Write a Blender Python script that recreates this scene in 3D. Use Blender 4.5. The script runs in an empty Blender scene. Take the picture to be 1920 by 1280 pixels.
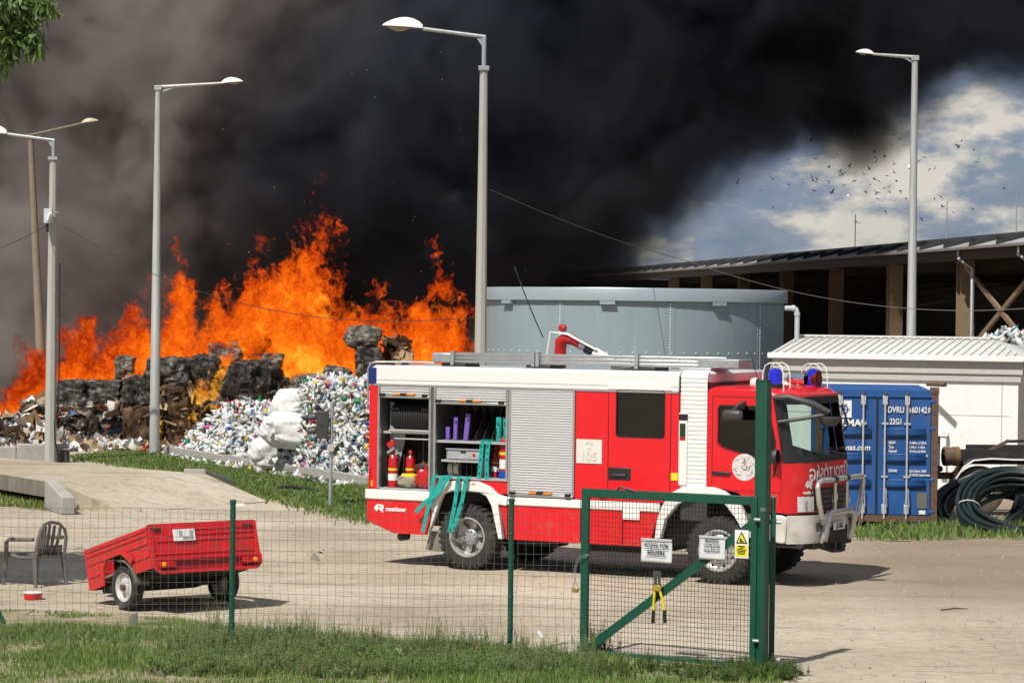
import bpy, bmesh, math, random
import numpy as np
from mathutils import Vector, Matrix, noise as mnoise
from mathutils.geometry import tessellate_polygon

random.seed(7); rng = np.random.default_rng(7)
PI = math.pi
SC = bpy.context.scene
COL = SC.collection

# ---------------------------------------------------------------- camera
F, ROLL, CZ = 5200.0, 0.012, 4.3           # focal length in photo pixels (1920 wide)
PITCH = math.atan(55 / F)
def ray(px, py):
    u, v = px - 960, 640 - py
    X = u * math.cos(ROLL) - v * math.sin(ROLL); Z = u * math.sin(ROLL) + v * math.cos(ROLL)
    return Vector((X, F * math.cos(PITCH) + Z * math.sin(PITCH), -F * math.sin(PITCH) + Z * math.cos(PITCH)))
CAM = Vector((0, 0, CZ))
def gnd(px, py, z=0.0):
    d = ray(px, py); return CAM + d * ((z - CZ) / d.z)
def at(px, py, y):
    d = ray(px, py); return CAM + d * (y / d.y)
cd = bpy.data.cameras.new('camera'); cam = bpy.data.objects.new('camera', cd); COL.objects.link(cam)
cd.sensor_width = 36; cd.lens = F / 1920 * 36; cd.clip_start = 0.5; cd.clip_end = 6000
fwd = Vector((0, math.cos(PITCH), -math.sin(PITCH))); up0 = Vector((0, math.sin(PITCH), math.cos(PITCH))); rt0 = Vector((1, 0, 0))
rt = rt0 * math.cos(ROLL) + up0 * math.sin(ROLL); up = -rt0 * math.sin(ROLL) + up0 * math.cos(ROLL)
cam.matrix_world = Matrix(((rt.x, up.x, -fwd.x, 0), (rt.y, up.y, -fwd.y, 0), (rt.z, up.z, -fwd.z, CZ), (0, 0, 0, 1)))
SC.camera = cam

# ---------------------------------------------------------------- sky, sun, exposure
SUN = Vector((-0.37, -0.62, 1.0)).normalized()
w = bpy.data.worlds.new('World'); SC.world = w; w.use_nodes = True
nt = w.node_tree; nt.nodes.clear()
def N(t, k, **kw):
    n = t.nodes.new(k)
    for a, b in kw.items():
        if a.startswith('i_'):
            key = a[2:]; n.inputs[int(key) if key.isdigit() else key.replace('_', ' ')].default_value = b
        else: setattr(n, a, b)
    return n
def ramp(t, stops, interp='LINEAR'):
    r = t.nodes.new('ShaderNodeValToRGB'); r.color_ramp.interpolation = interp
    e = r.color_ramp.elements
    while len(e) < len(stops): e.new(0.5)
    for i, (p, c) in enumerate(stops):
        e[i].position = p; e[i].color = (c, c, c, 1) if isinstance(c, (int, float)) else (*c, 1)
    return r
sky = N(nt, 'ShaderNodeTexSky', sky_type='NISHITA', sun_disc=False, sun_elevation=math.asin(SUN.z), sun_rotation=math.atan2(SUN.x, SUN.y), altitude=150, air_density=1.0, dust_density=0.8, ozone_density=2.0)
tc = N(nt, 'ShaderNodeTexCoord'); mp = N(nt, 'ShaderNodeMapping'); mp.inputs['Scale'].default_value = (1, 1, 2.1); mp.inputs['Location'].default_value = (0.31, 0.12, 0.02)
nz = N(nt, 'ShaderNodeTexNoise', i_Scale=11.0, i_Detail=7.0, i_Roughness=0.56)
nz2 = N(nt, 'ShaderNodeTexNoise', i_Scale=17.0, i_Detail=9.0, i_Roughness=0.58)
cov = ramp(nt, [(0.43, 0.75), (0.50, 0.97), (0.58, 1.0)])
shade = ramp(nt, [(0.40, (2.5, 3.4, 5.2)), (0.52, (3.7, 4.5, 6.0)), (0.55, (5.9, 6.2, 6.6)), (0.61, (11.0, 10.4, 9.3))])
mix = N(nt, 'ShaderNodeMix', data_type='RGBA'); bg = N(nt, 'ShaderNodeBackground', i_Strength=0.064); out = N(nt, 'ShaderNodeOutputWorld')
L = nt.links.new
L(tc.outputs['Generated'], mp.inputs[0]); L(mp.outputs[0], nz.inputs['Vector']); L(mp.outputs[0], nz2.inputs['Vector'])
L(nz.outputs[0], cov.inputs[0]); L(nz2.outputs[0], shade.inputs[0])
L(cov.outputs[0], mix.inputs['Factor']); L(sky.outputs[0], mix.inputs['A']); L(shade.outputs[0], mix.inputs['B'])
L(mix.outputs['Result'], bg.inputs['Color']); L(bg.outputs[0], out.inputs['Surface'])
sd = bpy.data.lights.new('sun', 'SUN'); sd.energy = 5.0; sd.angle = math.radians(0.55); sd.color = (1.0, 0.95, 0.87)
so = bpy.data.objects.new('sun', sd); COL.objects.link(so); so.rotation_euler = SUN.to_track_quat('Z', 'Y').to_euler(); so.location = (0, 0, 60)
SC.view_settings.view_transform = 'Standard'; SC.view_settings.look = 'None'; SC.view_settings.exposure = 0.0; SC.view_settings.gamma = 1.0
SC.render.engine = 'CYCLES'
cy = SC.cycles
cy.max_bounces = 8; cy.diffuse_bounces = 2; cy.glossy_bounces = 3; cy.transmission_bounces = 4; cy.transparent_max_bounces = 24; cy.volume_bounces = 0
cy.use_adaptive_sampling = True; cy.adaptive_threshold = 0.03; cy.use_denoising = True; cy.denoiser = 'OPENIMAGEDENOISE'; cy.sample_clamp_indirect = 4.0; cy.volume_step_rate = 1.0; cy.volume_max_steps = 512
cy.caustics_reflective = False; cy.caustics_refractive = False

# ---------------------------------------------------------------- materials
def M(name, c, rough=0.5, metal=0.0, var=0.12, scale=6.0, bump=0.0, bscale=60.0, dirt=None, dirt_amt=0.0, dirt_scale=2.0, coat=0.0, spec=0.5, trans=0.0, stretch=(1, 1, 1)):
    m = bpy.data.materials.new(name); m.use_nodes = True; t = m.node_tree; p = t.nodes['Principled BSDF']; l = t.links.new
    p.inputs['Roughness'].default_value = rough; p.inputs['Metallic'].default_value = metal
    p.inputs['Coat Weight'].default_value = coat; p.inputs['Coat Roughness'].default_value = 0.08; p.inputs['Specular IOR Level'].default_value = spec
    p.inputs['Transmission Weight'].default_value = trans
    tcn = N(t, 'ShaderNodeTexCoord'); mpn = N(t, 'ShaderNodeMapping'); mpn.inputs['Scale'].default_value = stretch; l(tcn.outputs['Object'], mpn.inputs[0])
    n1 = N(t, 'ShaderNodeTexNoise', i_Scale=scale, i_Detail=6.0, i_Roughness=0.6); l(mpn.outputs[0], n1.inputs['Vector'])
    r = ramp(t, [(0.3, tuple(max(0, x * (1 - var)) for x in c)), (0.7, tuple(min(1, x * (1 + var)) for x in c))]); l(n1.outputs[0], r.inputs[0])
    last = r.outputs[0]
    if dirt:
        n2 = N(t, 'ShaderNodeTexNoise', i_Scale=dirt_scale, i_Detail=9.0, i_Roughness=0.68); l(mpn.outputs[0], n2.inputs['Vector'])
        r2 = ramp(t, [(0.62 - 0.3 * dirt_amt, 0.0), (0.82 - 0.25 * dirt_amt, min(1, 0.35 + dirt_amt))]); l(n2.outputs[0], r2.inputs[0])
        mx = N(t, 'ShaderNodeMix', data_type='RGBA'); mx.inputs['B'].default_value = (*dirt, 1)
        l(r2.outputs[0], mx.inputs['Factor']); l(last, mx.inputs['A']); last = mx.outputs['Result']
    l(last, p.inputs['Base Color'])
    if bump:
        n3 = N(t, 'ShaderNodeTexNoise', i_Scale=bscale, i_Detail=5.0); l(mpn.outputs[0], n3.inputs['Vector'])
        b = N(t, 'ShaderNodeBump', i_Strength=bump, i_Distance=0.03); l(n3.outputs[0], b.inputs['Height']); l(b.outputs[0], p.inputs['Normal'])
    return m
def MA(name, rough=0.5, trans=0.0, gain=1.0, bump=0.0):          # colour from the per-piece attribute 'tint'
    m = bpy.data.materials.new(name); m.use_nodes = True; t = m.node_tree; p = t.nodes['Principled BSDF']; l = t.links.new
    a = N(t, 'ShaderNodeAttribute', attribute_name='tint'); p.inputs['Roughness'].default_value = rough
    n1 = N(t, 'ShaderNodeTexNoise', i_Scale=9.0, i_Detail=5.0); tcn = N(t, 'ShaderNodeTexCoord'); l(tcn.outputs['Object'], n1.inputs['Vector'])
    mx = N(t, 'ShaderNodeMix', data_type='RGBA', blend_type='MULTIPLY', i_Factor=1.0); r = ramp(t, [(0.3, 0.78 * gain), (0.7, 1.0 * gain)])
    l(n1.outputs[0], r.inputs[0]); l(a.outputs['Color'], mx.inputs['A']); l(r.outputs[0], mx.inputs['B']); l(mx.outputs['Result'], p.inputs['Base Color'])
    if trans:
        tr = N(t, 'ShaderNodeBsdfTranslucent'); ms = N(t, 'ShaderNodeMixShader', i_0=trans); o = t.nodes['Material Output']
        l(mx.outputs['Result'], tr.inputs[0]); l(p.outputs[0], ms.inputs[1]); l(tr.outputs[0], ms.inputs[2]); l(ms.outputs[0], o.inputs['Surface'])
    return m
def glassmat(name, tint, alpha, rough=0.03):
    m = bpy.data.materials.new(name); m.use_nodes = True; t = m.node_tree; t.nodes.clear(); l = t.links.new
    tr = N(t, 'ShaderNodeBsdfTransparent'); tr.inputs[0].default_value = (*tint, 1)
    gl = N(t, 'ShaderNodeBsdfGlossy', i_Roughness=rough); fr = N(t, 'ShaderNodeFresnel', i_IOR=1.5); ma = N(t, 'ShaderNodeMath', operation='ADD', i_1=alpha); ms = N(t, 'ShaderNodeMixShader'); o = N(t, 'ShaderNodeOutputMaterial')
    l(fr.outputs[0], ma.inputs[0]); l(ma.outputs[0], ms.inputs[0]); l(tr.outputs[0], ms.inputs[1]); l(gl.outputs[0], ms.inputs[2]); l(ms.outputs[0], o.inputs['Surface'])
    return m
RED = M('truck_red', (0.72, 0.008, 0.016), 0.32, var=0.05, scale=2, coat=0.4, dirt=(0.45, 0.03, 0.025), dirt_amt=0.08, dirt_scale=1.4)
RED2 = M('dusty_red', (0.70, 0.010, 0.016), 0.4, var=0.06, scale=2, coat=0.2, dirt=(0.36, 0.14, 0.09), dirt_amt=0.3, dirt_scale=2.2)
TRED = M('trailer_red', (0.62, 0.009, 0.012), 0.42, var=0.08, scale=3, dirt=(0.14, 0.05, 0.035), dirt_amt=0.38, dirt_scale=5, coat=0.2)
WHITE = M('truck_white', (0.80, 0.79, 0.76), 0.35, var=0.03, dirt=(0.5, 0.46, 0.40), dirt_amt=0.12, dirt_scale=1.8, coat=0.3)
DIRTYWHITE = M('dusty_white', (0.66, 0.64, 0.58), 0.5, var=0.06, dirt=(0.36, 0.31, 0.24), dirt_amt=0.4, dirt_scale=2.5)
ALU = M('aluminium', (0.60, 0.61, 0.62), 0.36, 0.85, var=0.08, scale=4, dirt=(0.33, 0.32, 0.30), dirt_amt=0.2, dirt_scale=6)
ALUM = M('matt_aluminium', (0.52, 0.53, 0.54), 0.5, 0.45, var=0.06, scale=3, stretch=(1, 1, 6))
CHROME = M('chrome', (0.82, 0.82, 0.82), 0.12, 1.0, var=0.05)
STEEL = M('bull_bar_steel', (0.62, 0.62, 0.60), 0.28, 0.7, var=0.1, dirt=(0.3, 0.27, 0.22), dirt_amt=0.15)
GALV = M('galvanised_steel', (0.42, 0.45, 0.47), 0.5, 0.6, var=0.15, scale=12)
RIMG = M('rim_grey', (0.55, 0.55, 0.53), 0.38, 0.55, var=0.12, scale=6, dirt=(0.3, 0.27, 0.22), dirt_amt=0.25, dirt_scale=7)
BLACK = M('black_plastic', (0.018, 0.018, 0.019), 0.45, var=0.2)
DGREY = M('dark_grey', (0.045, 0.045, 0.047), 0.5, var=0.2)
INTER = M('locker_grey', (0.12, 0.12, 0.122), 0.55, 0.2, var=0.2, scale=3)
RUBBER = M('tyre_rubber', (0.030, 0.029, 0.028), 0.85, var=0.25, scale=4, bump=0.2, dirt=(0.17, 0.145, 0.11), dirt_amt=0.22, dirt_scale=3)
UNDER = M('underbody', (0.025, 0.024, 0.023), 0.8, var=0.3, dirt=(0.12, 0.1, 0.08), dirt_amt=0.2)
DKGLASS = glassmat('tinted_glass', (0.045, 0.05, 0.052), 0.02)
GLASS = glassmat('clear_glass', (0.80, 0.88, 0.85), 0.03)
LAMPGL = M('lamp_glass', (0.75, 0.76, 0.76), 0.08, 0.2, var=0.2, scale=30)
AMBER = M('amber_lens', (0.85, 0.28, 0.01), 0.15, var=0.15)
REDLENS = M('red_lens', (0.5, 0.006, 0.008), 0.15, var=0.15)
BLUELENS = M('blue_lens', (0.010, 0.018, 0.62), 0.08, var=0.25, scale=25, coat=1.0)
NAVY = M('navy_strip', (0.012, 0.03, 0.17), 0.35)
TEAL = M('teal_webbing', (0.005, 0.34, 0.30), 0.65, var=0.12, scale=20)
PURPLE = M('purple_webbing', (0.17, 0.09, 0.42), 0.65, var=0.12, scale=20)
YEL = M('yellow_paint', (0.82, 0.62, 0.02), 0.45, var=0.08)
ORANGE = M('orange_grip', (0.80, 0.26, 0.01), 0.45)
BLUEP = M('blue_paint', (0.01, 0.06, 0.42), 0.4)
LET = M('white_lettering', (0.82, 0.82, 0.80), 0.5, var=0.05)
BLET = M('black_lettering', (0.012, 0.012, 0.012), 0.6)
PALELET = M('pale_lettering', (0.62, 0.58, 0.54), 0.5, var=0.05)
PAPER = M('paper', (0.68, 0.69, 0.72), 0.55, var=0.08, scale=9)
GREEN = M('gate_green', (0.008, 0.075, 0.045), 0.42, var=0.1, scale=5, dirt=(0.05, 0.13, 0.1), dirt_amt=0.15)
WIRE = M('wire', (0.17, 0.18, 0.17), 0.6, 0.1, var=0.2)
WIREG = M('gate_wire', (0.035, 0.038, 0.034), 0.6, 0.2, var=0.3)
CONC = M('concrete', (0.36, 0.35, 0.32), 0.88, var=0.14, scale=2.5, bump=0.35, dirt=(0.15, 0.14, 0.125), dirt_amt=0.25, dirt_scale=1.6)
CONCP = M('pole_concrete', (0.40, 0.40, 0.365), 0.85, var=0.1, scale=3, bump=0.25, dirt=(0.22, 0.21, 0.19), dirt_amt=0.3, dirt_scale=3, stretch=(3, 3, 0.35))
POLEST = M('pole_steel', (0.42, 0.43, 0.42), 0.55, 0.3, var=0.12, scale=5, stretch=(3, 3, 0.3))
POLEHAZE = M('pole_haze_brown', (0.20, 0.155, 0.115), 0.7, var=0.12)  # brown haze and shade of the smoke put into the pole colour
LUM = M('luminaire_white', (0.80, 0.80, 0.78), 0.35, var=0.05, dirt=(0.42, 0.4, 0.36), dirt_amt=0.2, stretch=(9, 9, 1.5), dirt_scale=2)
AMBGL = M('luminaire_bowl', (0.28, 0.22, 0.12), 0.2, var=0.1)
TANK = M('tank_blue_grey', (0.25, 0.32, 0.345), 0.42, var=0.06, scale=1.2, dirt=(0.40, 0.46, 0.48), dirt_amt=0.22, dirt_scale=2.2, stretch=(2.2, 2.2, 0.12))
TANKRIM = M('tank_rim', (0.36, 0.42, 0.45), 0.38, 0.3, var=0.06, scale=2)
WALLW = M('white_panel_wall', (0.84, 0.85, 0.83), 0.55, var=0.03, dirt=(0.6, 0.59, 0.53), dirt_amt=0.15, dirt_scale=1.0)
ROOFW = M('roof_sheet', (0.60, 0.61, 0.57), 0.5, var=0.08, scale=1.2, dirt=(0.33, 0.32, 0.28), dirt_amt=0.22, dirt_scale=1.2)
SOFFIT = M('soffit_grey', (0.50, 0.50, 0.46), 0.6, var=0.06)
CBLUE = M('container_blue', (0.014, 0.09, 0.30), 0.5, var=0.18, scale=1.5, dirt=(0.085, 0.075, 0.08), dirt_amt=0.34, dirt_scale=3, stretch=(1, 1, 0.5))
RUST = M('rusty_steel', (0.13, 0.075, 0.05), 0.8, var=0.35, scale=9, dirt=(0.05, 0.05, 0.06), dirt_amt=0.4, dirt_scale=4)
ROD = M('lock_rod', (0.60, 0.62, 0.64), 0.4, 0.4, var=0.12, dirt=(0.25, 0.16, 0.1), dirt_amt=0.15, dirt_scale=6)
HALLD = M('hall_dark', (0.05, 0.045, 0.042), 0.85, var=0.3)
HALLROOF = M('hall_roof', (0.14, 0.14, 0.145), 0.7, var=0.2, scale=0.6)
HALLC = M('hall_column', (0.24, 0.17, 0.105), 0.75, var=0.12, dirt=(0.2, 0.13, 0.08), dirt_amt=0.2)
HOSE = M('black_pipe', (0.012, 0.014, 0.015), 0.32, var=0.2)
HOSEG = M('green_pipe', (0.010, 0.020, 0.019), 0.34, var=0.2)
CHAIRM = M('chair_plastic', (0.15, 0.13, 0.125), 0.5, var=0.15, scale=6)
OSB = M('chipboard', (0.42, 0.33, 0.20), 0.8, var=0.3, scale=30)
BARK = M('bark', (0.10, 0.075, 0.05), 0.9, var=0.3, bump=0.6)
BIRD = M('bird_grey', (0.07, 0.07, 0.075), 0.8, var=0.3)
BIRDW = M('bird_white', (0.75, 0.75, 0.74), 0.8, var=0.1)
BAG = M('woven_bag', (0.70, 0.70, 0.69), 0.5, var=0.06, bump=0.9, bscale=9, dirt=(0.5, 0.47, 0.42), dirt_amt=0.1)

# ---------------------------------------------------------------- mesh helpers
class MB:
    def __init__(s): s.v = []; s.f = []
    def add(s, vs, fs):
        o = len(s.v); s.v += [tuple(v) for v in vs]; s.f += [tuple(i + o for i in f) for f in fs]; return s
    def box(s, x0, x1, y0, y1, z0, z1, M4=None):
        vs = [Vector((x, y, z)) for x in (x0, x1) for y in (y0, y1) for z in (z0, z1)]
        if M4: vs = [M4 @ v for v in vs]
        return s.add(vs, [(0, 1, 3, 2), (4, 6, 7, 5), (0, 4, 5, 1), (2, 3, 7, 6), (0, 2, 6, 4), (1, 5, 7, 3)])
    def beam(s, p, q, a, b, upv=(0, 0, 1)):                      # rectangular bar from p to q, a across, b along up
        p, q = Vector(p), Vector(q); d = (q - p).normalized(); u = Vector(upv)
        sd_ = d.cross(u)
        if sd_.length < 1e-4: sd_ = d.cross(Vector((1, 0, 0)))
        sd_.normalize(); u = sd_.cross(d).normalized()
        vs = [e + sd_ * (i * a / 2) + u * (j * b / 2) for e in (p, q) for i, j in ((-1, -1), (1, -1), (1, 1), (-1, 1))]
        return s.add(vs, [(3, 2, 1, 0), (4, 5, 6, 7), (0, 1, 5, 4), (1, 2, 6, 5), (2, 3, 7, 6), (3, 0, 4, 7)])
    def tube(s, pts, r, n=8, closed=False, caps=True):
        pts = [Vector(p) for p in pts]; m = len(pts); rs = r if isinstance(r, (list, tuple)) else [r] * m
        rings = []; prev = None
        for i, p in enumerate(pts):
            a = pts[(i - 1) % m] if (closed or i > 0) else p; b = pts[(i + 1) % m] if (closed or i < m - 1) else p
            d = (b - a).normalized() if (b - a).length > 1e-9 else Vector((0, 0, 1))
            if prev is None:
                u = d.orthogonal().normalized()
            else:
                u = prev - d * prev.dot(d)
                u = u.normalized() if u.length > 1e-6 else d.orthogonal().normalized()
            prev = u; w_ = d.cross(u)
            rings.append([p + (u * math.cos(2 * PI * k / n) + w_ * math.sin(2 * PI * k / n)) * rs[i] for k in range(n)])
        o = len(s.v); s.v += [tuple(v) for rg in rings for v in rg]
        for i in range(m if closed else m - 1):
            for k in range(n):
                a, b = o + i * n + k, o + i * n + (k + 1) % n; c, d = o + ((i + 1) % m) * n + (k + 1) % n, o + ((i + 1) % m) * n + k
                s.f.append((a, b, c, d))
        if caps and not closed:
            s.f.append(tuple(o + k for k in range(n - 1, -1, -1))); s.f.append(tuple(o + (m - 1) * n + k for k in range(n)))
        return s
    def cyl(s, p, q, r, n=12, r2=None): return s.tube([p, q], [r, r if r2 is None else r2], n)
    def lathe(s, prof, c, axis='y', n=32, close=False):           # prof: (radius, offset along axis)
        c = Vector(c); o = len(s.v); m = len(prof)
        for r_, h in prof:
            for k in range(n):
                a = 2 * PI * k / n; x, y = r_ * math.cos(a), r_ * math.sin(a)
                s.v.append(tuple(c + (Vector((x, h, y)) if axis == 'y' else Vector((x, y, h)) if axis == 'z' else Vector((h, x, y)))))
        for i in range(m if close else m - 1):
            for k in range(n):
                s.f.append((o + i * n + k, o + i * n + (k + 1) % n, o + ((i + 1) % m) * n + (k + 1) % n, o + ((i + 1) % m) * n + k))
        return s
    def panel(s, outer, holes=(), d0=0.0, d1=0.04, mapf=None):    # flat plate with holes, (a, b) outline between depths d0 and d1
        mapf = mapf or (lambda a, b, d: (a, d, b))
        loops = [[Vector((a, b, 0)) for a, b in outer]] + [[Vector((a, b, 0)) for a, b in h] for h in holes]
        flat = [p for lp in loops for p in lp]; tris = tessellate_polygon(loops); n = len(flat); o = len(s.v)
        s.v += [tuple(mapf(p.x, p.y, d0)) for p in flat] + [tuple(mapf(p.x, p.y, d1)) for p in flat]
        for t_ in tris: s.f.append(tuple(o + i for i in t_)); s.f.append(tuple(o + n + i for i in reversed(t_)))
        k = 0
        for lp in loops:
            m = len(lp)
            for i in range(m): a, b = o + k + i, o + k + (i + 1) % m; s.f.append((a, b, b + n, a + n))
            k += m
        return s
    def grid(s, fn, nu, nv):
        o = len(s.v)
        for i in range(nu + 1):
            for j in range(nv + 1): s.v.append(tuple(fn(i / nu, j / nv)))
        for i in range(nu):
            for j in range(nv):
                a = o + i * (nv + 1) + j; s.f.append((a, a + nv + 1, a + nv + 2, a + 1))
        return s
    def mesh(s, name, mat, smooth=True, ang=0.7):
        me = bpy.data.meshes.new(name); me.from_pydata(s.v, [], s.f)
        bm = bmesh.new(); bm.from_mesh(me); bmesh.ops.recalc_face_normals(bm, faces=bm.faces); bm.to_mesh(me); bm.free()
        if smooth:
            me.polygons.foreach_set('use_smooth', [True] * len(me.polygons)); me.set_sharp_from_angle(angle=ang)
        if mat: me.materials.append(mat)
        me.update(); return me
    def build(s, name, mat, parent=None, smooth=True, bevel=0.0, ang=0.7, solid=0.0):
        return obj(name, s.mesh(name, mat, smooth, ang), parent, bevel, solid)
def obj(name, me, parent=None, bevel=0.0, solid=0.0):
    o = bpy.data.objects.new(name, me); COL.objects.link(o)
    if parent is not None: o.parent = parent
    if solid:
        md = o.modifiers.new('solid', 'SOLIDIFY'); md.thickness = solid
    if bevel:
        md = o.modifiers.new('bevel', 'BEVEL'); md.width = bevel; md.segments = 2; md.limit_method = 'ANGLE'; md.angle_limit = 0.6; md.harden_normals = False
    return o
def tag(o, label=None, cat=None, group=None, kind=None):
    if label: o['label'] = label
    if cat: o['category'] = cat
    if group: o['group'] = group
    if kind: o['kind'] = kind
    return o
def thing(name, label, cat, loc=(0, 0, 0), rz=0.0, group=None, rot=None):
    o = bpy.data.objects.new(name, None); COL.objects.link(o); o.location = loc; o.rotation_euler = rot or (0, 0, rz); o.empty_display_size = 0.2
    return tag(o, label, cat, group)
def copy_tree(o, parent=None):
    c = o.copy(); COL.objects.link(c); c.parent = parent
    for ch in o.children: copy_tree(ch, c)
    return c
def npmesh(name, V, T, mat, tint=None, smooth=False):             # triangle soup from arrays
    me = bpy.data.meshes.new(name); V = np.asarray(V, dtype=np.float32); T = np.asarray(T, dtype=np.int32)
    me.vertices.add(len(V)); me.vertices.foreach_set('co', V.ravel()); me.loops.add(T.size); me.loops.foreach_set('vertex_index', T.ravel())
    me.polygons.add(len(T)); me.polygons.foreach_set('loop_start', np.arange(0, T.size, 3, dtype=np.int32)); me.polygons.foreach_set('loop_total', np.full(len(T), 3, dtype=np.int32))
    if smooth: me.polygons.foreach_set('use_smooth', np.ones(len(T), dtype=bool))
    me.update(calc_edges=True)
    if tint is not None:
        a = me.attributes.new('tint', 'FLOAT_COLOR', 'POINT'); c = np.ones((len(V), 4), dtype=np.float32); c[:, :3] = tint; a.data.foreach_set('color', c.ravel())
    me.materials.append(mat); me.validate(); return me
def textmesh(txt, size, mat, ax=1.0, bold=0.0, ext=0.002, align='CENTER', shear=0.0):
    cu = bpy.data.curves.new('t', 'FONT'); cu.body = txt; cu.size = size; cu.align_x = align; cu.align_y = 'CENTER'; cu.offset = bold * size; cu.extrude = ext; cu.shear = shear; cu.resolution_u = 3
    to = bpy.data.objects.new('t', cu); COL.objects.link(to); bpy.context.view_layer.update()
    me = bpy.data.meshes.new_from_object(to.evaluated_get(bpy.context.evaluated_depsgraph_get())); bpy.data.objects.remove(to); bpy.data.curves.remove(cu)
    if ax != 1.0:
        for v in me.vertices: v.co.x *= ax
    me.materials.clear(); me.materials.append(mat); return me
def text(txt, size, mat, parent, M4, ax=1.0, bold=0.0, name='lettering', align='CENTER', shear=0.0, ext=0.002):
    o = obj(name, textmesh(txt, size, mat, ax, bold, ext, align, shear), parent); o.matrix_local = M4; return o
def face_side(x, y, z, mirror=False):                             # lettering on a surface that faces -y (x to the right, z up)
    m = Matrix(((1, 0, 0, x), (0, 0, -1, y), (0, 1, 0, z), (0, 0, 0, 1)))
    return m @ Matrix.Diagonal((-1, 1, 1, 1)) if mirror else m
def arc(cx, cz, r, a0, a1, n=16, rz=None):
    rz = rz or r
    return [(cx + r * math.cos(a0 + (a1 - a0) * i / n), cz + rz * math.sin(a0 + (a1 - a0) * i / n)) for i in range(n + 1)]
def rrect(x0, x1, z0, z1, r, n=4):
    return arc(x1 - r, z1 - r, r, 0, PI / 2, n) + arc(x0 + r, z1 - r, r, PI / 2, PI, n) + arc(x0 + r, z0 + r, r, PI, 1.5 * PI, n) + arc(x1 - r, z0 + r, r, 1.5 * PI, 2 * PI, n)
def fbm(p, o=4): return mnoise.fractal(Vector(p), 1.0, 2.0, o)
# ================================================================= the ground
def ground_mat():
    m = bpy.data.materials.new('dry_dirt'); m.use_nodes = True; t = m.node_tree; p = t.nodes['Principled BSDF']; l = t.links.new
    p.inputs['Roughness'].default_value = 0.95; p.inputs['Specular IOR Level'].default_value = 0.2
    g = N(t, 'ShaderNodeTexCoord'); gr_m = N(t, 'ShaderNodeMapping'); gr_m.inputs['Rotation'].default_value = (0.5, 0.8, 0.65); l(g.outputs['Object'], gr_m.inputs[0])
    a = N(t, 'ShaderNodeTexNoise', i_Scale=0.22, i_Detail=8.0, i_Roughness=0.6); l(g.outputs['Object'], a.inputs['Vector'])
    ra = ramp(t, [(0.32, (0.35, 0.292, 0.218)), (0.5, (0.46, 0.395, 0.302)), (0.68, (0.56, 0.49, 0.39))]); l(a.outputs[0], ra.inputs[0])
    b = N(t, 'ShaderNodeTexNoise', i_Scale=5.5, i_Detail=9.0, i_Roughness=0.74); l(gr_m.outputs[0], b.inputs['Vector'])
    rb = ramp(t, [(0.34, 0.66), (0.5, 0.98), (0.68, 1.12)]); l(b.outputs[0], rb.inputs[0])
    mx = N(t, 'ShaderNodeMix', data_type='RGBA', blend_type='MULTIPLY', i_Factor=0.85); l(ra.outputs[0], mx.inputs['A']); l(rb.outputs[0], mx.inputs['B'])
    mpn = N(t, 'ShaderNodeMapping'); mpn.inputs['Rotation'].default_value = (0, 0, 0.5); mpn.inputs['Scale'].default_value = (0.28, 2.2, 1); l(g.outputs['Object'], mpn.inputs[0])
    c = N(t, 'ShaderNodeTexNoise', i_Scale=1.1, i_Detail=6.0, i_Roughness=0.65); l(mpn.outputs[0], c.inputs['Vector'])
    rc = ramp(t, [(0.54, 0.0), (0.70, 0.7)]); l(c.outputs[0], rc.inputs[0])
    m2 = N(t, 'ShaderNodeMix', data_type='RGBA'); m2.inputs['B'].default_value = (0.215, 0.165, 0.115, 1); l(rc.outputs[0], m2.inputs['Factor']); l(mx.outputs['Result'], m2.inputs['A'])
    # browner churned soil at the right, where lorries turn
    sx = N(t, 'ShaderNodeSeparateXYZ'); l(g.outputs['Object'], sx.inputs[0])
    mr = N(t, 'ShaderNodeMapRange'); mr.inputs['To Max'].default_value = 1.35; mr.inputs['From Min'].default_value = 2.5; mr.inputs['From Max'].default_value = 7.0; l(sx.outputs['X'], mr.inputs['Value'])
    my = N(t, 'ShaderNodeMapRange'); my.inputs['From Min'].default_value = 37.0; my.inputs['From Max'].default_value = 45.0; l(sx.outputs['Y'], my.inputs['Value'])
    mm = N(t, 'ShaderNodeMath', operation='MULTIPLY'); l(mr.outputs[0], mm.inputs[0]); l(my.outputs[0], mm.inputs[1])
    mn = N(t, 'ShaderNodeMath', operation='MULTIPLY'); l(mm.outputs[0], mn.inputs[0]); l(b.outputs[0], mn.inputs[1])
    m3 = N(t, 'ShaderNodeMix', data_type='RGBA'); m3.inputs['B'].default_value = (0.20, 0.145, 0.10, 1); l(mn.outputs[0], m3.inputs['Factor']); l(m2.outputs['Result'], m3.inputs['A'])
    v = N(t, 'ShaderNodeTexVoronoi', i_Scale=7.0); l(g.outputs['Object'], v.inputs['Vector'])
    rv = ramp(t, [(0.06, 0.85), (0.10, 0.0)]); l(v.outputs['Distance'], rv.inputs[0])
    m4 = N(t, 'ShaderNodeMix', data_type='RGBA'); l(rv.outputs[0], m4.inputs['Factor']); l(m3.outputs['Result'], m4.inputs['A'])
    rcol = ramp(t, [(0.2, (0.16, 0.14, 0.115)), (0.6, (0.40, 0.36, 0.30)), (0.9, (0.58, 0.55, 0.50))]); l(v.outputs['Color'], rcol.inputs[0]); l(rcol.outputs[0], m4.inputs['B'])
    l(m4.outputs['Result'], p.inputs['Base Color'])
    bp = N(t, 'ShaderNodeBump', i_Strength=0.5, i_Distance=0.06); l(b.outputs[0], bp.inputs['Height']); l(bp.outputs[0], p.inputs['Normal'])
    return m
DIRT = ground_mat()
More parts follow.
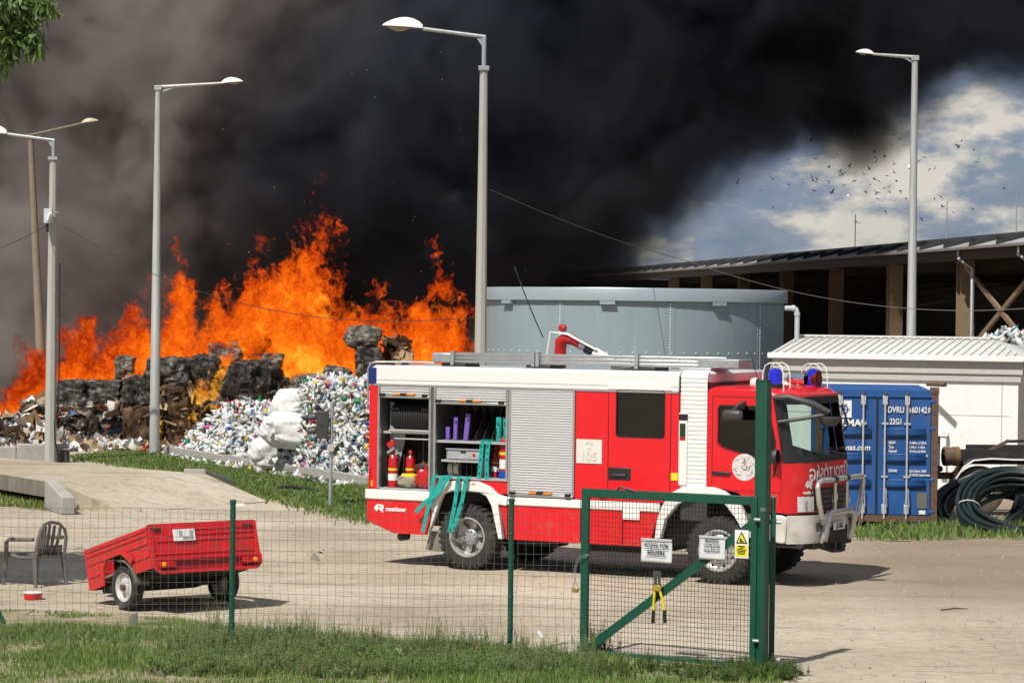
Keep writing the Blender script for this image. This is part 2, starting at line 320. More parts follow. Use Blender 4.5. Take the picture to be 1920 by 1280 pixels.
GSOIL = M('grassy_soil', (0.29, 0.25, 0.165), 0.95, var=0.3, scale=3.5, dirt=(0.14, 0.17, 0.055), dirt_amt=0.45, dirt_scale=2.6, spec=0.2, bump=0.5, bscale=20)
gm = MB()
xs = sorted(set([-1500, -400, -120] + list(np.linspace(-40, 40, 81)) + [120, 400, 1500])); ys = [-200, -40] + list(np.linspace(0, 70, 101)) + list(np.linspace(75, 140, 14)) + [250, 700, 2500]
for y in ys:
    for x in xs:
        inr = 0 < y < 70 and abs(x) < 40
        gm.v.append((x, y, 0.03 * fbm((x * 0.45, y * 0.45, 0.3)) * inr))
nx = len(xs)
for j in range(len(ys) - 1):
    for i in range(nx - 1): gm.f.append((j * nx + i, j * nx + i + 1, (j + 1) * nx + i + 1, (j + 1) * nx + i))
gr = gm.build('ground', DIRT); gr['kind'] = 'structure'
def gz(x, y): return 0.03 * fbm((x * 0.45, y * 0.45, 0.3)) if 0 < y < 70 and abs(x) < 40 else 0.0
def sheet(name, poly, mat, lift=0.012):
    # a draped patch: fine grid clipped to an outline with a ragged edge
    xs_ = [p[0] for p in poly]; ys_ = [p[1] for p in poly]; st = 0.25
    m = MB(); idx = {}
    def inside(x, y):
        c = False
        for i in range(len(poly)):
            (x1, y1), (x2, y2) = poly[i], poly[i - 1]
            if (y1 > y) != (y2 > y) and x < (x2 - x1) * (y - y1) / (y2 - y1) + x1: c = not c
        return c
    nx_, ny_ = int((max(xs_) - min(xs_)) / st) + 1, int((max(ys_) - min(ys_)) / st) + 1
    def vid(i, j):
        if (i, j) not in idx:
            x, y = min(xs_) + i * st, min(ys_) + j * st; idx[(i, j)] = len(m.v); m.v.append((x, y, gz(x, y) + lift - 0.004))
        return idx[(i, j)]
    for i in range(nx_):
        for j in range(ny_):
            x, y = min(xs_) + (i + .5) * st, min(ys_) + (j + .5) * st
            if inside(x + 0.5 * fbm((x, y, 5)), y + 0.5 * fbm((x, y, 9))): m.f.append((vid(i, j), vid(i + 1, j), vid(i + 1, j + 1), vid(i, j + 1)))
    o = m.build(name, mat); o['kind'] = 'structure'; return inside
def P2(px, py, z=0): g = gnd(px, py, z); return (g.x, g.y)
in_bank = sheet('grass_bank', [(-12, 26), (3.2, 26), (3.25, 33.2), (1.2, 34.6), (0.2, 35.3), (-2.0, 36.2), (-3.6, 37.2), (-4.6, 38.4), (-8.4, 39.6), (-12, 40)], GSOIL)
in_verge = sheet('grass_verge', [P2(130, 858), P2(250, 848), P2(318, 853), P2(690, 914), P2(720, 935), P2(735, 985), P2(640, 968), P2(560, 945), P2(440, 918), P2(380, 893), P2(250, 876)], GSOIL)
in_strip = sheet('grass_strip', [P2(-60, 918), P2(110, 938), P2(190, 930), P2(230, 952), P2(120, 958), P2(-60, 946)], GSOIL)
in_weedy = sheet('weedy_strip', [P2(1590, 1000), P2(1760, 985), P2(1990, 985), P2(1990, 1012), P2(1800, 1010), P2(1650, 1014)], GSOIL)

# ================================================================= weighbridge on the left
wb = thing('weighbridge', 'sandy concrete weighbridge deck with ramp and wing walls at the left', 'weighbridge', (0, 0, 0))
ZD = 0.55
B_ = gnd(108, 905, ZD); A_ = gnd(0, 888, ZD); A_ = B_ + (A_ - B_) * 3.2; C_ = gnd(385, 888, ZD); D_ = gnd(130, 868, ZD); D_ = C_ + (D_ - C_) * 2.4
E1 = gnd(235, 962); E2 = gnd(500, 940)
SANDC = M('sandy_concrete', (0.40, 0.355, 0.285), 0.92, var=0.14, scale=0.9, bump=0.3, dirt=(0.19, 0.16, 0.125), dirt_amt=0.3, dirt_scale=0.8, stretch=(1, 0.5, 1))
dk = MB(); dk.add([A_, B_, C_, D_] + [p - Vector((0, 0, .33)) for p in (A_, B_, C_, D_)], [(0, 1, 2, 3), (4, 7, 6, 5), (0, 4, 5, 1), (1, 5, 6, 2), (2, 6, 7, 3), (3, 7, 4, 0)]); dk.build('deck', DIRT, wb)
fdir = (B_ - A_).normalized(); fnr = fdir.cross(Vector((0, 0, 1))); fnr = fnr if fnr.y < 0 else -fnr
MB().add([A_ + fnr * .03 + Vector((0, 0, -.01)), B_ + fnr * .03 + Vector((0, 0, -.01)), B_ + fnr * .03 - Vector((0, 0, .34)), A_ + fnr * .03 - Vector((0, 0, .34)), A_ + Vector((0, 0, -.01)), B_ + Vector((0, 0, -.01)), B_ - Vector((0, 0, .34)), A_ - Vector((0, 0, .34))], [(0, 1, 2, 3), (0, 4, 5, 1), (3, 2, 6, 7), (1, 5, 6, 2), (0, 3, 7, 4)]).build('fascia_beam', M('stained_concrete', (0.20, 0.18, 0.145), 0.9, var=0.2, scale=2.0, bump=0.3, dirt=(0.07, 0.065, 0.055), dirt_amt=0.4, dirt_scale=1.5, stretch=(3, 3, 0.4)), wb)
rp = MB(); rp.add([B_, C_, E2 + Vector((0, 0, .01)), E1 + Vector((0, 0, .01))] + [Vector((p.x, p.y, -.05)) for p in (B_, C_, E2, E1)], [(0, 1, 2, 3), (0, 4, 5, 1), (1, 5, 6, 2), (2, 6, 7, 3), (3, 7, 4, 0)]); rp.build('ramp', DIRT, wb)
def wing(p, q, h0, h1, th=0.28):
    p, q = Vector((p.x, p.y, 0)), Vector((q.x, q.y, 0)); n = (q - p).cross(Vector((0, 0, 1))).normalized() * th
    m = MB(); m.add([p, q, q + Vector((0, 0, h1)), p + Vector((0, 0, h0)), p + n, q + n, q + n + Vector((0, 0, h1)), p + n + Vector((0, 0, h0))], [(0, 1, 2, 3), (4, 7, 6, 5), (0, 4, 5, 1), (1, 5, 6, 2), (2, 6, 7, 3), (3, 7, 4, 0)])
    return m
w1 = gnd(108, 937); w2 = gnd(150, 935)
wing(B_, Vector((B_.x + 0.62, B_.y - 1.55, 0)), 0.63, 0.36).build('wing_wall', CONC, wb, bevel=0.02)
wing(C_, gnd(442, 918), 0.66, 0.22, -0.5).build('wing_wall', CONC, wb, bevel=0.02)
lw = thing('low_wall', 'low pale concrete wall behind the weighbridge, crossed by the leftmost concrete pole', 'wall', (0, 0, 0))
for a, b, h, dd in ((-40, 30, .42, 0), (32, 128, .5, 0)):
    p, q = gnd(a, 866), gnd(b, 866); wing(p, q, h, h, -0.35).build('coping', CONC, lw, bevel=0.03)
tz = gnd(122, 866)
cb = thing('cable_cabinet', 'small black steel cabinet at the foot of the leftmost concrete pole', 'cabinet', tz)
MB().box(-.11, .11, -.12, .12, 0, .34).build('housing', DGREY, cb, bevel=0.015); MB().box(-.13, .16, -.15, .15, .34, .38).build('cap', CONC, cb, bevel=0.01)

# kerb of single blocks in front of the plastic waste
K0, K1 = gnd(312, 852), gnd(692, 914); kd = (K1 - K0); kl = kd.length; kd.normalize(); kn = Vector((kd.y, -kd.x, 0))
if kn.y > 0: kn = -kn
kb = thing('block_kerb', 'low kerb of grey concrete blocks along the plastic waste', 'kerb', (0, 0, 0)); nb = 26; bl = kl / nb
bm0 = MB().box(0, bl - 0.02, -0.1, 0.1, 0, 0.27).mesh('block', CONC)
for i in range(nb):
    o = obj('block', bm0, kb, bevel=0.012); p = K0 + kd * (i * bl); o.location = (p.x, p.y, random.uniform(-.02, .015)); o.rotation_euler = (random.uniform(-.02, .02), 0, math.atan2(kd.y, kd.x) + random.uniform(-.012, .012))

# ================================================================= big open hall
HA = Vector((15.9, 86, 0)); hu = Vector((-0.121, 0.9926, 0)); hv = Vector((0.9926, 0.121, 0))
hall = thing('open_hall', 'long open-sided steel hall with dark interior and brown columns', 'hall', HA, math.atan2(hu.y, hu.x) - PI / 2)
# local: x = inwards (hv), y = along the eave away from the camera
U0, U1 = -26, 125
MB().box(0.42, 30, U0, U1, 6.93, 7.00).build('roof', HALLROOF, hall)
MB().box(0.30, 0.42, U0, U1, 6.90, 7.03).build('roof_edge', M('roof_edge_dark', (0.05, 0.05, 0.055), 0.6), hall)
sk = MB(); sk.add([(-0.62, U0, 6.60), (-0.62, U1, 6.60), (0.5, U1, 6.90), (0.5, U0, 6.90)], [(0, 1, 2, 3)]); sk.build('sloping_sheet', M('sloping_sheet_grey', (0.26, 0.26, 0.27), 0.6, var=0.25, scale=0.5), hall, solid=0.02)
fm = MB().panel([(-0.64, 6.61), (-0.60, 6.76), (0.30, 6.99), (0.36, 6.86)], d0=0, d1=0.14).mesh('fin', M('fin_dark', (0.03, 0.03, 0.032), 0.7))
u = U0
while u < 110:
    o = obj('fin', fm, hall); o.location = (0, u, 0); u += 3.0
cg = MB()
for i in range(int((U1 - U0) / 0.25)): cg.box(-0.68, -0.60, U0 + i * 0.25, U0 + i * 0.25 + 0.14, 6.52, 6.60)
tag(cg.build('corrugated_eave', M('eave_sheet', (0.22, 0.20, 0.18), 0.6), hall), kind='stuff')
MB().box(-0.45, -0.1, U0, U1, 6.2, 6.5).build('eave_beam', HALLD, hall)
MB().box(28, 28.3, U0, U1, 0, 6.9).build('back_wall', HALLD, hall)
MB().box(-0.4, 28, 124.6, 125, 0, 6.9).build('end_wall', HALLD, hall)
def hcol():
    m = MB(); m.box(-0.24, 0.24, -0.27, -0.23, 0, 6.2); m.box(-0.24, 0.24, 0.23, 0.27, 0, 6.2); m.box(-0.03, 0.03, -0.23, 0.23, 0, 6.2); return m.mesh('column', HALLC)
hc = hcol(); cu_ = [-15.0, -6.0, 3.0 - 9 + 13.2, 16.5, 25.5, 34.5, 43.5, 52.5, 61.5]
cu_ = [7.1 - 9 * 2, 7.1 - 9, 7.1, 16.3, 25.4, 34.5, 43.6, 52.7, 61.8]
for u in cu_:
    o = obj('column', hc, hall); o.location = (0.15, u, 0)
    MB().beam((0.15, u, 6.1), (28, u, 6.5), 0.2, 0.35).build('rafter', HALLD, hall)
    MB().beam((0.15, u, 4.6), (9, u, 5.9), 0.1, 0.1).build('knee_brace', HALLD, hall)
for u in cu_[:6]: o = obj('column', hc, hall); o.location = (14, u, 0)
bz = MB
for a, b in (((0, -1.6, 3.0), (0, 6.6, 6.0)), ((0, -1.6, 6.0), (0, 6.6, 3.0)), ((0, -1.6, 3.0), (0, 6.6, 0.1)), ((0, -1.6, 0.1), (0, 6.6, 3.0))):
    MB().beam(a, b, 0.10, 0.16).build('cross_brace', HALLC, hall)
for u in (5.6, -1.0):
    MB().tube([(-0.5, u + 0.1, 6.5), (-0.5, u + .1, 6.25), (-0.2, u - 0.5, 5.9), (-0.2, u - .5, 0.1)], 0.07, 8).build('downpipe', GALV, hall)
MB().box(6, 9, 8.5, 9, 0.8, 4.2).build('panel_box', M('dusty_panel', (0.10, 0.095, 0.085), 0.8), hall)
for px, py in ((1338, 470), (1413, 462), (1583, 415), (1755, 400), (1893, 388), (1140, 470)):
    # lightning rods on the roof edge
    u = 0
    best = min(range(-20, 120), key=lambda q: abs((lambda p: 960 + (p.x) / p.y * F)(HA + hu * q) - px)); MB().cyl((0.3, best, 7.0), (0.3, best, 8.3), 0.018, 6).build('lightning_rod', GALV, hall)

# ================================================================= tank
TC = Vector((3.32, 76.2, 0)); TR = 4.12; TH = 4.97
tank = thing('steel_tank', 'round blue-grey bolted steel tank with a flat rim', 'tank', TC)
tm = MB(); NT = 96
tm.lathe([(TR, 0), (TR, TH - 0.34)], (0, 0, 0), 'z', NT); tm.build('shell', TANK, tank)
MB().lathe([(TR + .02, TH - .34), (TR + .1, TH - .34), (TR + .1, TH - 0.04), (TR + .08, TH), (TR - .1, TH), (TR - .1, TH - .3)], (0, 0, 0), 'z', NT).build('rim', TANKRIM, tank)
MB().lathe([(TR - .1, TH - .25), (0.01, TH - .2)], (0, 0, 0), 'z', 48).build('cover', TANK, tank)
def onwall(px):                                                   # angle on the near wall for a photo column
    d = ray(px, 600); dx = d.x / d.y; a = 1 + dx * dx; b = -2 * (TC.y + dx * TC.x); c = TC.y ** 2 + TC.x ** 2 - TR ** 2
    y = (-b - math.sqrt(max(0, b * b - 4 * a * c))) / (2 * a); return math.atan2(y - TC.y, dx * y - TC.x)
bolt = MB().lathe([(0.001, 0.02), (0.019, 0.016), (0.024, 0.0)], (0, 0, 0), 'x', 6).mesh('bolt', M('bolt_white', (0.7, 0.72, 0.72), 0.4))
for px in (1050, 1257, 1425):
    a = onwall(px)
    for i in range(30):
        o = obj('bolt', bolt, tank); o.location = ((TR) * math.cos(a), (TR) * math.sin(a), 2.35 + i * 0.076); o.rotation_euler = (0, 0, a)
    MB().box(TR - 0.01, TR + 0.006, -0.12, 0.12, 0.1, TH - .36, Matrix.Rotation(a, 4, 'Z')).build('seam_plate', TANK, tank)
for i in range(34):
    a = -PI * 0.93 + i * PI * 0.86 / 33
    o = obj('bolt', bolt, tank); o.location = (TR * math.cos(a), TR * math.sin(a), 3.28); o.rotation_euler = (0, 0, a)
for px in (955, 1140, 1345):
    a = onwall(px); MB().box(TR + .0, TR + .13, -.2, .2, TH - .44, TH - .35, Matrix.Rotation(a, 4, 'Z')).build('rim_clip', TANKRIM, tank)

# ================================================================= white low building
BL, BR = Vector((6.37, 68.6, 0)), Vector((12.25, 66.55, 0)); bd = (BR - BL); BW = bd.length
wbld = thing('white_building', 'low white panel-clad building with a ribbed metal roof', 'building', BL, math.atan2(bd.y, bd.x))
ZE = 3.36
MB().box(0.25, BW - 0.25, 0.22, 0.4, 0, ZE - 0.42).build('wall', WALLW, wbld)
MB().box(BW - 0.25, BW - 0.12, 0.22, 5.5, 0, ZE - 0.42).build('end_wall', WALLW, wbld)
MB().box(0.25, BW - 0.12, 5.5, 5.65, 0, ZE - 0.42).build('back_wall', WALLW, wbld)
for z in (1.93,): MB().box(0.25, BW - 0.3, 0.212, 0.22, z, z + 0.012).build('panel_joint', SOFFIT, wbld)
MB().box(BW - .52, BW - .5, 0.205, 0.22, 0, ZE - .45).build('corner_trim', SOFFIT, wbld)
MB().box(0.05, BW, 0.12, 0.22, ZE - 0.42, ZE - 0.12).build('soffit_band', SOFFIT, wbld)
MB().box(0.1, BW - .05, 0.16, 0.218, ZE - 0.60, ZE - 0.425).build('frieze', SOFFIT, wbld)
MB().box(-0.05, BW + 0.05, -0.02, 0.12, ZE - 0.12, ZE + 0.02).build('gutter', WALLW, wbld, bevel=0.02)
zr = 3.76; hx0, hx1 = 0.9, BW - 1.25
rf = MB(); rf.add([(0, 0, ZE), (BW, 0, ZE), (hx1, 3.0, zr), (hx0 - .9, 3.0, zr), (BW, 6.0, ZE), (0, 6.0, ZE)], [(0, 1, 2, 3), (1, 4, 2), (4, 5, 3, 2)]); rfo = rf.build('roof', ROOFW, wbld, solid=0.04)
for i in range(30):
    x = 0.12 + i * 0.21; xe = min(x, hx1 + (BW - hx1) * 1.0)
    if x > BW - 0.05: break
    t1 = 1.0 if x <= hx1 else (BW - x) / (BW - hx1)
    if t1 < 0.05: continue
    MB().beam((x, 0.0, ZE + .02), (x, 3.0 * t1, ZE + .02 + (zr - ZE) * t1), 0.03, 0.022).build('roof_rib', M('rib_%d' % i, (0.62, 0.63, 0.60), 0.5) if i == 0 else bpy.data.materials['rib_0'], rfo)
MB().beam((0, 3.0, zr + .03), (hx1, 3.0, zr + .03), 0.3, 0.05).build('ridge_cap', ROOFW, rfo)
wx = (gnd(1757, 840, 1) - BL).dot(bd.normalized()); wx = BW * (1757 - 1443) / (1922 - 1443) - .3
vw = MB(); MB().box(wx - .4, wx + .48, 0.21, 0.219, 0.52, 1.42).build('window_recess', M('vent_dark', (0.03, 0.035, 0.035), 0.6), wbld)
for i in range(8): MB().box(wx - .38, wx + .42, 0.175, 0.208, 0.55 + i * .107, 0.55 + i * .107 + 0.092).build('louvre_slat', M('louvre', (0.42, 0.45, 0.45), 0.4, 0.3) if i == 0 else bpy.data.materials['louvre'], wbld)
MB().box(wx + .48, wx + .62, .07, .218, .5, 1.5).build('window_jamb', WALLW, wbld); MB().box(wx - .6, wx + .66, .04, .218, 1.42, 1.5).build('window_hood', WALLW, wbld)
pv = at(1478, 582, 71.0); pv2 = at(1494, 640, 71.0)
vp = thing('vent_pipe', 'grey plastic vent pipe with an elbow, rising from the white roof beside the tank', 'pipe', (pv2.x, pv2.y, pv2.z - 0.1))
MB().tube([(-0.32, 0, 0.95), (-0.1, 0, .95), (-0.03, 0, .92), (0, 0, .83), (0, 0, 0)], 0.065, 12).build('pipe', M('pipe_grey', (0.45, 0.48, 0.51), 0.4), vp)
for q, q2 in (((-.14, 0, .95), (-.06, 0, .95)), ((0, 0, .84), (0, 0, .77))): MB().cyl(q, q2, 0.08, 12).build('collar', bpy.data.materials['pipe_grey'], vp)
MB().box(-.15, .15, -.1, .1, -0.02, .06).build('flashing', DGREY, vp)
st = at(1748, 720, 67.0); sp = thing('flue_stub', 'short rusty pipe stub sticking out of the white wall', 'pipe', (st.x, st.y, st.z))
bdn = Vector((bd.y, -bd.x, 0)).normalized()
MB().tube([Vector((0, 0, 0)) - bdn * -0.1 + Vector((-.05, .3, 0)), bdn * 0.35 + Vector((0.38, 0, 0.0))], 0.055, 10).build('pipe', RUST, sp)

# ================================================================= fire and smoke
def vol_nodes(name):
    m = bpy.data.materials.new(name); m.use_nodes = True; t = m.node_tree; t.nodes.clear(); return m, t, N(t, 'ShaderNodeOutputMaterial')
def mth(t, op, a, b=None, clamp=False):
    n = N(t, 'ShaderNodeMath', operation=op, use_clamp=clamp)
    for i, x in enumerate((a, b)):
        if x is None: continue
        if isinstance(x, (int, float)): n.inputs[i].default_value = x
        else: t.links.new(x, n.inputs[i])
    return n.outputs[0]
def mrange(t, v, a, b, c=0.0, d=1.0, smooth=True):
    n = N(t, 'ShaderNodeMapRange', interpolation_type='SMOOTHSTEP' if smooth else 'LINEAR'); n.inputs['From Min'].default_value = a; n.inputs['From Max'].default_value = b; n.inputs['To Min'].default_value = c; n.inputs['To Max'].default_value = d
    t.links.new(v, n.inputs['Value']); return n.outputs[0]
def fcurve(t, v, pts):
    n = N(t, 'ShaderNodeFloatCurve'); c = n.mapping.curves[0]
    c.points[0].location = pts[0]; c.points[1].location = pts[-1]
    for p in pts[1:-1]: c.points.new(*p)
    n.mapping.use_clip = False; n.mapping.update(); t.links.new(v, n.inputs['Value']); return n.outputs[0]
# ---- flames: x along the heap, z up; outline of the tongues in metres above the ground at 88 m
YF = 87.7
outl = [(10, 740), (35, 690), (60, 655), (90, 615), (120, 600), (160, 588), (185, 625), (215, 612), (240, 585), (270, 570), (300, 540), (322, 545), (342, 512), (362, 540), (385, 580), (405, 552), (425, 520), (445, 512), (478, 500), (505, 478), (530, 460), (552, 450), (575, 440), (592, 428), (608, 455), (622, 500), (640, 516), (655, 560), (672, 556), (690, 545), (706, 562), (730, 592), (760, 588), (780, 565), (797, 525), (822, 508), (846, 530), (856, 582), (874, 628), (900, 648), (925, 690)]
prof = [(at(px, py, YF).x, at(px, py, YF).z) for px, py in outl]
fx0, fx1 = prof[0][0] - 1.0, prof[-1][0] + 1.0; HM = 9.0
fire_m, t, o_ = vol_nodes('flame_volume'); l = t.links.new
g = N(t, 'ShaderNodeTexCoord'); sx = N(t, 'ShaderNodeSeparateXYZ')
wn = N(t, 'ShaderNodeTexNoise', i_Scale=0.55, i_Detail=2.0, i_Roughness=0.6); l(g.outputs['Object'], wn.inputs['Vector'])
wv = N(t, 'ShaderNodeVectorMath', operation='SUBTRACT'); l(wn.outputs['Color'], wv.inputs[0]); wv.inputs[1].default_value = (0.5, 0.5, 0.5)
ws = N(t, 'ShaderNodeVectorMath', operation='MULTIPLY'); l(wv.outputs[0], ws.inputs[0]); ws.inputs[1].default_value = (2.2, 2.0, 2.4)
wn2 = N(t, 'ShaderNodeTexNoise', i_Scale=2.2, i_Detail=2.0, i_Roughness=0.6); l(g.outputs['Object'], wn2.inputs['Vector'])
wv2 = N(t, 'ShaderNodeVectorMath', operation='SUBTRACT'); l(wn2.outputs['Color'], wv2.inputs[0]); wv2.inputs[1].default_value = (0.5, 0.5, 0.5)
ws2 = N(t, 'ShaderNodeVectorMath', operation='MULTIPLY'); l(wv2.outputs[0], ws2.inputs[0]); ws2.inputs[1].default_value = (1.1, 0.9, 1.5)
wa0 = N(t, 'ShaderNodeVectorMath', operation='ADD'); l(g.outputs['Object'], wa0.inputs[0]); l(ws2.outputs[0], wa0.inputs[1])
wa = N(t, 'ShaderNodeVectorMath', operation='ADD'); l(wa0.outputs[0], wa.inputs[0]); l(ws.outputs[0], wa.inputs[1]); l(wa.outputs[0], sx.inputs[0])
X_, Y_, Z_ = sx.outputs
xn = mrange(t, X_, fx0, fx1, 0, 1, False)
h = fcurve(t, xn, [(0.0, 0.02)] + [((x - fx0) / (fx1 - fx0), z * 0.79 / HM) for x, z in prof] + [(1.0, 0.02)])
tt = mth(t, 'DIVIDE', Z_, mth(t, 'MAXIMUM', mth(t, 'MULTIPLY', h, HM), 0.2))              # 0 at the ground, 1 at the tips
yy = mth(t, 'ABSOLUTE', Y_); yw = mth(t, 'MULTIPLY', mth(t, 'MULTIPLY', yy, yy), 0.22)
mpf = N(t, 'ShaderNodeMapping'); mpf.inputs['Scale'].default_value = (1.0, 1.0, 0.62); l(wa0.outputs[0], mpf.inputs[0])
n1 = N(t, 'ShaderNodeTexNoise', i_Scale=1.2, i_Detail=5.0, i_Roughness=0.62); l(mpf.outputs[0], n1.inputs['Vector'])
n2 = N(t, 'ShaderNodeTexNoise', i_Scale=6.0, i_Detail=3.5, i_Roughness=0.68); l(mpf.outputs[0], n2.inputs['Vector'])
fu = mth(t, 'SUBTRACT', mth(t, 'SUBTRACT', 1.02, tt), yw)
fl = mth(t, 'ADD', mth(t, 'ADD', mth(t, 'MULTIPLY', fu, 1.35), mth(t, 'MULTIPLY', mth(t, 'SUBTRACT', n1.outputs[0], 0.5), mth(t, 'ADD', 2.2, mth(t, 'MULTIPLY', tt, 1.5)))), mth(t, 'MULTIPLY', mth(t, 'SUBTRACT', n2.outputs[0], 0.5), 1.1))
edge = mrange(t, fl, 0.02, 0.34)
heat = mth(t, 'ADD', mth(t, 'ADD', mth(t, 'MULTIPLY', mth(t, 'SUBTRACT', 1.16, tt), 0.72), mth(t, 'MULTIPLY', mth(t, 'SUBTRACT', n1.outputs[0], 0.5), 1.9)), mth(t, 'ADD', mth(t, 'MULTIPLY', mth(t, 'SUBTRACT', n2.outputs[0], 0.5), 1.5), mrange(t, X_, -16.0, -9.0, -0.16, 0.0)))
cr = ramp(t, [(0.0, (0.03, 0.003, 0.001)), (0.16, (0.36, 0.018, 0.002)), (0.32, (0.95, 0.10, 0.004)), (0.52, (1.15, 0.24, 0.008)), (0.70, (1.3, 0.46, 0.02)), (0.92, (1.6, 0.95, 0.14))]); l(heat, cr.inputs[0])
dn = mth(t, 'MULTIPLY', edge, 5.5)
em = N(t, 'ShaderNodeEmission'); l(cr.outputs[0], em.inputs['Color']); l(mth(t, 'MULTIPLY', dn, 1.0), em.inputs['Strength'])
ab = N(t, 'ShaderNodeVolumeAbsorption'); ab.inputs['Color'].default_value = (0, 0, 0, 1); l(dn, ab.inputs['Density'])
ad = N(t, 'ShaderNodeAddShader'); l(em.outputs[0], ad.inputs[0]); l(ab.outputs[0], ad.inputs[1]); l(ad.outputs[0], o_.inputs['Volume'])
fire_m.cycles.volume_step_rate = 0.09
fm_ = MB(); top = [(x, max(z2 for x2, z2 in prof if abs(x2 - x) < 1.3) + 2.3) for x, z in prof]
pts = [(fx0, 0.1)] + [(fx1, 0.1)] + [(fx1, top[-1][1])] + top[::-1] + [(fx0, top[0][1])]
fm_.panel(pts, d0=-2.2, d1=2.2)
fire = fm_.build('fire', fire_m, smooth=False); fire.location = (0, YF, 0); tag(fire, 'tall orange flames burning over the heap of bales', 'fire', kind='stuff')

# ---- smoke: dark plume rising behind the flames and leaning right
YS0, YS1 = 92.5, 109.0
low = [(-560, 760), (-200, 760), (60, 745), (500, 735), (780, 700), (890, 690), (930, 650), (985, 610), (1090, 575), (1170, 535), (1250, 478), (1340, 405), (1430, 335), (1550, 285), (1680, 258), (1770, 224), (1850, 184), (1920, 140), (2150, 20), (2400, -150)]
YM = 100.0
lowm = [(at(a, b, YM).x, max(at(a, b, YM).z, 0.3) if a > 800 else -3.0) for a, b in low]
sx0, sx1 = lowm[0][0], lowm[-1][0]; SH = 34.0
sm, t, o_ = vol_nodes('smoke_volume'); l = t.links.new
g = N(t, 'ShaderNodeTexCoord')
a = N(t, 'ShaderNodeTexNoise', i_Scale=0.17, i_Detail=3.0, i_Roughness=0.6); l(g.outputs['Object'], a.inputs['Vector'])
av = N(t, 'ShaderNodeVectorMath', operation='SUBTRACT'); l(a.outputs['Color'], av.inputs[0]); av.inputs[1].default_value = (0.5, 0.5, 0.5)
asn = N(t, 'ShaderNodeVectorMath', operation='MULTIPLY'); l(av.outputs[0], asn.inputs[0]); asn.inputs[1].default_value = (9, 9, 9)
aa = N(t, 'ShaderNodeVectorMath', operation='ADD'); l(g.outputs['Object'], aa.inputs[0]); l(asn.outputs[0], aa.inputs[1])
sx = N(t, 'ShaderNodeSeparateXYZ'); l(aa.outputs[0], sx.inputs[0]); X_, Y_, Z_ = sx.outputs
sx2 = N(t, 'ShaderNodeSeparateXYZ'); l(g.outputs['Object'], sx2.inputs[0])
zb = mth(t, 'MULTIPLY', fcurve(t, mrange(t, X_, sx0, sx1, 0, 1, False), [((x - sx0) / (sx1 - sx0), z / SH) for x, z in lowm]), SH)
dd = mth(t, 'SUBTRACT', Z_, zb)
soft = mrange(t, dd, -0.5, 2.9)
b = N(t, 'ShaderNodeTexNoise', i_Scale=0.30, i_Detail=3.0, i_Roughness=0.6); l(aa.outputs[0], b.inputs['Vector'])
lump = mrange(t, b.outputs[0], 0.36, 0.60, 0.06, 1.25)
left = mrange(t, X_, -26, -6, 0.28, 1.0)
front = mrange(t, mth(t, 'ADD', Y_, 0.0), YS0 + 0.5, YS0 + 6, 0.0, 1.0)
back = mrange(t, Y_, YS1 - 4, YS1 - 0.5, 1.0, 0.0)
tl = mrange(t, mth(t, 'ADD', mth(t, 'MULTIPLY', sx2.outputs[0], 1.0), mth(t, 'MULTIPLY', sx2.outputs[2], -0.25)), -22, -9, 0.25, 1.0)
den = mth(t, 'MULTIPLY', mth(t, 'MULTIPLY', mth(t, 'MULTIPLY', soft, lump), mth(t, 'MULTIPLY', front, back)), mth(t, 'MULTIPLY', left, 1.0))
pv_ = N(t, 'ShaderNodeVolumePrincipled'); 
hgt = mrange(t, sx2.outputs[2], 2.0, 15.0)
lft = mrange(t, mth(t, 'ADD', X_, mth(t, 'MULTIPLY', Z_, -0.35)), -9.5, -18.0)
soot = N(t, 'ShaderNodeMix', data_type='RGBA'); soot.inputs['A'].default_value = (0.03, 0.023, 0.021, 1); soot.inputs['B'].default_value = (0.115, 0.13, 0.165, 1); l(mth(t, 'MULTIPLY', hgt, mrange(t, X_, 10.0, -6.0, 0.35, 1.0)), soot.inputs['Factor'])
sootl = N(t, 'ShaderNodeMix', data_type='RGBA'); sootl.inputs['B'].default_value = (0.70, 0.61, 0.56, 1); l(soot.outputs['Result'], sootl.inputs['A']); l(lft, sootl.inputs['Factor']); l(sootl.outputs['Result'], pv_.inputs['Color'])
pv_.inputs['Absorption Color'].default_value = (0.0, 0.0, 0.0, 1); pv_.inputs['Anisotropy'].default_value = 0.0
l(den, pv_.inputs['Density']); l(pv_.outputs[0], o_.inputs['Volume'])
sm.cycles.volume_step_rate = 0.27
pm = MB(); edge_pts = [(x, max(z - 3.4, 0.15)) for x, z in lowm]
pts = edge_pts + [(sx1, SH), (sx0, SH)]
def wob(x, d, z): return (x, d, z)
pm.panel(pts, d0=YS0, d1=YS1)
smoke = pm.build('smoke', sm, smooth=False); tag(smoke, 'huge dark smoke plume leaning right across the sky', 'smoke', kind='stuff')
# ================================================================= fire engine
TA, TB = gnd(876, 1067), gnd(1345, 1095); TH_ = math.atan2(TA.y - TB.y, TB.x - TA.x); WB = (TB - TA).length
tf = Vector((math.cos(TH_), -math.sin(TH_), 0)); ta = Vector((math.sin(TH_), math.cos(TH_), 0))
truck = thing('fire_engine', 'red and white fire engine with open lockers, parked on the dirt yard', 'fire engine', TA, -TH_)
def S(px, py, off=0.0):                                           # photo point -> (along, height) on the truck's near side
    d = ray(px, py); o = TA + ta * off; k = (o - CAM).dot(ta) / d.dot(ta); p = CAM + d * k; return ((p - TA).dot(tf), p.z)
def W(s, y, z): return TA + tf * s + ta * y + Vector((0, 0, z))
WY = 2.5; ZB, ZS0, ZS1, ZD0, ZD1, ZR = 0.54, 1.10, 1.27, 1.30, 3.03, 3.36
X0, X1 = -1.92, 3.85
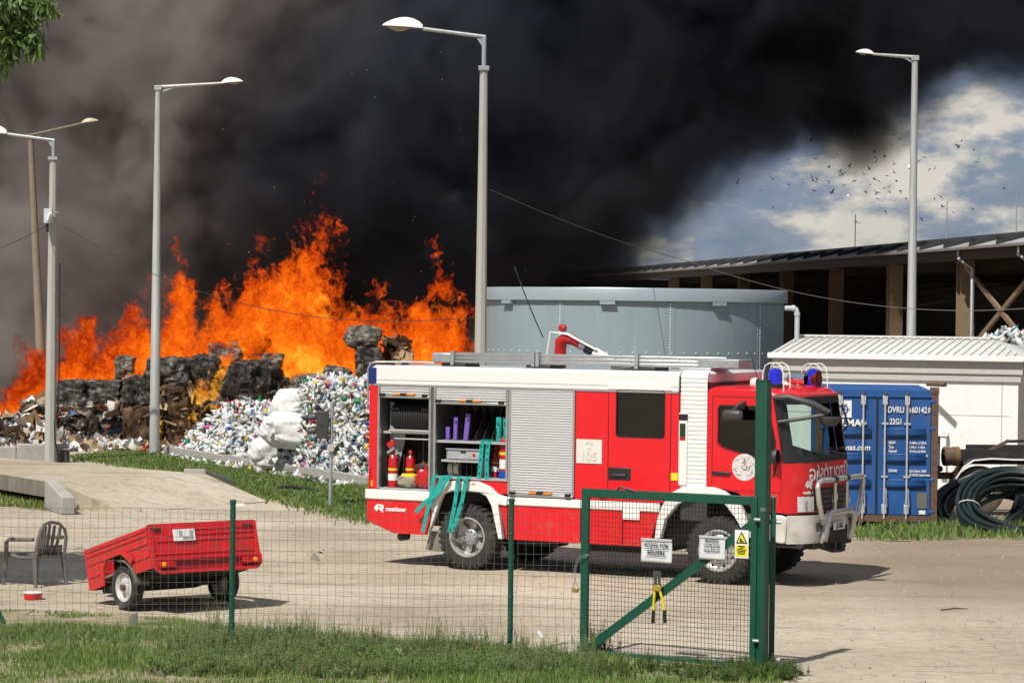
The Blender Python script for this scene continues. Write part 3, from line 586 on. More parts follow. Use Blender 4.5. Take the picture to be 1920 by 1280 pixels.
# --- body shell
MB().box(X0, X1, 0.05, WY, ZR - 0.05, ZR).build('roof_deck', ALUM, truck)
MB().panel([(X0, ZD1), (X0 + .02, 3.30), (X0 + .06, ZR), (X1 - .03, ZR), (X1 - .03, ZD1)], d0=0.0, d1=0.06).build('roof_band', WHITE, truck, bevel=0.03)
MB().box(X0 + .05, X1 - .04, 0.06, 0.16, ZR - .03, ZR + .015).build('roof_edge', WHITE, truck, bevel=0.012)
MB().box(X0 - .015, X0 + .14, -0.012, 0.3, ZD1 + .02, ZR - .02).build('rear_corner_strip', NAVY, truck, bevel=0.02)
MB().box(X0 + .1, X1 - .05, -0.014, 0.0, ZD1 - 0.005, ZD1 + .03).build('drip_rail', ALU, truck)
MB().box(X0, X0 + .05, 0.05, WY, 0.75, ZR - .06).build('rear_wall', RED, truck)
MB().box(X0 + .05, X1, WY - .05, WY, ZB, ZR - .06).build('far_side_wall', RED, truck)
MB().box(X0 + .06, X1, .9, WY - .06, 0.62, ZD0 - .02).build('subframe', UNDER, truck)
# --- near side panels
skirt_r = [S(690, 975), S(690, 934), (-0.72, ZS0), (-0.80, ZS0 - .02), (-0.82, ZB), S(742, 1000)]
MB().panel([(X0 - .02, 0.735), (X0 - .02, ZS0), (-.66, ZS0), (-.71, 0.8), (-.79, ZB), (-1.42, ZB)], d0=-0.01, d1=0.05).build('rear_skirt', RED2, truck, bevel=0.012)
MB().box(X0 - .05, -.62, -0.035, 0.05, ZS0, ZS1).build('white_stripe', WHITE, truck, bevel=0.02)
outer = [S(*p) for p in [(805, 1001), (812, 958), (806, 937), (806, 923), (820, 912), (842, 901), (899, 902), (921, 912), (934, 925), (952, 932), (952, 948), (936, 945), (944, 1010), (936, 1010)]]
inner = [S(*p) for p in [(923, 947), (914, 930), (899, 922), (848, 920), (833, 926), (825, 945), (815, 975)]]
MB().panel(outer + inner, d0=-0.05, d1=0.06).build('rear_fender', WHITE, truck, bevel=0.015)
MB().panel(inner + [S(806, 1002)] + [S(936, 1011)], d0=0.42, d1=0.45).build('wheel_housing', BLACK, truck)
MB().panel([S(806, 908), (-.66, ZS1), (-.66, 1.5), (.74, 1.5), (.74, 1.29), S(934, 925), S(921, 911.5), S(899, 901.5), S(842, 900.5), S(822, 910)], d0=0.0, d1=0.05).build('panel_over_wheel', RED, truck)
MB().panel([(.60, 1.11), (.72, ZB), (3.32, ZB), (3.44, .95), (3.52, 1.11)], d0=-0.012, d1=0.05).build('middle_skirt', RED2, truck, bevel=0.012)
MB().box(.70, 3.5, -0.035, 0.05, ZS0 + .005, ZS1 - .02).build('white_stripe', WHITE, truck, bevel=0.02)
MB().box(X0, -1.74, 0, 0.05, ZS1, ZD1).build('rear_post', RED, truck, bevel=0.01)
MB().box(X0 + .01, X0 + .05, -.015, 0.0, 1.3, 1.62).build('tail_light', REDLENS, truck); MB().box(X0 + .04, X0 + .1, -.015, 0.0, 1.32, 1.42).build('tail_light', AMBER, truck)
for a, b in ((-1.745, -1.705), (-.755, -.715), (-.665, -.625), (.70, .735), (.745, .79), (1.93, 1.965)):
    MB().box(a, b, -0.018, 0.05, 1.29 if a < -.7 or a > .72 else 1.5, ZD1 - .005).build('shutter_guide', ALU, truck)
MB().box(-1.71, -.72, 0.0, 0.9, ZS1 + .005, ZS1 + .035).build('locker_floor', ALUM, truck)
MB().box(-.66, .74, -0.02, 0.9, 1.50, 1.535).build('locker_floor', ALUM, truck)
MB().box(-.715, -.665, 0, 0.9, 1.28, ZD1).build('bulkhead', INTER, truck); MB().box(.735, .745, 0, 0.9, 1.28, ZD1).build('bulkhead', INTER, truck)
MB().box(X0 + .06, -1.72, 0.05, 0.9, ZS1, ZD1).build('bulkhead', INTER, truck)
MB().box(X0 + .06, X1, 0.88, 0.9, ZS1, ZR - .06).build('inner_wall', M('locker_back', (0.09, 0.088, 0.085), 0.6, 0.2, var=0.3, scale=2.5), truck)
MB().box(X0 + .06, 1.95, 0.05, 0.9, ZD1 - .01, ZD1 + .01).build('locker_ceiling', DGREY, truck)
def handle_bar(x0, x1, z, k):
    hb = MB().box(x0, x1, -0.045, -0.02, z - .022, z + .022).build('shutter_bar', ALU, truck, bevel=0.006)
    for x in (x0 + .03, x1 - .13): MB().box(x, x + .1, -.075, -.02, z, z + .055).build('catch', BLACK, hb, bevel=0.008)
    c = (x0 + x1) / 2
    for d in (-.21, .06): MB().box(c + d, c + d + .15, -.06, -.02, z + .03, z + .058).build('grip', ORANGE, hb)
    MB().box(c - .06, c + .06, -.065, -.02, z + .025, z + .063).build('grip_centre', BLACK, hb)
def shutter(x0, x1, z0, z1):
    m = MB(); n = max(2, int((z1 - z0) / 0.043))
    def fn(u, v): return (x0 + (x1 - x0) * u, -0.004 - 0.008 * abs(math.sin(v * n * PI)) ** 0.6, z0 + (z1 - z0) * v)
    m.grid(fn, 1, n * 6); return m
shutter(-1.70, -.76, 2.87, ZD1 - .01).build('roller_shutter', ALUM, truck, ang=0.3); handle_bar(-1.72, -.74, 2.85, 0)
shutter(-.62, .69, 2.80, ZD1 - .01).build('roller_shutter', ALUM, truck, ang=0.3); handle_bar(-.64, .71, 2.77, 1)
shutter(.79, 1.93, 1.30, ZD1 - .01).build('roller_shutter', ALUM, truck, ang=0.3, ); handle_bar(.77, 1.95, 1.285, 2)
MB().box(.79, 1.93, 0.005, 0.03, 1.29, ZD1).build('shutter_back', ALUM, truck)
# --- red panels and crew door
MB().box(1.968, 2.565, 0, 0.05, 1.26, ZD1).build('side_panel', RED, truck)
MB().box(3.675, X1, 0, 0.05, 1.26, ZD1).build('side_panel', RED, truck)
win = rrect(2.715, 3.56, 2.31, 3.055, 0.05)
door = MB().panel([(2.572, 1.26), (3.668, 1.26), (3.668, 3.14), (2.572, 3.14)], [win], -0.006, 0.05).build('crew_door', RED, truck, bevel=0.006)
MB().box(2.56, 3.68, -0.010, 0.0, 3.07, 3.16).build('door_top_rail', WHITE, door)
MB().panel(win, d0=0.012, d1=0.018).build('window', DKGLASS, door); MB().panel(rrect(2.70, 3.575, 2.295, 3.07, .06), [win], -0.014, 0.0).build('window_seal', BLACK, door)
MB().box(2.58, 2.98, -0.02, 0.0, 1.60, 1.80).build('handle_recess', BLACK, door, bevel=0.03); MB().box(2.66, 2.9, -.05, -.02, 1.66, 1.70).build('handle', DGREY, door, bevel=0.01)
MB().box(2.6, 3.65, .06, .9, 1.3, 1.34).build('crew_floor', DGREY, truck); MB().box(2.5, 2.56, .05, .9, 1.3, 3.0).build('crew_bulkhead', BLACK, truck); MB().box(3.7, 3.75, .05, .9, 1.3, 3.3).build('crew_bulkhead', BLACK, truck)
for sx_, z0_, z1_ in ((1.9665, 1.28, 3.0), (2.568, 1.27, 3.14), (3.671, 1.27, 3.14), (X1 - .03, 1.6, 3.3)): MB().box(sx_ - .005, sx_ + .005, -.008, .01, z0_, z1_).build('panel_seam', BLACK, truck)
for sx_ in (.76, 2.1, 2.85): MB().box(sx_ - .004, sx_ + .004, -.038, .01, .56, 1.25).build('panel_seam', BLACK, truck)
MB().box(X0 + .1, X1 - .06, -.004, .01, 3.125, 3.131).build('panel_seam', M('seam_grey', (.3, .3, .3), .6), truck)
yl = MB().box(3.69, 3.81, -.012, 0.0, 1.63, 1.75).build('yellow_plate', YEL, truck)
sg = MB().box(2.0, 2.46, -.014, 0, 1.85, 2.24).build('number_plate', M('off_white_plate', (0.72, 0.69, 0.64), 0.5, var=0.04), truck)
text('105', .2, PALELET, sg, face_side(2.23, -.018, 1.955), bold=.02)
hs = MB(); hs.panel(arc(2.23, 2.14, .075, 0.2, PI - .2, 8) + arc(2.23, 2.12, .05, PI - .2, .2, 8), d0=-.018, d1=-.014); hs.box(2.19, 2.27, -.018, -.014, 2.06, 2.11); hs.build('telephone_symbol', PALELET, sg)
for x, z in ((2.42, 1.33), (.02 + .05, 1.43)): MB().box(x, x + .1, -.05, -.01, z - .02, z + .02).build('side_marker', AMBER, truck, bevel=0.006)
MB().box(2.86, 3.16, -.045, -.03, .97, 1.235).build('white_sticker', LET, truck)
# --- logo on the rear skirt
lg = MB(); lx, lz = -1.70, .955
lg.panel([(lx - .10, lz), (lx - .04, lz + .065), (lx + .06, lz + .065), (lx + .1, lz + .03), (lx + .09, lz - .01), (lx + .06, lz - .02), (lx + .1, lz - .065), (lx + .05, lz - .065), (lx + .01, lz - .02), (lx - .02, lz - .02), (lx - .04, lz - .06)], [[(lx - .03, lz + .012), (lx + .04, lz + .012), (lx + .05, lz + .03), (lx - .01, lz + .035)]], -.016, -.010); lg.build('emblem', LET, truck)
text('rosenbauer', .115, LET, truck, face_side(-1.37, -.014, .945), ax=.75, bold=.03)
# --- bellows between body and cab
bw = MB()
def bel(u, v):
    z = 1.52 + (3.40 - 1.52) * v; r = 0.0
    zz = v * 27; y = -0.005 - 0.014 * abs(math.sin(zz * PI)) ** 0.5
    x = X1 - .0 + .46 * u
    if v > .93: y += (v - .93) ** 2 * 18
    return (x, y, z)
bw.grid(bel, 3, 216); bw.build('bellows', WHITE, truck, ang=0.35)
MB().box(X1, X1 + .46, .06, WY - .05, 3.2, 3.385).build('bellows_roof', WHITE, truck, bevel=0.04); MB().box(X1, X1 + .46, 0.03, WY - .05, 1.0, 3.2).build('bellows_core', DGREY, truck)
bp = MB().box(X1 - .02, X1 + .13, -.045, 0, 1.56, 2.72).build('light_strip', WHITE, truck, bevel=0.01)
MB().box(X1 - .015, X1 + .13, -.05, -.02, 2.60, 2.70).build('strip_top', BLACK, bp); MB().box(X1, X1 + .1, -.05, -.045, 2.33, 2.55).build('dark_lens', M('dark_green_lens', (0.01, 0.05, 0.02), 0.2), bp); MB().box(X1, X1 + .1, -.05, -.045, 2.28, 2.325).build('red_strip_lens', REDLENS, bp)
# --- cab
ZF = 1.98
def lean(z): return 5.60 - max(0, z - ZF) * 0.175 + (max(0, ZF - z) * 0.03 if z < ZF else 0)
def fs(y, z): t_ = abs((y - 1.25) / 1.25); return lean(z) + 0.35 * (1 - min(1, t_) ** 5.5)
pc = [S(*p) for p in [(1324, 731), (1332, 726)]]
cab_out = [(4.30, 1.42), (4.30, 3.06), (4.36, 3.12), (5.36, 3.115), (lean(2.98), 2.98), (lean(ZF), ZF), (lean(1.18), 1.18), (5.12, 1.18), (5.0, 1.36), (4.85, 1.47), (4.55, 1.53), (4.35, 1.48)]
wc = [S(*p) for p in [(1348, 762), (1352, 760), (1420, 757), (1443, 757), (1455, 800), (1456, 868), (1440, 866), (1352, 838), (1347, 830)]]
wc = [(4.50, 2.80), (4.54, 2.845), (5.30, 2.845), (5.36, 2.80), (5.47, 2.30), (5.47, 1.96), (4.58, 2.19), (4.50, 2.26)]
cs = MB().panel(cab_out, [wc], 0.0, 0.06).build('cab_side', RED, truck, bevel=0.012)
csf = MB().panel(cab_out, [wc], WY - .06, WY).build('cab_side', RED, truck)
MB().panel(wc, d0=0.02, d1=0.026).build('window', DKGLASS, cs); MB().panel(wc, d0=WY - .03, d1=WY - .024).build('window', GLASS, csf)
sc_ = [(4.5 + (a - 4.98) * 1.035 + .48, 2.42 + (b - 2.42) * 1.05) for a, b in wc]
MB().panel(sc_, [wc], -0.006, 0.0).build('window_seal', BLACK, cs)
for pts_ in ([(4.40, 3.0), (4.40, 1.55)], [(5.56, 2.96), (5.585, 2.0), (5.57, 1.3)], [(4.40, 3.0), (5.50, 2.99)]):
    MB().tube([(a, -0.001, b) for a, b in pts_], 0.006, 4).build('door_gap', BLACK, cs)
MB().box(4.33, 5.58, -.006, 0, 1.50, 1.512).build('crease_line', M('crease_red', (0.4, 0.006, 0.01), 0.5), cs)
hd = MB().box(4.41, 4.72, -.03, 0, 1.745, 1.80).build('door_handle', BLACK, cs, bevel=0.012)
# emblem disc on the cab door
ed = MB().panel(arc(4.96, 1.885, .215, 0, 2 * PI, 28)[:-1], d0=-.008, d1=0).build('round_sticker', M('sticker_pale', (0.66, 0.60, 0.60), 0.5, var=0.1, scale=14), cs)
cm = MB()
for i in range(34):
    a, r0 = random.uniform(0, 6.28), random.uniform(0.02, .19); p = Vector((4.96 + r0 * math.cos(a), -.010, 1.885 + r0 * math.sin(a))); an = random.uniform(0, PI); d = Vector((math.cos(an), 0, math.sin(an))) * random.uniform(.015, .045)
    if math.hypot(p.x + d.x - 4.96, p.z + d.z - 1.885) < .2 and math.hypot(p.x - d.x - 4.96, p.z - d.z - 1.885) < .2: cm.beam(p - d, p + d, .003, .006)
tag(cm.build('sticker_print', DGREY, ed), kind='stuff')
text('ATEGO', .07, CHROME, cs, face_side(5.40, -.006, 1.45), bold=.02)
# cab back, roof, floor
MB().box(4.30, 4.36, 0.06, WY - .06, 1.4, 3.06).build('cab_back', M('cab_lining', (0.05, 0.05, 0.05), 0.8), truck)
def rf_(u, v):
    y = WY * v; e = fs(y, 2.98) + .02; x = 4.32 + (e - 4.32) * u
    z = 3.115 + 0.05 * (1 - (2 * v - 1) ** 4) - 0.14 * max(0, (u - .72) / .28) ** 2.2
    if v in (0.0, 1.0): z = min(z, 3.10 - 0.13 * max(0, (u - .72) / .28) ** 2)
    return (x, y, z)
MB().grid(rf_, 16, 16).build('cab_roof', RED, truck, solid=0.03)
wsf = lambda z0, z1, y0, y1, off=0.0: (lambda u, v: (fs(y0 + (y1 - y0) * u, z0 + (z1 - z0) * v) + off, y0 + (y1 - y0) * u, z0 + (z1 - z0) * v))
wso = MB().grid(wsf(2.08, 2.90, .12, WY - .12), 24, 4).build('windscreen', GLASS, truck)
for y0, y1, z0, z1 in ((0.0, .13, 1.97, 3.0), (WY - .13, WY, 1.97, 3.0), (.1, WY - .1, 1.97, 2.09), (.1, WY - .1, 2.89, 3.0)):
    MB().grid(wsf(z0, z1, y0, y1, .008), 12, 4).build('screen_surround', BLACK, wso)
MB().grid(wsf(1.17, 1.97, 0.0, WY, .0), 30, 8).build('front_panel', RED2, truck)
for y0, y1 in ((.95, 1.85), (1.75, 2.38)):
    za = 2.12
    MB().tube([(fs(y1, 2.07) + .03, y1, 2.05), (fs(y0, 2.1) + .03, y0, 2.16)], .012, 5).build('wiper', BLACK, wso); MB().tube([(fs(y0 - .35, 2.1) + .03, max(.2, y0 - .35), 2.14), (fs(y0 + .35, 2.1) + .03, y0 + .35, 2.18)], .01, 5).build('wiper', BLACK, wso)
# inside the cab
MB().box(5.0, 5.62, .1, WY - .1, 1.3, 2.02).build('dashboard', DGREY, truck, bevel=0.08)
for y in (.55, 1.75):
    MB().box(4.5, 4.9, y - .25, y + .25, 1.45, 1.7).build('seat', DGREY, truck, bevel=0.05); MB().box(4.42, 4.56, y - .25, y + .25, 1.65, 2.35).build('seat_back', DGREY, truck, bevel=0.05)
MB().tube([(5.08 + .06 * math.cos(a), .55 + .2 * math.cos(a), 2.08 + .2 * math.sin(a)) for a in np.linspace(0, 2 * PI, 21)[:-1]], .016, 6, closed=True).build('steering_wheel', BLACK, truck)
MB().lathe([(.01, .13), (.12, .11), (.19, .02), (.2, -.05)], (5.35, 1.05, 2.06), 'z', 14).build('helmet', M('helmet_tan', (0.45, 0.36, 0.2), 0.4), truck)
MB().box(5.25, 5.3, .35, .7, 2.02, 2.34, Matrix.Translation((5.27, .5, 2.0)) @ Matrix.Rotation(.5, 4, 'Y') @ Matrix.Translation((-5.27, -.5, -2.0))).build('clipboard', BLACK, truck)
# front lettering, follows the bowed panel
lt = textmesh('TŰZOLTÓSÁG', .27, LET, ax=1.12, bold=.02)
xsv = [v.co.x for v in lt.vertices]; sc2 = 1.80 / (max(xsv) - min(xsv))
for v in lt.vertices:
    y = 1.28 - v.co.x * sc2; zz = 1.77 + v.co.y; v.co = Vector((fs(y, zz) + .006 + v.co.z, y, zz))
obj('lettering', lt, truck)
text('rosenbauer', .075, LET, truck, Matrix(((0, 0, 1, fs(.32, 1.5) + .012), (1, 0, 0, .34), (0, 1, 0, 1.50), (0, 0, 0, 1))) @ Matrix.Rotation(-.33, 4, 'Y'), ax=.7, bold=.04)
em_ = MB().panel([(-.08, 0), (-.03, .07), (.07, .07), (.09, .02), (.05, -.02), (.09, -.07), (.04, -.07), (0, -.02), (-.04, -.05)], mapf=lambda a, b, d: (fs(.36 + a, 1.6) + .004 + d * .1, .36 + a, 1.62 + b)).build('emblem', LET, truck)
# grille, headlights, bumper
gr_ = MB().grid(wsf(1.20, 1.56, .40, WY - .38, .012), 20, 4).build('grille', BLACK, truck)
for z in (1.25, 1.33, 1.41, 1.49): MB().grid(wsf(z, z + .025, .5, WY - .5, .035), 16, 1).build('grille_bar', M('grille_grey', (.10, .10, .10), .5) if z < 1.3 else bpy.data.materials['grille_grey'], gr_)
MB().tube([(fs(1.25, 1.38) + .05, 1.25 + .11 * math.cos(a), 1.38 + .11 * math.sin(a)) for a in np.linspace(0, 2 * PI, 25)[:-1]], .012, 6, closed=True).build('badge_ring', CHROME, gr_)
for s_ in (0, 1):
    yc0, yc1 = ((.14, .46) if s_ == 0 else (WY - .46, WY - .14))
    hl = MB().grid(wsf(1.20, 1.44, yc0, yc1, .02), 6, 4).build('headlight', LAMPGL, truck)
    MB().lathe([(.01, .0), (.07, -.02), (.08, .02)], (fs((yc0 + yc1) / 2, 1.3) + .0, (yc0 + yc1) / 2, 1.31), 'x', 12).build('reflector', CHROME, hl)
bmp = MB().grid(lambda u, v: (fs(WY * u, 1.0) + .07 - .10 * max(0, .28 - v) * (1 if .3 < u < .7 else .6), -.03 + (WY + .06) * u, .70 + .45 * v), 30, 6).build('bumper', DIRTYWHITE, truck)
MB().panel([(4.98, .78), (5.62, .70), (5.68, .72), (5.70, 1.12), (5.60, 1.15), (5.16, 1.15), (5.06, 1.02)], d0=-.03, d1=.02).build('bumper_end', DIRTYWHITE, truck, bevel=0.02)
for i in range(13): MB().box(fs(.42 + i * .035, .95) + .05, fs(.42 + i * .035, .95) + .095, .36 + i * .035, .375 + i * .035, .88, 1.03).build('lamp_grille_bar', CHROME, bmp)
MB().grid(wsf(.86, 1.05, .34, .84, .078), 6, 2).build('fog_lamp', LAMPGL, bmp)
for i in range(13): MB().box(fs(WY - .42 - i * .035, .95) + .05, fs(WY - .42 - i * .035, .95) + .095, WY - .375 - i * .035, WY - .36 - i * .035, .88, 1.03).build('lamp_grille_bar', CHROME, bmp)
MB().box(5.88, 6.06, .95, 1.75, .66, .92).build('bumper_recess', UNDER, bmp)
MB().box(5.2, 6.0, .4, WY - .4, .60, .72).build('underrun_bar', UNDER, truck)
pl = MB().box(6.08, 6.10, 1.02, 1.52, .87, 1.0).build('licence_plate', LET, truck, bevel=0.006)
text('JZ-063', .13, BLET, pl, Matrix(((0, 0, 1, 6.103), (1, 0, 0, 1.27), (0, 1, 0, .935), (0, 0, 0, 1))), ax=.9, bold=.01)
MB().lathe([(.001, 0), (.05, 0)], (6.085, .86, 1.02), 'x', 14).build('round_badge', REDLENS, bmp)
# bull bar
bb = thing_part = MB()
XB = 6.12
bb.tube([(XB, .42, 1.1), (XB, .28, 1.35), (XB, .20, 1.60), (XB, .24, 1.66), (XB, .34, 1.69), (XB, 2.16, 1.69), (XB, 2.26, 1.66), (XB, 2.30, 1.60), (XB, 2.22, 1.35), (XB, 2.08, 1.1)], .042, 10)
bb.tube([(XB, .42, 1.1), (XB - .03, .5, 1.03), (XB - .05, .62, 1.0)], .042, 10); bb.tube([(XB, 2.08, 1.1), (XB - .03, 2.0, 1.03), (XB - .05, 1.88, 1.0)], .042, 10)
for y in (.98, 1.52): bb.tube([(XB, y, 1.69), (XB, y, 1.14)], .032, 10)
bb.tube([(XB - .1, .58, .70), (XB - .03, .62, .85), (XB, .62, 1.02), (XB, .72, 1.13), (XB, .84, 1.16), (XB, 1.66, 1.16), (XB, 1.78, 1.13), (XB, 1.88, 1.02), (XB - .03, 1.88, .85), (XB - .1, 1.92, .70)], .055, 10)
bbo = bb.build('bull_bar', STEEL, truck)
for y in (.98, 1.52): MB().cyl((XB, y - .05, 1.69), (XB, y + .05, 1.69), .056, 10).build('clamp', BLACK, bbo)
MB().tube([(5.95, .75, .62), (6.15, .8, .56), (6.15, 1.2, .54), (6.1, 1.5, .6)], .03, 8).build('tow_hook', UNDER, truck); MB().box(5.9, 6.18, 1.15, 1.35, .52, .68).build('tow_jaw', UNDER, truck, bevel=0.02)
# --- front fender
fo = [S(*p) for p in [(1229, 1011), (1233, 975), (1244, 945), (1262, 922), (1285, 911), (1341, 913), (1360, 920), (1386, 942), (1400, 968), (1404, 990)]]
fi = [S(*p) for p in [(1392, 992), (1380, 970), (1361, 945), (1335, 931), (1304, 931), (1273, 944), (1249, 973), (1240, 1008)]]
MB().panel(fo + fi, d0=-.05, d1=.08).build('front_fender', WHITE, truck, bevel=0.015)
MB().panel([(fo[0][0], .56)] + fo[1:-1] + [(4.98, .72), (4.9, .56)], d0=.42, d1=.46).build('wheel_housing', BLACK, truck)
MB().box(4.93, 5.12, .0, .08, .80, 1.15).build('fender_bracket', INTER, truck)
MB().box(3.5, 5.6, .5, WY - .5, .62, 1.3).build('engine_block', UNDER, truck)
# --- wheels
def tyre_mesh(r=.545, wd=.36, lug=30):
    m = MB(); pr = [(.30, -wd / 2 + .02), (.33, -wd / 2), (.44, -wd / 2 - .005), (r - .06, -wd / 2 + .005), (r - .02, -wd / 2 + .035), (r - .012, -wd / 2 + .08), (r - .012, wd / 2 - .08), (r - .02, wd / 2 - .035), (r - .06, wd / 2 - .005), (.44, wd / 2), (.30, wd / 2 - .02)]
    m.lathe(pr, (0, 0, 0), 'y', 48)
    for k in range(lug):
        a = 2 * PI * k / lug; R_ = Matrix.Rotation(a, 4, 'Y')
        m.box(r - .03, r + .003, -wd / 2 + .012, -wd / 2 + .15, -.034, .026, R_); m.box(r - .03, r + .003, wd / 2 - .15, wd / 2 - .012, -.01, .05, R_); m.box(r - .03, r + .003, -.04, .04, -.03, .03, R_)
        m.box(r - .075, r - .02, -wd / 2 + .003, -wd / 2 + .03, -.03, .022, R_)
    return m.mesh('tyre', RUBBER, ang=0.5)
tyre = tyre_mesh()
def wheel(s, y, kind, flip=False):
    wo = obj('wheel', tyre, truck); wo.location = (s, y, .54)
    sg_ = -1 if not flip else 1
    if kind == 'rear':
        rm = MB().lathe([(.325, -.16 * 1), (.335, -.185), (.315, -.19), (.30, -.17), (.285, -.10), (.275, .02), (.24, .045), (.12, .05)], (0, 0, 0), 'y', 40).build('rim', RIMG if not flip else DGREY, wo)
        hb = MB().lathe([(.135, .05), (.13, -.06), (.115, -.075), (.06, -.085), (.001, -.085)], (0, 0, 0), 'y', 20).build('hub', GALV, wo)
        for k in range(10):
            a = 2 * PI * k / 10; MB().cyl((.105 * math.cos(a), -.07, .105 * math.sin(a)), (.105 * math.cos(a), -.10, .105 * math.sin(a)), .016, 6).build('wheel_nut', GALV, hb)
        for k in range(6):
            a = 2 * PI * k / 6 + .3; MB().beam((.12 * math.cos(a), .0, .12 * math.sin(a)), (.285 * math.cos(a), -.02, .285 * math.sin(a)), .1, .03, (0, 1, 0)).build('spoke', RIMG, rm)
    else:
        rm = MB().lathe([(.325, -.16), (.335, -.185), (.315, -.19), (.295, -.15), (.26, -.13), (.22, -.155), (.17, -.19), (.12, -.20)], (0, 0, 0), 'y', 40).build('rim', RIMG, wo)
        hb = MB().lathe([(.13, -.195), (.12, -.24), (.07, -.26), (.001, -.262)], (0, 0, 0), 'y', 20).build('hub', GALV, wo)
        for k in range(10):
            a = 2 * PI * k / 10; MB().cyl((.165 * math.cos(a), -.18, .165 * math.sin(a)), (.165 * math.cos(a), -.225, .165 * math.sin(a)), .02, 6).build('wheel_nut', GALV, hb)
        for k in range(8):
            a = 2 * PI * k / 8; MB().cyl((.245 * math.cos(a), -.120, .245 * math.sin(a)), (.245 * math.cos(a), -.142, .245 * math.sin(a)), .028, 10).build('vent_hole', BLACK, rm)
    if flip: wo.rotation_euler = (0, 0, PI)
    return wo
wheel(0, .16, 'rear'); wheel(WB, .16, 'front').rotation_euler = (0, .4, .06); wheel(0, WY - .16, 'rear', True); wheel(WB, WY - .16, 'front', True)
MB().cyl((0, .3, .54), (0, WY - .3, .54), .09, 10).build('axle', UNDER, truck); MB().cyl((WB, .3, .54), (WB, WY - .3, .54), .09, 10).build('axle', UNDER, truck)
MB().box(.72, 1.5, .35, .8, .42, .62).build('fuel_tank', UNDER, truck, bevel=0.03); MB().box(1.9, 3.2, .5, WY - .5, .38, .62).build('underbody', UNDER, truck)
MB().panel([(-.86, .28), (-.76, .60), (-.42, .60), (-.5, .26)], d0=.1, d1=.12).build('mud_flap', M('mud_flap', (0.2, 0.19, 0.16), 0.9), truck)
MB().cyl((-1.33, .1, .48), (-1.33, .3, .48), .075, 14).build('tail_pipe', BLACK, truck)
# --- roof gear: ladder, monitor, rail, beacons
lad = MB(); y0 = .32
for z, yy in ((3.46, .30), (3.52, .30), (3.58, .30), (3.46, .78), (3.52, .78), (3.58, .78)):
    lad.box(-.55, 4.05 if z < 3.57 else 4.3, yy, yy + .05, z - .02, z + .025)
lado = lad.build('ladder', ALU, truck, bevel=0.006)
rg = MB()
for i in range(16): rg.cyl((-.3 + i * .29, .32, 3.46), (-.3 + i * .29, .8, 3.46), .014, 6); rg.cyl((-.3 + i * .29, .32, 3.58), (-.3 + i * .29, .8, 3.58), .014, 6)
rg.build('rung', ALU, lado)
MB().box(4.0, 4.72, .28, .84, 3.44, 3.58).build('ladder_foot', GALV, lado, bevel=0.01); MB().box(-.86, -.5, .26, .86, 3.44, 3.60).build('ladder_head', GALV, lado, bevel=0.02)
for x in (1.02, 1.10, -.5, 2.9): MB().box(x, x + .06, .25, .36, 3.40, 3.63).build('ladder_clamp', GALV, lado)
for x in (-.6, 1.0, 2.9): MB().box(x - .1, x + .35, .3, .85, 3.36, 3.43).build('ladder_bracket', DGREY, lado, bevel=0.01)
MB().box(3.7, 4.25, .25, 1.0, 3.18, 3.44).build('ladder_carrier', ALUM, truck, bevel=0.01)
rail = MB().tube([(X0 - .02, -.02, 2.6), (X0 - .03, .0, 3.3), (X0 - .0, .02, 3.40), (X0 + .1, .05, 3.43), (X0 + .9, .08, 3.44), (X0 + 1.2, .1, 3.43)], .018, 8).build('hand_rail', ALU, truck)
mon = MB()
mn = Vector((1.05, 1.25, 3.42))
mo = thing_part = MB().cyl(mn + Vector((.02, 0, -.08)), mn + Vector((.02, 0, .28)), .1, 14).build('water_monitor', REDLENS, truck)
MON = M('monitor_red', (0.5, 0.012, 0.015), 0.3, coat=.4)
mo.data.materials[0] = MON
MB().tube([mn + Vector((.02, 0, .25)), mn + Vector((.03, 0, .38)), mn + Vector((.12, 0, .45)), mn + Vector((.28, 0, .41)), mn + Vector((.42, 0, .33))], [.1, .11, .105, .085, .075], 12).build('elbow', MON, mo)
MB().cyl(mn + Vector((.40, 0, .34)), mn + Vector((.5, 0, .29)), .085, 12).build('coupling', CHROME, mo); MB().cyl(mn + Vector((.5, 0, .29)), mn + Vector((.68, 0, .2)), .085, 12).build('sleeve', BLACK, mo)
MB().tube([mn + Vector((.66, 0, .21)), mn + Vector((.85, 0, .13)), mn + Vector((1.1, 0, .02))], [.1, .09, .03], 12).build('nozzle', WHITE, mo)
MB().tube([mn + Vector((-.2, -.1, .0)), mn + Vector((-.12, -.1, .55)), mn + Vector((.2, -.1, .52)), mn + Vector((.75, -.1, .26))], .022, 6).build('frame_tube', WHITE, mo)
MB().lathe([(.01, .08), (.06, .05), (.07, 0), (.05, -.05), (.01, -.08)], mn + Vector((.08, -.05, .62)), 'x', 10).build('hand_wheel', MON, mo)
MB().tube([(2.2, .9, 3.38), (2.6, .92, 3.46), (3.0, .94, 3.44), (3.2, .95, 3.38)], [.05, .08, .07, .03], 10).build('hose_nozzle', WHITE, truck)
def beacon(s, y, z):
    b_ = MB().cyl((s, y, z - .1), (s, y, z + .04), .12, 16).build('beacon', BLACK, truck)
    MB().lathe([(.11, .04), (.112, .20), (.095, .26), (.05, .29), (.001, .295)], (s, y, z), 'z', 20).build('lens', BLUELENS, b_)
    for q in (-.14, .14):
        MB().tube([(s - .17, y + q, z - .12), (s - .16, y + q, z + .2), (s - .12, y + q, z + .33), (s - .05, y + q, z + .37), (s + .08, y + q, z + .37), (s + .15, y + q, z + .33), (s + .19, y + q, z + .2), (s + .20, y + q, z - .16)], .0105, 6).build('guard', WHITE, b_)
    MB().cyl((s, y - .14, z + .37), (s, y + .14, z + .37), .012, 6).build('guard_bar', WHITE, b_)
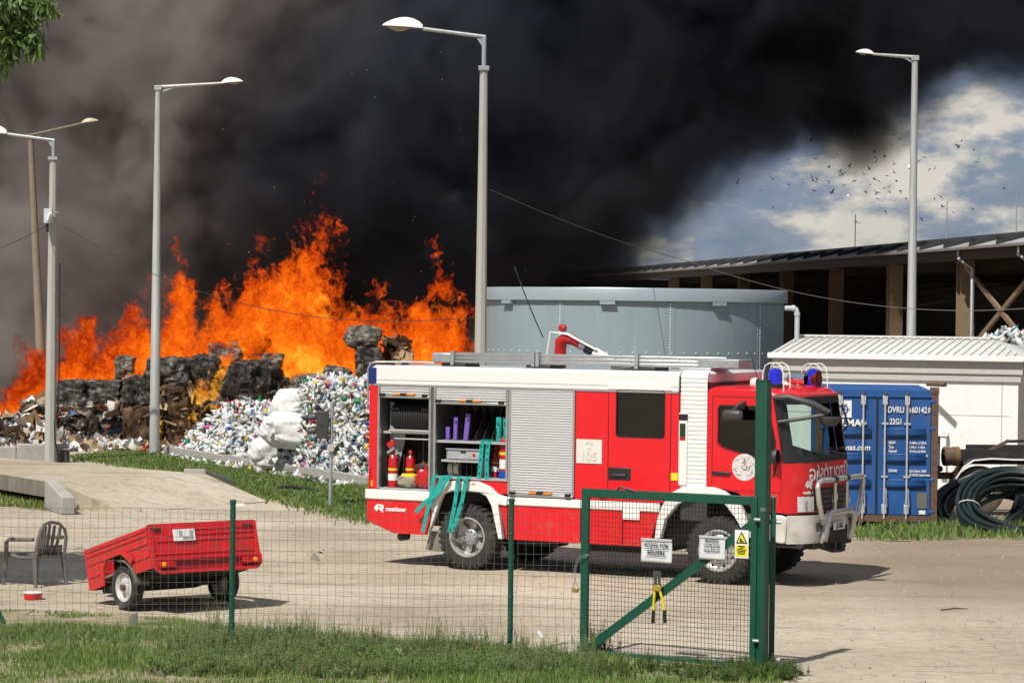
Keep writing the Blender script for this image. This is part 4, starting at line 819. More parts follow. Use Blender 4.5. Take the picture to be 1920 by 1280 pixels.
beacon(5.32, .36, 3.17); beacon(5.32, 2.05, 3.14)
hn = MB().lathe([(.001, -.22), (.06, -.2), (.095, -.12), (.1, 0), (.1, .12)], (5.30, 1.45, 3.27), 'x', 18).build('horn', CHROME, truck)
MB().lathe([(.02, .0), (.06, .03), (.10, .1), (.155, .16), (.15, .16)], (5.42, 1.62, 3.27), 'x', 18).build('horn_bell', M('maroon', (0.14, 0.012, 0.012), 0.3), hn)
for y in (1.78, 1.86): MB().lathe([(.01, 0), (.05, .02), (.075, .08)], (5.45, y, 3.25), 'x', 12).build('air_horn', CHROME, hn)
MB().cyl((5.28, 1.45, 3.1), (5.28, 1.45, 3.2), .05, 10).build('horn_foot', CHROME, hn)
MB().tube([(4.98, .55, 3.14), (4.8, .55, 3.72)], .006, 5).build('aerial', BLACK, truck)
MB().lathe([(.001, -.09), (.08, -.07), (.1, 0), (.09, .03)], (5.02, .28, 3.21), 'x', 14).build('work_lamp', LAMPGL, truck)
# mirrors
mr = MB(); mr.tube([(5.46, -.02, 3.0), (5.7, -.02, 3.02), (6.05, .08, 2.92), (6.3, .2, 2.78)], [.045, .05, .055, .05], 8); mr.tube([(5.52, -.01, 2.62), (5.9, .06, 2.68), (6.28, .2, 2.76)], .03, 8)
mro = mr.build('front_mirror', DGREY, truck)
MB().lathe([(.001, -.10), (.10, -.09), (.16, -.02), (.17, .05), (.16, .06)], (6.28, .26, 2.66), 'z', 18).build('mirror_head', DGREY, mro)
m2 = MB().box(4.68, 5.03, -.34, -.2, 2.62, 2.80).build('kerb_mirror', DGREY, truck, bevel=0.06); MB().tube([(4.86, -.27, 2.78), (4.9, -.12, 2.88), (4.95, .0, 2.92)], .03, 8).build('mirror_arm', DGREY, m2)
m3 = MB().lathe([(.001, -.08), (.09, -.06), (.12, .02), (.11, .05)], (5.52, -.12, 2.08), 'x', 14).build('round_mirror', DGREY, truck); MB().tube([(5.52, -.1, 2.02), (5.47, -.03, 1.9), (5.45, .0, 1.75)], .018, 6).build('mirror_arm', DGREY, m3)
MB().tube([(fs(2.42, 2.8) + .02, 2.46, 2.82), (fs(2.42, 2.8) + .08, 2.58, 2.80), (fs(2.42, 2.5) + .12, 2.6, 2.5), (fs(2.42, 2.4) + .02, 2.5, 2.35)], .02, 6).build('grab_rail', BLACK, truck)
MB().box(4.95, 5.1, -.1, 0, 2.05, 2.9).build('mirror_stay', BLACK, truck) if False else None
# shelves in the lockers
MB().box(-1.70, -.72, .1, .88, 2.22, 2.26).build('shelf', ALUM, truck); MB().cyl((-1.55, .05, 2.28), (-.78, .05, 2.28), .02, 8).build('retaining_bar', ALU, truck); MB().cyl((-1.45, .05, 2.14), (-.78, .05, 2.14), .014, 8).build('retaining_bar', ALU, truck)
MB().box(-.62, .72, .04, .88, 2.10, 2.14).build('shelf', ALUM, truck); MB().box(-.6, .2, .06, .88, 1.98, 2.01).build('shelf', ALUM, truck) if False else None
MB().box(-.55, .18, .06, .88, 1.90 - .12, 1.90 - .085).build('shelf', ALUM, truck); MB().box(.16, .2, .05, .88, 1.53, 1.83).build('divider', ALUM, truck)
for i in range(6): MB().panel([(0, 2.14), (.35, 2.14), (.62, 2.36), (.62, 2.62), (.5, 2.72)], d0=-.62 + .32 + i * .16, d1=-.62 + .325 + i * .16, mapf=lambda a, b, d: (d, .12 + a, b)).build('divider', DGREY, truck)
for i in range(7): MB().box(-.45 + i * .1, -.444 + i * .1, .2, .85, 1.535, 1.78).build('divider', DGREY, truck)
MB().panel([(-1.68, 1.55), (-1.52, 1.55), (-1.38, 2.15), (-1.56, 2.72), (-1.68, 2.75)], d0=.3, d1=.32).build('swing_plate', ALUM, truck)
MB().box(-1.3, -.8, .6, .64, 1.32, 1.85).build('steel_plate', INTER, truck)
# ================================================================= kit in the lockers (things of their own)
def kit(name, label, cat, s, y, z, group=None): return thing(name, label, cat, W(s, y, z), -TH_, group)
for i in range(17):
    c = kit('hose_roll', 'one of the black rolled hoses lined up on the rear locker shelf', 'hose', -1.56 + i * .048, .35, 2.27 + .24, 'rolled black hoses on the rear locker shelf')
    MB().lathe([(.10, -.018), (.225, -.02), (.24, 0), (.225, .02), (.10, .018)], (0, 0, 0), 'x', 20, close=True).build('coil', M('hose_roll_black', (0.03, 0.03, 0.03), 0.5) if i == 0 else bpy.data.materials['hose_roll_black'], c)
def extinguisher(label, s, y, z, h=.46, r=.085, base=None):
    e = kit('fire_extinguisher', label, 'fire extinguisher', s, y, z)
    MB().lathe([(.001, 0), (r, 0), (r, h), (r * .85, h + .05), (r * .35, h + .09), (r * .3, h + .12)], (0, 0, 0), 'z', 16).build('cylinder', MON, e)
    MB().lathe([(.03, h + .1), (.045, h + .13), (.03, h + .17), (.001, h + .175)], (0, 0, 0), 'z', 10).build('valve', MON, e)
    MB().tube([(0, -.02, h + .12), (-.09, -.06, h + .08), (-.1, -.07, h * .6), (-.09, -.06, h * .3)], .013, 6).build('hose', BLACK, e)
    MB().lathe([(r + .003, h * .62), (r + .003, h * .70)], (0, 0, 0), 'z', 16).build('strap', YEL, e)
    MB().lathe([(r + .002, h * .25), (r + .002, h * .5)], (0, 0, 0), 'z', 16).build('label_print', LET, e)
    if base: MB().lathe([(r + .012, 0), (r + .012, .12)], (0, 0, 0), 'z', 16).build('foot_ring', base, e)
extinguisher('red fire extinguisher nearest the rear edge of the rear locker', -1.52, .14, 1.31)
extinguisher('red fire extinguisher second from the rear edge, in the rear locker', -1.27, .3, 1.31)
extinguisher('large red fire extinguisher with a blue foot in the middle locker', .60, .2, 1.54, .62, .11, BLUEP)
extinguisher('small red fire extinguisher behind the hanging teal straps', .32, .4, 1.54, .36, .08)
c = kit('gear_bag', 'beige canvas bag with a yellow strap on the rear locker floor', 'bag', -1.22, .16, 1.31)
def lump(m, cx, cy, cz, rx, ry, rz_, amp=.12, seed=0, n=16):
    def fn(u, v):
        a, b = u * 2 * PI, (v - .5) * PI; d = Vector((math.cos(a) * math.cos(b), math.sin(a) * math.cos(b), math.sin(b)))
        k = 1 + amp * fbm(d * 2.3 + Vector((seed, seed * .7, 1)), 4); q = Vector((math.copysign(abs(d.x) ** .7, d.x), math.copysign(abs(d.y) ** .7, d.y), math.copysign(abs(d.z) ** .7, d.z)))
        return (cx + q.x * rx * k, cy + q.y * ry * k, cz + q.z * rz_ * k)
    return m.grid(fn, n * 2, n)
lump(MB(), 0, 0, .1, .2, .14, .11, .2, 3).build('bag', M('canvas', (0.28, 0.25, 0.19), 0.9), c); lump(MB(), .03, -.05, .2, .15, .07, .04, .3, 5, 10).build('strap', YEL, c)
c = kit('protective_jacket', 'red and dark protective jacket heaped on the rear locker floor', 'jacket', -.95, .2, 1.31)
lump(MB(), .05, 0, .17, .17, .14, .18, .35, 8).build('jacket', MON, c); lump(MB(), -.02, .0, .32, .15, .1, .08, .5, 9, 12).build('sleeve', M('dark_cloth', (0.09, 0.03, 0.03), 0.9), c); MB().beam((.1, -.05, .3), (.16, 0, .58), .03, .07).build('collar', ORANGE, c)
c = kit('red_branch_pipe', 'small red hose coupling hung on the rear locker wall', 'nozzle', -1.6, .1, 2.0); MB().box(0, .14, -.03, .03, -.05, .05, Matrix.Rotation(-.6, 4, 'Y')).build('coupling', MON, c, bevel=0.01); MB().box(-.06, .1, -.04, .04, -.12, -.07, Matrix.Rotation(-.6, 4, 'Y')).build('holder', ALU, c)
c = kit('hydrant_standpipe', 'upright brass and steel standpipe in the rear locker', 'pipe', -1.08, .42, 1.31); MB().cyl((0, 0, 0), (0, 0, .9), .03, 10).build('pipe', DGREY, c); MB().lathe([(.03, .3), (.055, .32), (.055, .4), (.03, .42)], (0, 0, 0), 'z', 12).build('coupling', M('brass', (0.5, 0.36, 0.12), 0.3, 0.8), c)
c = kit('plastic_crate', 'shallow grey plastic crate on the middle locker shelf', 'crate', -.46, .12, 1.83)
MB().panel([(0, 0), (.60, 0), (.62, .17), (-.02, .17)], d0=0, d1=.02).build('front', M('crate_grey', (0.36, 0.38, 0.40), 0.5), c); MB().box(0, .6, .02, .4, 0, .02).build('base', bpy.data.materials['crate_grey'], c); MB().box(-.02, 0, 0, .4, 0, .17).build('side', bpy.data.materials['crate_grey'], c); MB().box(.6, .62, 0, .4, 0, .17).build('side', bpy.data.materials['crate_grey'], c); MB().box(-.02, .62, .4, .42, 0, .17).build('back', bpy.data.materials['crate_grey'], c)
MB().box(-.03, .63, -.02, .43, .155, .175).build('rim', bpy.data.materials['crate_grey'], c); MB().lathe([(.001, -.004), (.028, -.004)], (.5, 0, .07), 'y', 12).build('red_badge', REDLENS, c); MB().box(.25, .35, -.006, 0, .1, .13).build('grip_slot', BLACK, c)
for i, s in enumerate((-.46, -.35)):
    c = kit('rolled_white_hose', ('white rolled hose nearest the rear, ' if i == 0 else 'white rolled hose with a coupling, ') + 'under the middle locker shelf', 'hose', s, .3, 1.54 + .12, 'white hose rolls')
    MB().lathe([(.04, -.035), (.115, -.04), (.12, 0), (.115, .04), (.04, .035)], (0, 0, 0), 'x', 20, close=True).build('roll', M('cream_hose', (0.68, 0.64, 0.55), 0.7) if i == 0 else bpy.data.materials['cream_hose'], c)
    if i: MB().lathe([(.03, -.01), (.05, -.01), (.05, .03)], (0, -.05, .1), 'y', 12).build('coupling', CHROME, c)
def strap(m, pts, w_=.075, th=.008):
    pts = [Vector(p) for p in pts]
    for p, q in zip(pts, pts[1:]): m.beam(p, q, w_, th, (0, -1, 0))
for i, (s, tilt, wv_) in enumerate(((-.47, 0, .075), (-.33, .03, .075), (-.13, .1, .09))):
    c = kit('purple_strap_pack', ['short purple strap bundle nearest the rear on the upper shelf', 'narrow upright purple strap bundle on the upper shelf', 'tall tilted purple strap bundle on the upper shelf'][i], 'strap', s, .12, 2.14)
    hh = (.22, .40, .46)[i]; m = MB(); m.box(-wv_ / 2, wv_ / 2, 0, .05, 0, hh, Matrix.Rotation(tilt, 4, 'Y')); o = m.build('strap', PURPLE, c, bevel=0.012)
    if i: text('H', .07, BLET, o, face_side(tilt * .6, -.004, hh * .75), bold=.02)
for i, s in enumerate((.50, .63)):
    c = kit('teal_strap_pack', ['wider teal strap bundle on the upper shelf, beside the closed shutter', 'half hidden teal strap bundle at the shutter guide'][i], 'strap', s, .1, 2.14)
    o = MB().box(-.05, .05, 0, .06, 0, .42).build('strap', TEAL, c, bevel=0.02); text('C', .08, BLET, o, face_side(0, -.004, .3), bold=.02)
    MB().tube([(-.03, -.004, .22), (-.03, -.004, .1), (0, -.004, .07), (.03, -.004, .1), (.03, -.004, .3)], .005, 4).build('loop', BLET, o)
c = kit('hanging_teal_straps', 'pair of teal straps hanging from the upper shelf of the middle locker', 'strap', .28, .02, 2.14)
for dx, e in ((-.04, -.09), (.075, .06)):
    m = MB(); strap(m, [(dx + .03, .15, .005), (dx + .02, -.03, .0), (dx + .0, -.04, -.3), (e + .02, -.04, -.62)]); o = m.build('strap', TEAL, c)
    for k, ch in enumerate('BIBIB'): text(ch, .05, BLET, o, face_side(dx + .01 + (e - dx) * k * .16, -.048, -.07 - k * .115), bold=.02)
c = kit('draped_teal_straps', 'tangle of teal straps draped over the rear wheel arch', 'strap', -.3, -.05, 1.54)
sets = [[(-.28, .1, 0), (-.29, -.07, -.02), (-.33, -.08, -.3), (-.36, -.08, -.50)], [(-.12, .1, 0), (-.13, -.07, -.02), (-.3, -.075, -.33), (-.38, -.08, -.5), (-.48, -.09, -.95)], [(.0, .1, 0), (-.02, -.07, -.02), (-.22, -.085, -.3), (-.45, -.09, -.45), (-.62, -.09, -.62)], [(.18, .1, 0), (.17, -.07, -.02), (.13, -.08, -.4), (.02, -.08, -.93)], [(.33, .1, 0), (.32, -.07, -.02), (.26, -.08, -.38), (.09, -.08, -.90)]]
for k, p in enumerate(sets):
    m = MB(); strap(m, p, .07); o = m.build('strap', TEAL, c)
    if k >= 3:
        for j in range(5):
            t_ = j / 4.5; a, b = Vector(p[1]), Vector(p[2]); e = Vector(p[3]); q = a.lerp(b, t_ / .42) if t_ < .42 else b.lerp(e, (t_ - .42) / .58)
            text('CI'[j % 2], .05, BLET, o, face_side(q.x, -.092, q.z - .05), bold=.02)
def xf(m, M4): m.v = [tuple(M4 @ Vector(v)) for v in m.v]; return m
# ================================================================= red box trailer
tr_o = (gnd(237, 1143) + gnd(420, 1130)) / 2; TYAW = math.radians(40.5)
trl = thing('box_trailer', 'small red ribbed-steel trailer resting nose down by the fence', 'trailer', (tr_o.x, tr_o.y, 0), TYAW)
TT = Matrix.Translation((0, 0, .32)) @ Matrix.Rotation(-math.radians(15.5), 4, 'X') @ Matrix.Translation((0, 0, -.32))
hw, yr, yf_, zb_, zt_ = .92, -.86, .86, .44, 1.03
def side_panel(x0, x1):
    arch = [(.46, zb_), (.40, .70), (.30, .78), (-.12, .80), (-.22, .74), (-.40, zb_)]
    m = MB().panel([(yr, zb_), (yr, zt_), (yf_, zt_ - .0), (yf_, zb_)] + arch, d0=x0, d1=x1, mapf=lambda a, b, d: (d, a, b)); return xf(m, TT)
sp_ = side_panel(-hw, -hw + .03).build('side_panel', TRED, trl)
side_panel(hw - .03, hw).build('side_panel', TRED, trl)
for z, d in ((.62, 1), (.80, 1), (.92, 1), (.99, 1)):
    for y0, y1 in (((yr + .05, yf_ - .04),) if z > .79 else ((.5, yf_ - .04), (yr + .05, -.42))):
        xf(MB().box(-hw - .014, -hw, y0, y1, z - .016, z + .016), TT).build('pressed_rib', TRED, sp_, bevel=0.006)
xf(MB().box(-hw - .012, -hw, yr, yf_, zt_ - .03, zt_), TT).build('top_rail', TRED, sp_)
tg = xf(MB().box(-hw + .03, hw - .03, yr, yr + .03, zb_ + .12, zt_ + .03), TT).build('tailgate', TRED, trl)
for x0, x1, z0, z1 in ((-.62, .86, .88, .905), (-.8, .86, .80, .82), (-.3, .8, .955, .975), (-.85, .88, .615, .635)):
    xf(MB().box(x0, x1, yr - .014, yr, z0, z1), TT).build('pressed_rib', TRED, tg, bevel=0.005)
xf(MB().box(-hw, -hw + .06, yr - .02, yr + .04, zb_, zt_ + .02), TT).build('corner_post', TRED, trl); xf(MB().box(hw - .06, hw, yr - .02, yr + .04, zb_, zt_ + .02), TT).build('corner_post', TRED, trl)
rb = xf(MB().panel([(-hw, .56), (-hw, .42), (-hw + .1, .34), (hw - .1, .34), (hw, .42), (hw, .56)], [[(-hw + .07, .54), (-hw + .07, .43), (-hw + .12, .385), (hw - .12, .385), (hw - .07, .43), (hw - .07, .54)]], yr - .05, yr - .02), TT).build('rear_frame', TRED, trl)
xf(MB().box(-hw + .06, hw - .06, yr + .0, yr + .03, .37, .56), TT).build('rear_board', M('trailer_dark_red', (0.30, 0.008, 0.01), 0.5), trl)
for s_ in (-1, 1):
    tl_ = xf(MB().box(s_ * .72 - .14, s_ * .72 + .14, yr - .08, yr - .0, .42, .51), TT).build('tail_lamp', REDLENS, trl, bevel=0.012)
    xf(MB().lathe([(.001, -.03), (.035, -.02), (.04, 0)], (s_ * .72 + (.0 if s_ < 0 else .06) - (.06 if s_ < 0 else 0), yr - .075, .465), 'y', 12), TT).build('indicator', AMBER, tl_)
    for x in (s_ * .78,): xf(MB().box(x - .1, x + .06, yr - .03, yr, zt_ - .06, zt_ - .03), TT).build('latch', M('latch_brown', (0.08, 0.03, 0.03), 0.7) if s_ < 0 else bpy.data.materials['latch_brown'], trl)
tp = xf(MB().box(-.52, -.16, yr - .03, yr - .015, .80, .965), TT).build('licence_plate', LET, trl)
sm_ = MB()
for i in range(4):
    for j in range(3):
        if random.random() < .7: sm_.box(-.43 + i * .06, -.375 + i * .06, yr - .034, yr - .03, .82 + j * .045, .86 + j * .045)
xf(sm_, TT).build('smudged_print', M('smudge', (0.38, 0.39, 0.4), 0.7), tp)
xf(MB().box(-hw + .03, hw - .03, yr + .03, yf_, zb_ + .1, zb_ + .13), TT).build('floor', M('trailer_floor', (0.2, 0.15, 0.1), 0.8), trl)
xf(MB().box(-hw + .03, hw - .03, yf_ - .03, yf_, zb_, zt_), TT).build('headboard', TRED, trl)
xf(MB().beam((0, yf_, zb_), (0, yf_ + 1.1, zb_ + .02), .08, .08), TT).build('drawbar', UNDER, trl)
xf(MB().box(-.8, .8, -.7, .7, .36, .44), TT).build('chassis', UNDER, trl); MB().cyl((-.8, 0, .32), (.8, 0, .32), .035, 8).build('axle', UNDER, trl)
tt2 = MB().lathe([(.20, -.07), (.29, -.085), (.315, -.06), (.325, -.04), (.325, .04), (.315, .06), (.29, .085), (.20, .07)], (0, 0, 0), 'x', 32).mesh('tyre', RUBBER)
for s_ in (-1, 1):
    o = obj('wheel', tt2, trl); o.location = (s_ * .82, 0, .325)
    MB().lathe([(.215, -.06), (.205, -.075), (.17, -.05), (.15, -.03), (.09, -.045), (.05, -.06), (.001, -.06)], (0, 0, 0), 'x', 28).build('rim', M('rim_white', (0.6, 0.59, 0.56), 0.45, 0.2, dirt=(.2, .15, .1), dirt_amt=.3) if s_ < 0 else bpy.data.materials['rim_white'], o)
    MB().cyl((-.05, 0, 0), (-.11, 0, 0), .045, 10).build('hub', RUST, o)
    if s_ < 0: MB().grid(lambda u, v: (-.12 + .24 * u, -.385 * math.cos(v * 1.7 + .15) * 1.0, .0 + .385 * math.sin(v * 1.7 + .15)), 3, 8).build('mudguard', M('mud_grey', (0.12, 0.115, 0.09), 0.9), o, solid=0.02)
xf(MB().beam((-hw - .01, -.14, .83), (-hw - .02, -.40, .62), .03, .09), TT).build('arch_flap', TRED, trl)
for s_ in (-1, 1): xf(MB().box(s_ * .66 - .02, s_ * .66 + .02, -.42, .5, zb_ + .02, .82), TT).build('wheel_box', UNDER, trl)
xf(MB().box(-hw + .035, -.66, -.38, .44, .80, .83), TT).build('wheel_box_top', UNDER, trl)
ob = thing('chipboard_piece', 'pale chipboard sheet lying on the ground under the red trailer', 'board', (tr_o.x + .15, tr_o.y + .35, 0.03), .15)
MB().box(-.55, .55, -.25, .25, 0, .03).build('board', OSB, ob)
# ================================================================= plastic chair
chl = gnd(62, 1100); ch = thing('garden_chair', 'grey-brown plastic garden armchair standing in the shade', 'chair', (chl.x, chl.y + .25, 0), math.radians(-36))
# local: faces -x, back at +x
CK = 1.12
bk = MB()
def bkp(a, h): return (CK * (.24 + .16 * (h - .42) - .05 * math.cos(a * 2.2)), CK * a * .27, CK * h)
fr_pts = [bkp(-1, .42), bkp(-1.0, .55), bkp(-.98, .68), bkp(-.85, .78), bkp(-.55, .86), bkp(0, .89), bkp(.55, .86), bkp(.85, .78), bkp(.98, .68), bkp(1.0, .55), bkp(1, .42)]
bk.tube(fr_pts, .026, 6); bk.build('back_frame', CHAIRM, ch)
for a in (-.6, -.3, 0, .3, .6): MB().tube([bkp(a * .75, .42), bkp(a, .65), bkp(a * 1.05, .86 - .08 * abs(a))], [.022, .026, .022], 6).build('back_slat', CHAIRM, ch)
MB().grid(lambda u, v: bkp(-.85 + 1.7 * u, .41 + .15 * v), 8, 3).build('lower_back', CHAIRM, ch, solid=0.012)
MB().grid(lambda u, v: (CK * (-.26 + .52 * u), CK * (-.27 + .54 * v), CK * (.44 - .03 * math.sin(u * PI) + .0)), 8, 6).build('seat', CHAIRM, ch, solid=0.03)
for s_ in (-1, 1):
    MB().tube([(CK * .23, s_ * CK * .28, CK * .66), (CK * .0, s_ * CK * .30, CK * .65), (CK * -.22, s_ * CK * .30, CK * .64), (CK * -.27, s_ * CK * .30, CK * .60), (CK * -.28, s_ * CK * .29, CK * .43)], [.03, .034, .034, .034, .032], 6).build('armrest', CHAIRM, ch)
    MB().tube([(CK * -.28, s_ * CK * .29, CK * .45), (CK * -.31, s_ * CK * .31, 0)], [.042, .024], 6).build('leg', CHAIRM, ch)
    MB().tube([(CK * .24, s_ * CK * .26, CK * .46), (CK * .30, s_ * CK * .29, 0)], [.042, .024], 6).build('leg', CHAIRM, ch)
p = gnd(62, 1122); tn = thing('tin_lid_box', 'flat red tin with a white rim lying on the grass edge', 'tin', p)
MB().lathe([(.001, 0), (.13, 0), (.14, .085)], (0, 0, 0), 'z', 20).build('body', TRED, tn); MB().lathe([(.145, .085), (.15, .10), (.13, .105), (.001, .10)], (0, 0, 0), 'z', 20).build('rim', LET, tn)
# ================================================================= fence
YFN = 35.0
def fx(px): return (px - 960) / F * YFN + .0
fence = thing('wire_fence', 'galvanised welded wire mesh fence panel running to the gate', 'fence', (0, YFN, 0))
wm = MB(); x = -8.2
def wiggle(x, z): return (x + .012 * math.sin(z * 7 + x), .015 * math.sin(x * 1.7 + z), z)
while x < .98:
    wm.tube([wiggle(x, z) for z in (.02, .6, 1.2, 1.76)], .0022, 3, caps=False); x += .1
for z in [.05, .13, .22, .33, .45, .57, .70, .84, .98, 1.12, 1.26, 1.40, 1.52, 1.64, 1.76]:
    wm.tube([wiggle(x_, z + .012 * math.sin(x_ * 2.1 + z * 3)) for x_ in np.linspace(-8.2, .98, 60)], .0026, 3, caps=False)
tag(wm.build('wire_mesh', WIRE, fence, smooth=False), kind='stuff')
posts = [(441, 'green steel fence post standing in front of the red trailer', 1.86), (963, 'green steel fence post standing in front of the fire engine', 1.92)]
for px, lb, hh in posts:
    c = thing('fence_post', lb, 'post', (fx(px) + .0, YFN - .05, 0), 0, 'green fence posts')
    MB().cyl((0, 0, -.2), (.0, 0, hh), .036, 12).build('tube', GREEN, c); MB().lathe([(.042, hh - .01), (.042, hh + .025), (.03, hh + .035), (.001, hh + .036)], (0, 0, 0), 'z', 12).build('cap', GREEN, c)
    for z in (.3, .7, 1.1, 1.5, 1.68): MB().lathe([(.038, z), (.042, z + .01), (.038, z + .02)], (0, 0, 0), 'z', 12).build('clip', GREEN, c)
p = gnd(16, 1172); c = thing('fence_strut', 'slanting green strut at the left edge of the picture', 'post', p); MB().cyl((.02, 0, -.1), (-.9, .0, 1.55), .028, 10).build('tube', GREEN, c)
# ================================================================= gate
G0, G1 = gnd(1095, 1228), gnd(1420, 1254); gdv = G1 - G0; GL = gdv.length; GY = math.atan2(gdv.y, gdv.x)
gate = thing('wire_gate', 'dark green tube-framed mesh gate with a diagonal brace', 'gate', G0, GY)
gh = 2.10
fr = MB(); 
MB().box(-.05, .05, -.03, .03, .03, gh).build('stile', GREEN, gate, bevel=0.006); MB().box(GL - .1, GL - .02, -.03, .03, .03, gh).build('stile', GREEN, gate, bevel=0.006)
MB().box(.05, GL - .1, -.03, .03, gh - .11, gh).build('top_rail', GREEN, gate, bevel=0.006); MB().box(.05, GL - .1, -.03, .03, .02, .07).build('bottom_rail', GREEN, gate, bevel=0.006)
MB().beam((.04, 0, .08), (GL - .06, 0, 1.78), .05, .10).build('diagonal_brace', GREEN, gate)
wg = MB(); x = .07
while x < GL - .1: wg.tube([(x + .004 * math.sin(z_ * 5), .034, z_) for z_ in (.05, .7, 1.4, gh - .06)], .0032, 3, caps=False); x += .048
z = .08
while z < gh - .08: wg.tube([(x_, .038, z + .006 * math.sin(x_ * 4 + z * 9)) for x_ in np.linspace(.05, GL - .08, 12)], .0032, 3, caps=False); z += .062
tag(wg.build('wire_mesh', WIREG, gate, smooth=False), kind='stuff')
MB().tube([(.45, -.02, gh), (.50, -.03, gh + .04), (.62, -.03, gh + .01), (.75, -.02, gh - .02)], .014, 6).build('latch_wire', DGREY, gate)
for z_ in (.35, 1.82): MB().cyl((GL - .04, -.05, z_), (GL + .1, -.05, z_), .022, 8).build('hinge', GALV, gate)
gp = thing('gate_post', 'tall square green steel gate post', 'post', G1 + Vector((.0, .08, 0)), GY)
MB().box(-.03, .12, -.075, .075, -.1, 3.50).build('column', GREEN, gp, bevel=0.008); MB().box(-.035, .125, -.08, .08, 3.50, 3.51).build('cap', GREEN, gp)
MB().cyl((.15, 0, 2.1), (.15, 0, 3.2), .006, 5).build('wire', BLACK, gp); MB().box(.02, .11, -.11, -.075, .0, .02).build('foot_plate', GALV, gp)
p = gnd(1431, 1256); c = thing('round_fence_post', 'slim round green post strapped in front of the tall gate post', 'post', p, GY)
MB().cyl((0, -.06, -.1), (0, -.06, 1.93), .036, 12).build('tube', GREEN, c); MB().lathe([(.04, 1.93), (.04, 1.97), (.001, 1.972)], (0, -.06, 0), 'z', 12).build('cap', M('pale_green_cap', (0.10, 0.16, 0.12), 0.5), c)
p = gnd(1446, 1252); c = thing('gate_stile', 'slim flat green post with two hinge pins, right of the tall gate post', 'post', p, math.atan2(p.y, p.x) + .004)
MB().box(0, .08, -.035, .035, .05, 2.08).build('stile', GREEN, c, bevel=0.006); MB().cyl((.04, -.1, .1), (.04, .06, .1), .025, 8).build('hinge', GALV, c); MB().cyl((.04, -.1, 1.78), (.04, .06, 1.78), .025, 8).build('hinge', GALV, c)
def gl(px, py):                                                   # point on the gate plane -> local x, z
    d = ray(px, py); n = Vector((-gdv.y, gdv.x, 0)); k = (G0 - CAM).dot(n) / d.dot(n); q = CAM + d * k - G0; return q.dot(gdv.normalized()), q.z
def paper(name, label, x0, x1, z0, z1, yoff, seed, lines, mat=PAPER):
    c = thing(name, label, 'sign', G0 + gdv.normalized() * ((x0 + x1) / 2) + Vector((0, 0, z0)), GY)
    hw_ = (x1 - x0) / 2; hh = z1 - z0
    def fn(u, v): return (-hw_ + 2 * hw_ * u, yoff - .006 * fbm((u * 2.5 + seed, v * 2.5, 2)) - .008 * (1 - v) * abs(u - .5), hh * v)
    MB().grid(fn, 12, 10).build('sheet', mat, c, solid=.002); MB().box(-hw_, hw_, yoff - .012, yoff + .0, hh - .03, hh).build('sleeve_edge', M('clear_sleeve', (0.5, 0.52, 0.55), 0.2) if seed == 1 else bpy.data.materials['clear_sleeve'], c)
    for tx, sz, zz, ul in lines:
        text(tx, sz, BLET, c, face_side(0, yoff - .017, zz * hh), ax=.82, bold=.0)
        if ul: MB().box(-len(tx) * sz * .26, len(tx) * sz * .26, yoff - .018, yoff - .016, zz * hh - sz * .56, zz * hh - sz * .50).build('underline', BLET, c)
    return c
a = gl(1206, 1007); b = gl(1263, 1056)
paper('paper_notice', 'white sleeved paper notice with two underlined words, hung on the gate', a[0], b[0], b[1], a[1], -.05, 1, [('TŰZOLTÓK', .078, .72, True), ('RÉSZÉRE', .078, .42, True)])
a = gl(1315, 1002); b = gl(1363, 1050)
paper('paper_notice', 'white crumpled paper notice with four lines, hung across the gate brace', a[0], b[0], b[1], a[1], -.055, 4, [('ÉJSZAKAI', .056, .80, False), ('ÜGYELETES', .052, .58, False), ('TELEFONSZÁM', .040, .38, False), ('06-30-555-105', .026, .26, False)] [:3])
a = gl(1381, 992); b = gl(1406, 1046); wsx = (a[0] + b[0]) / 2
c = thing('warning_sign', 'white and yellow warning plate with a black triangle beside the gate post', 'sign', G0 + gdv.normalized() * wsx + Vector((0, 0, b[1])), GY); hw_ = (b[0] - a[0]) / 2; hh = a[1] - b[1]
pl_ = MB().box(-hw_, hw_, -.045, -.04, 0, hh).build('plate', LET, c); YS_ = M('signal_yellow', (0.80, 0.72, 0.02), 0.5, var=0.04)
MB().box(-hw_ * .88, hw_ * .88, -.048, -.0455, hh * .06, hh * .46).build('yellow_field', YS_, pl_)
MB().panel([(-hw_ * .85, hh * .52), (hw_ * .85, hh * .52), (0, hh * .95)], d0=-.048, d1=-.0455).build('triangle_border', BLET, pl_); MB().panel([(-hw_ * .58, hh * .565), (hw_ * .58, hh * .565), (0, hh * .87)], d0=-.051, d1=-.0485).build('triangle_field', YS_, pl_)
MB().panel(arc(-hw_ * .1, hh * .66, .014, 0, 2 * PI, 10)[:-1], d0=-.054, d1=-.0515).build('symbol', BLET, pl_); MB().box(-.02, .028, -.054, -.0515, hh * .585, hh * .62).build('symbol', BLET, pl_)
for k, w_ in enumerate((.5, .3, .7, .62, .55, .5)): MB().box(-hw_ * w_, hw_ * w_, -.051, -.0485, hh * (.40 - k * .052), hh * (.425 - k * .052) + (.006 if k == 0 else 0)).build('print_line', BLET, pl_)
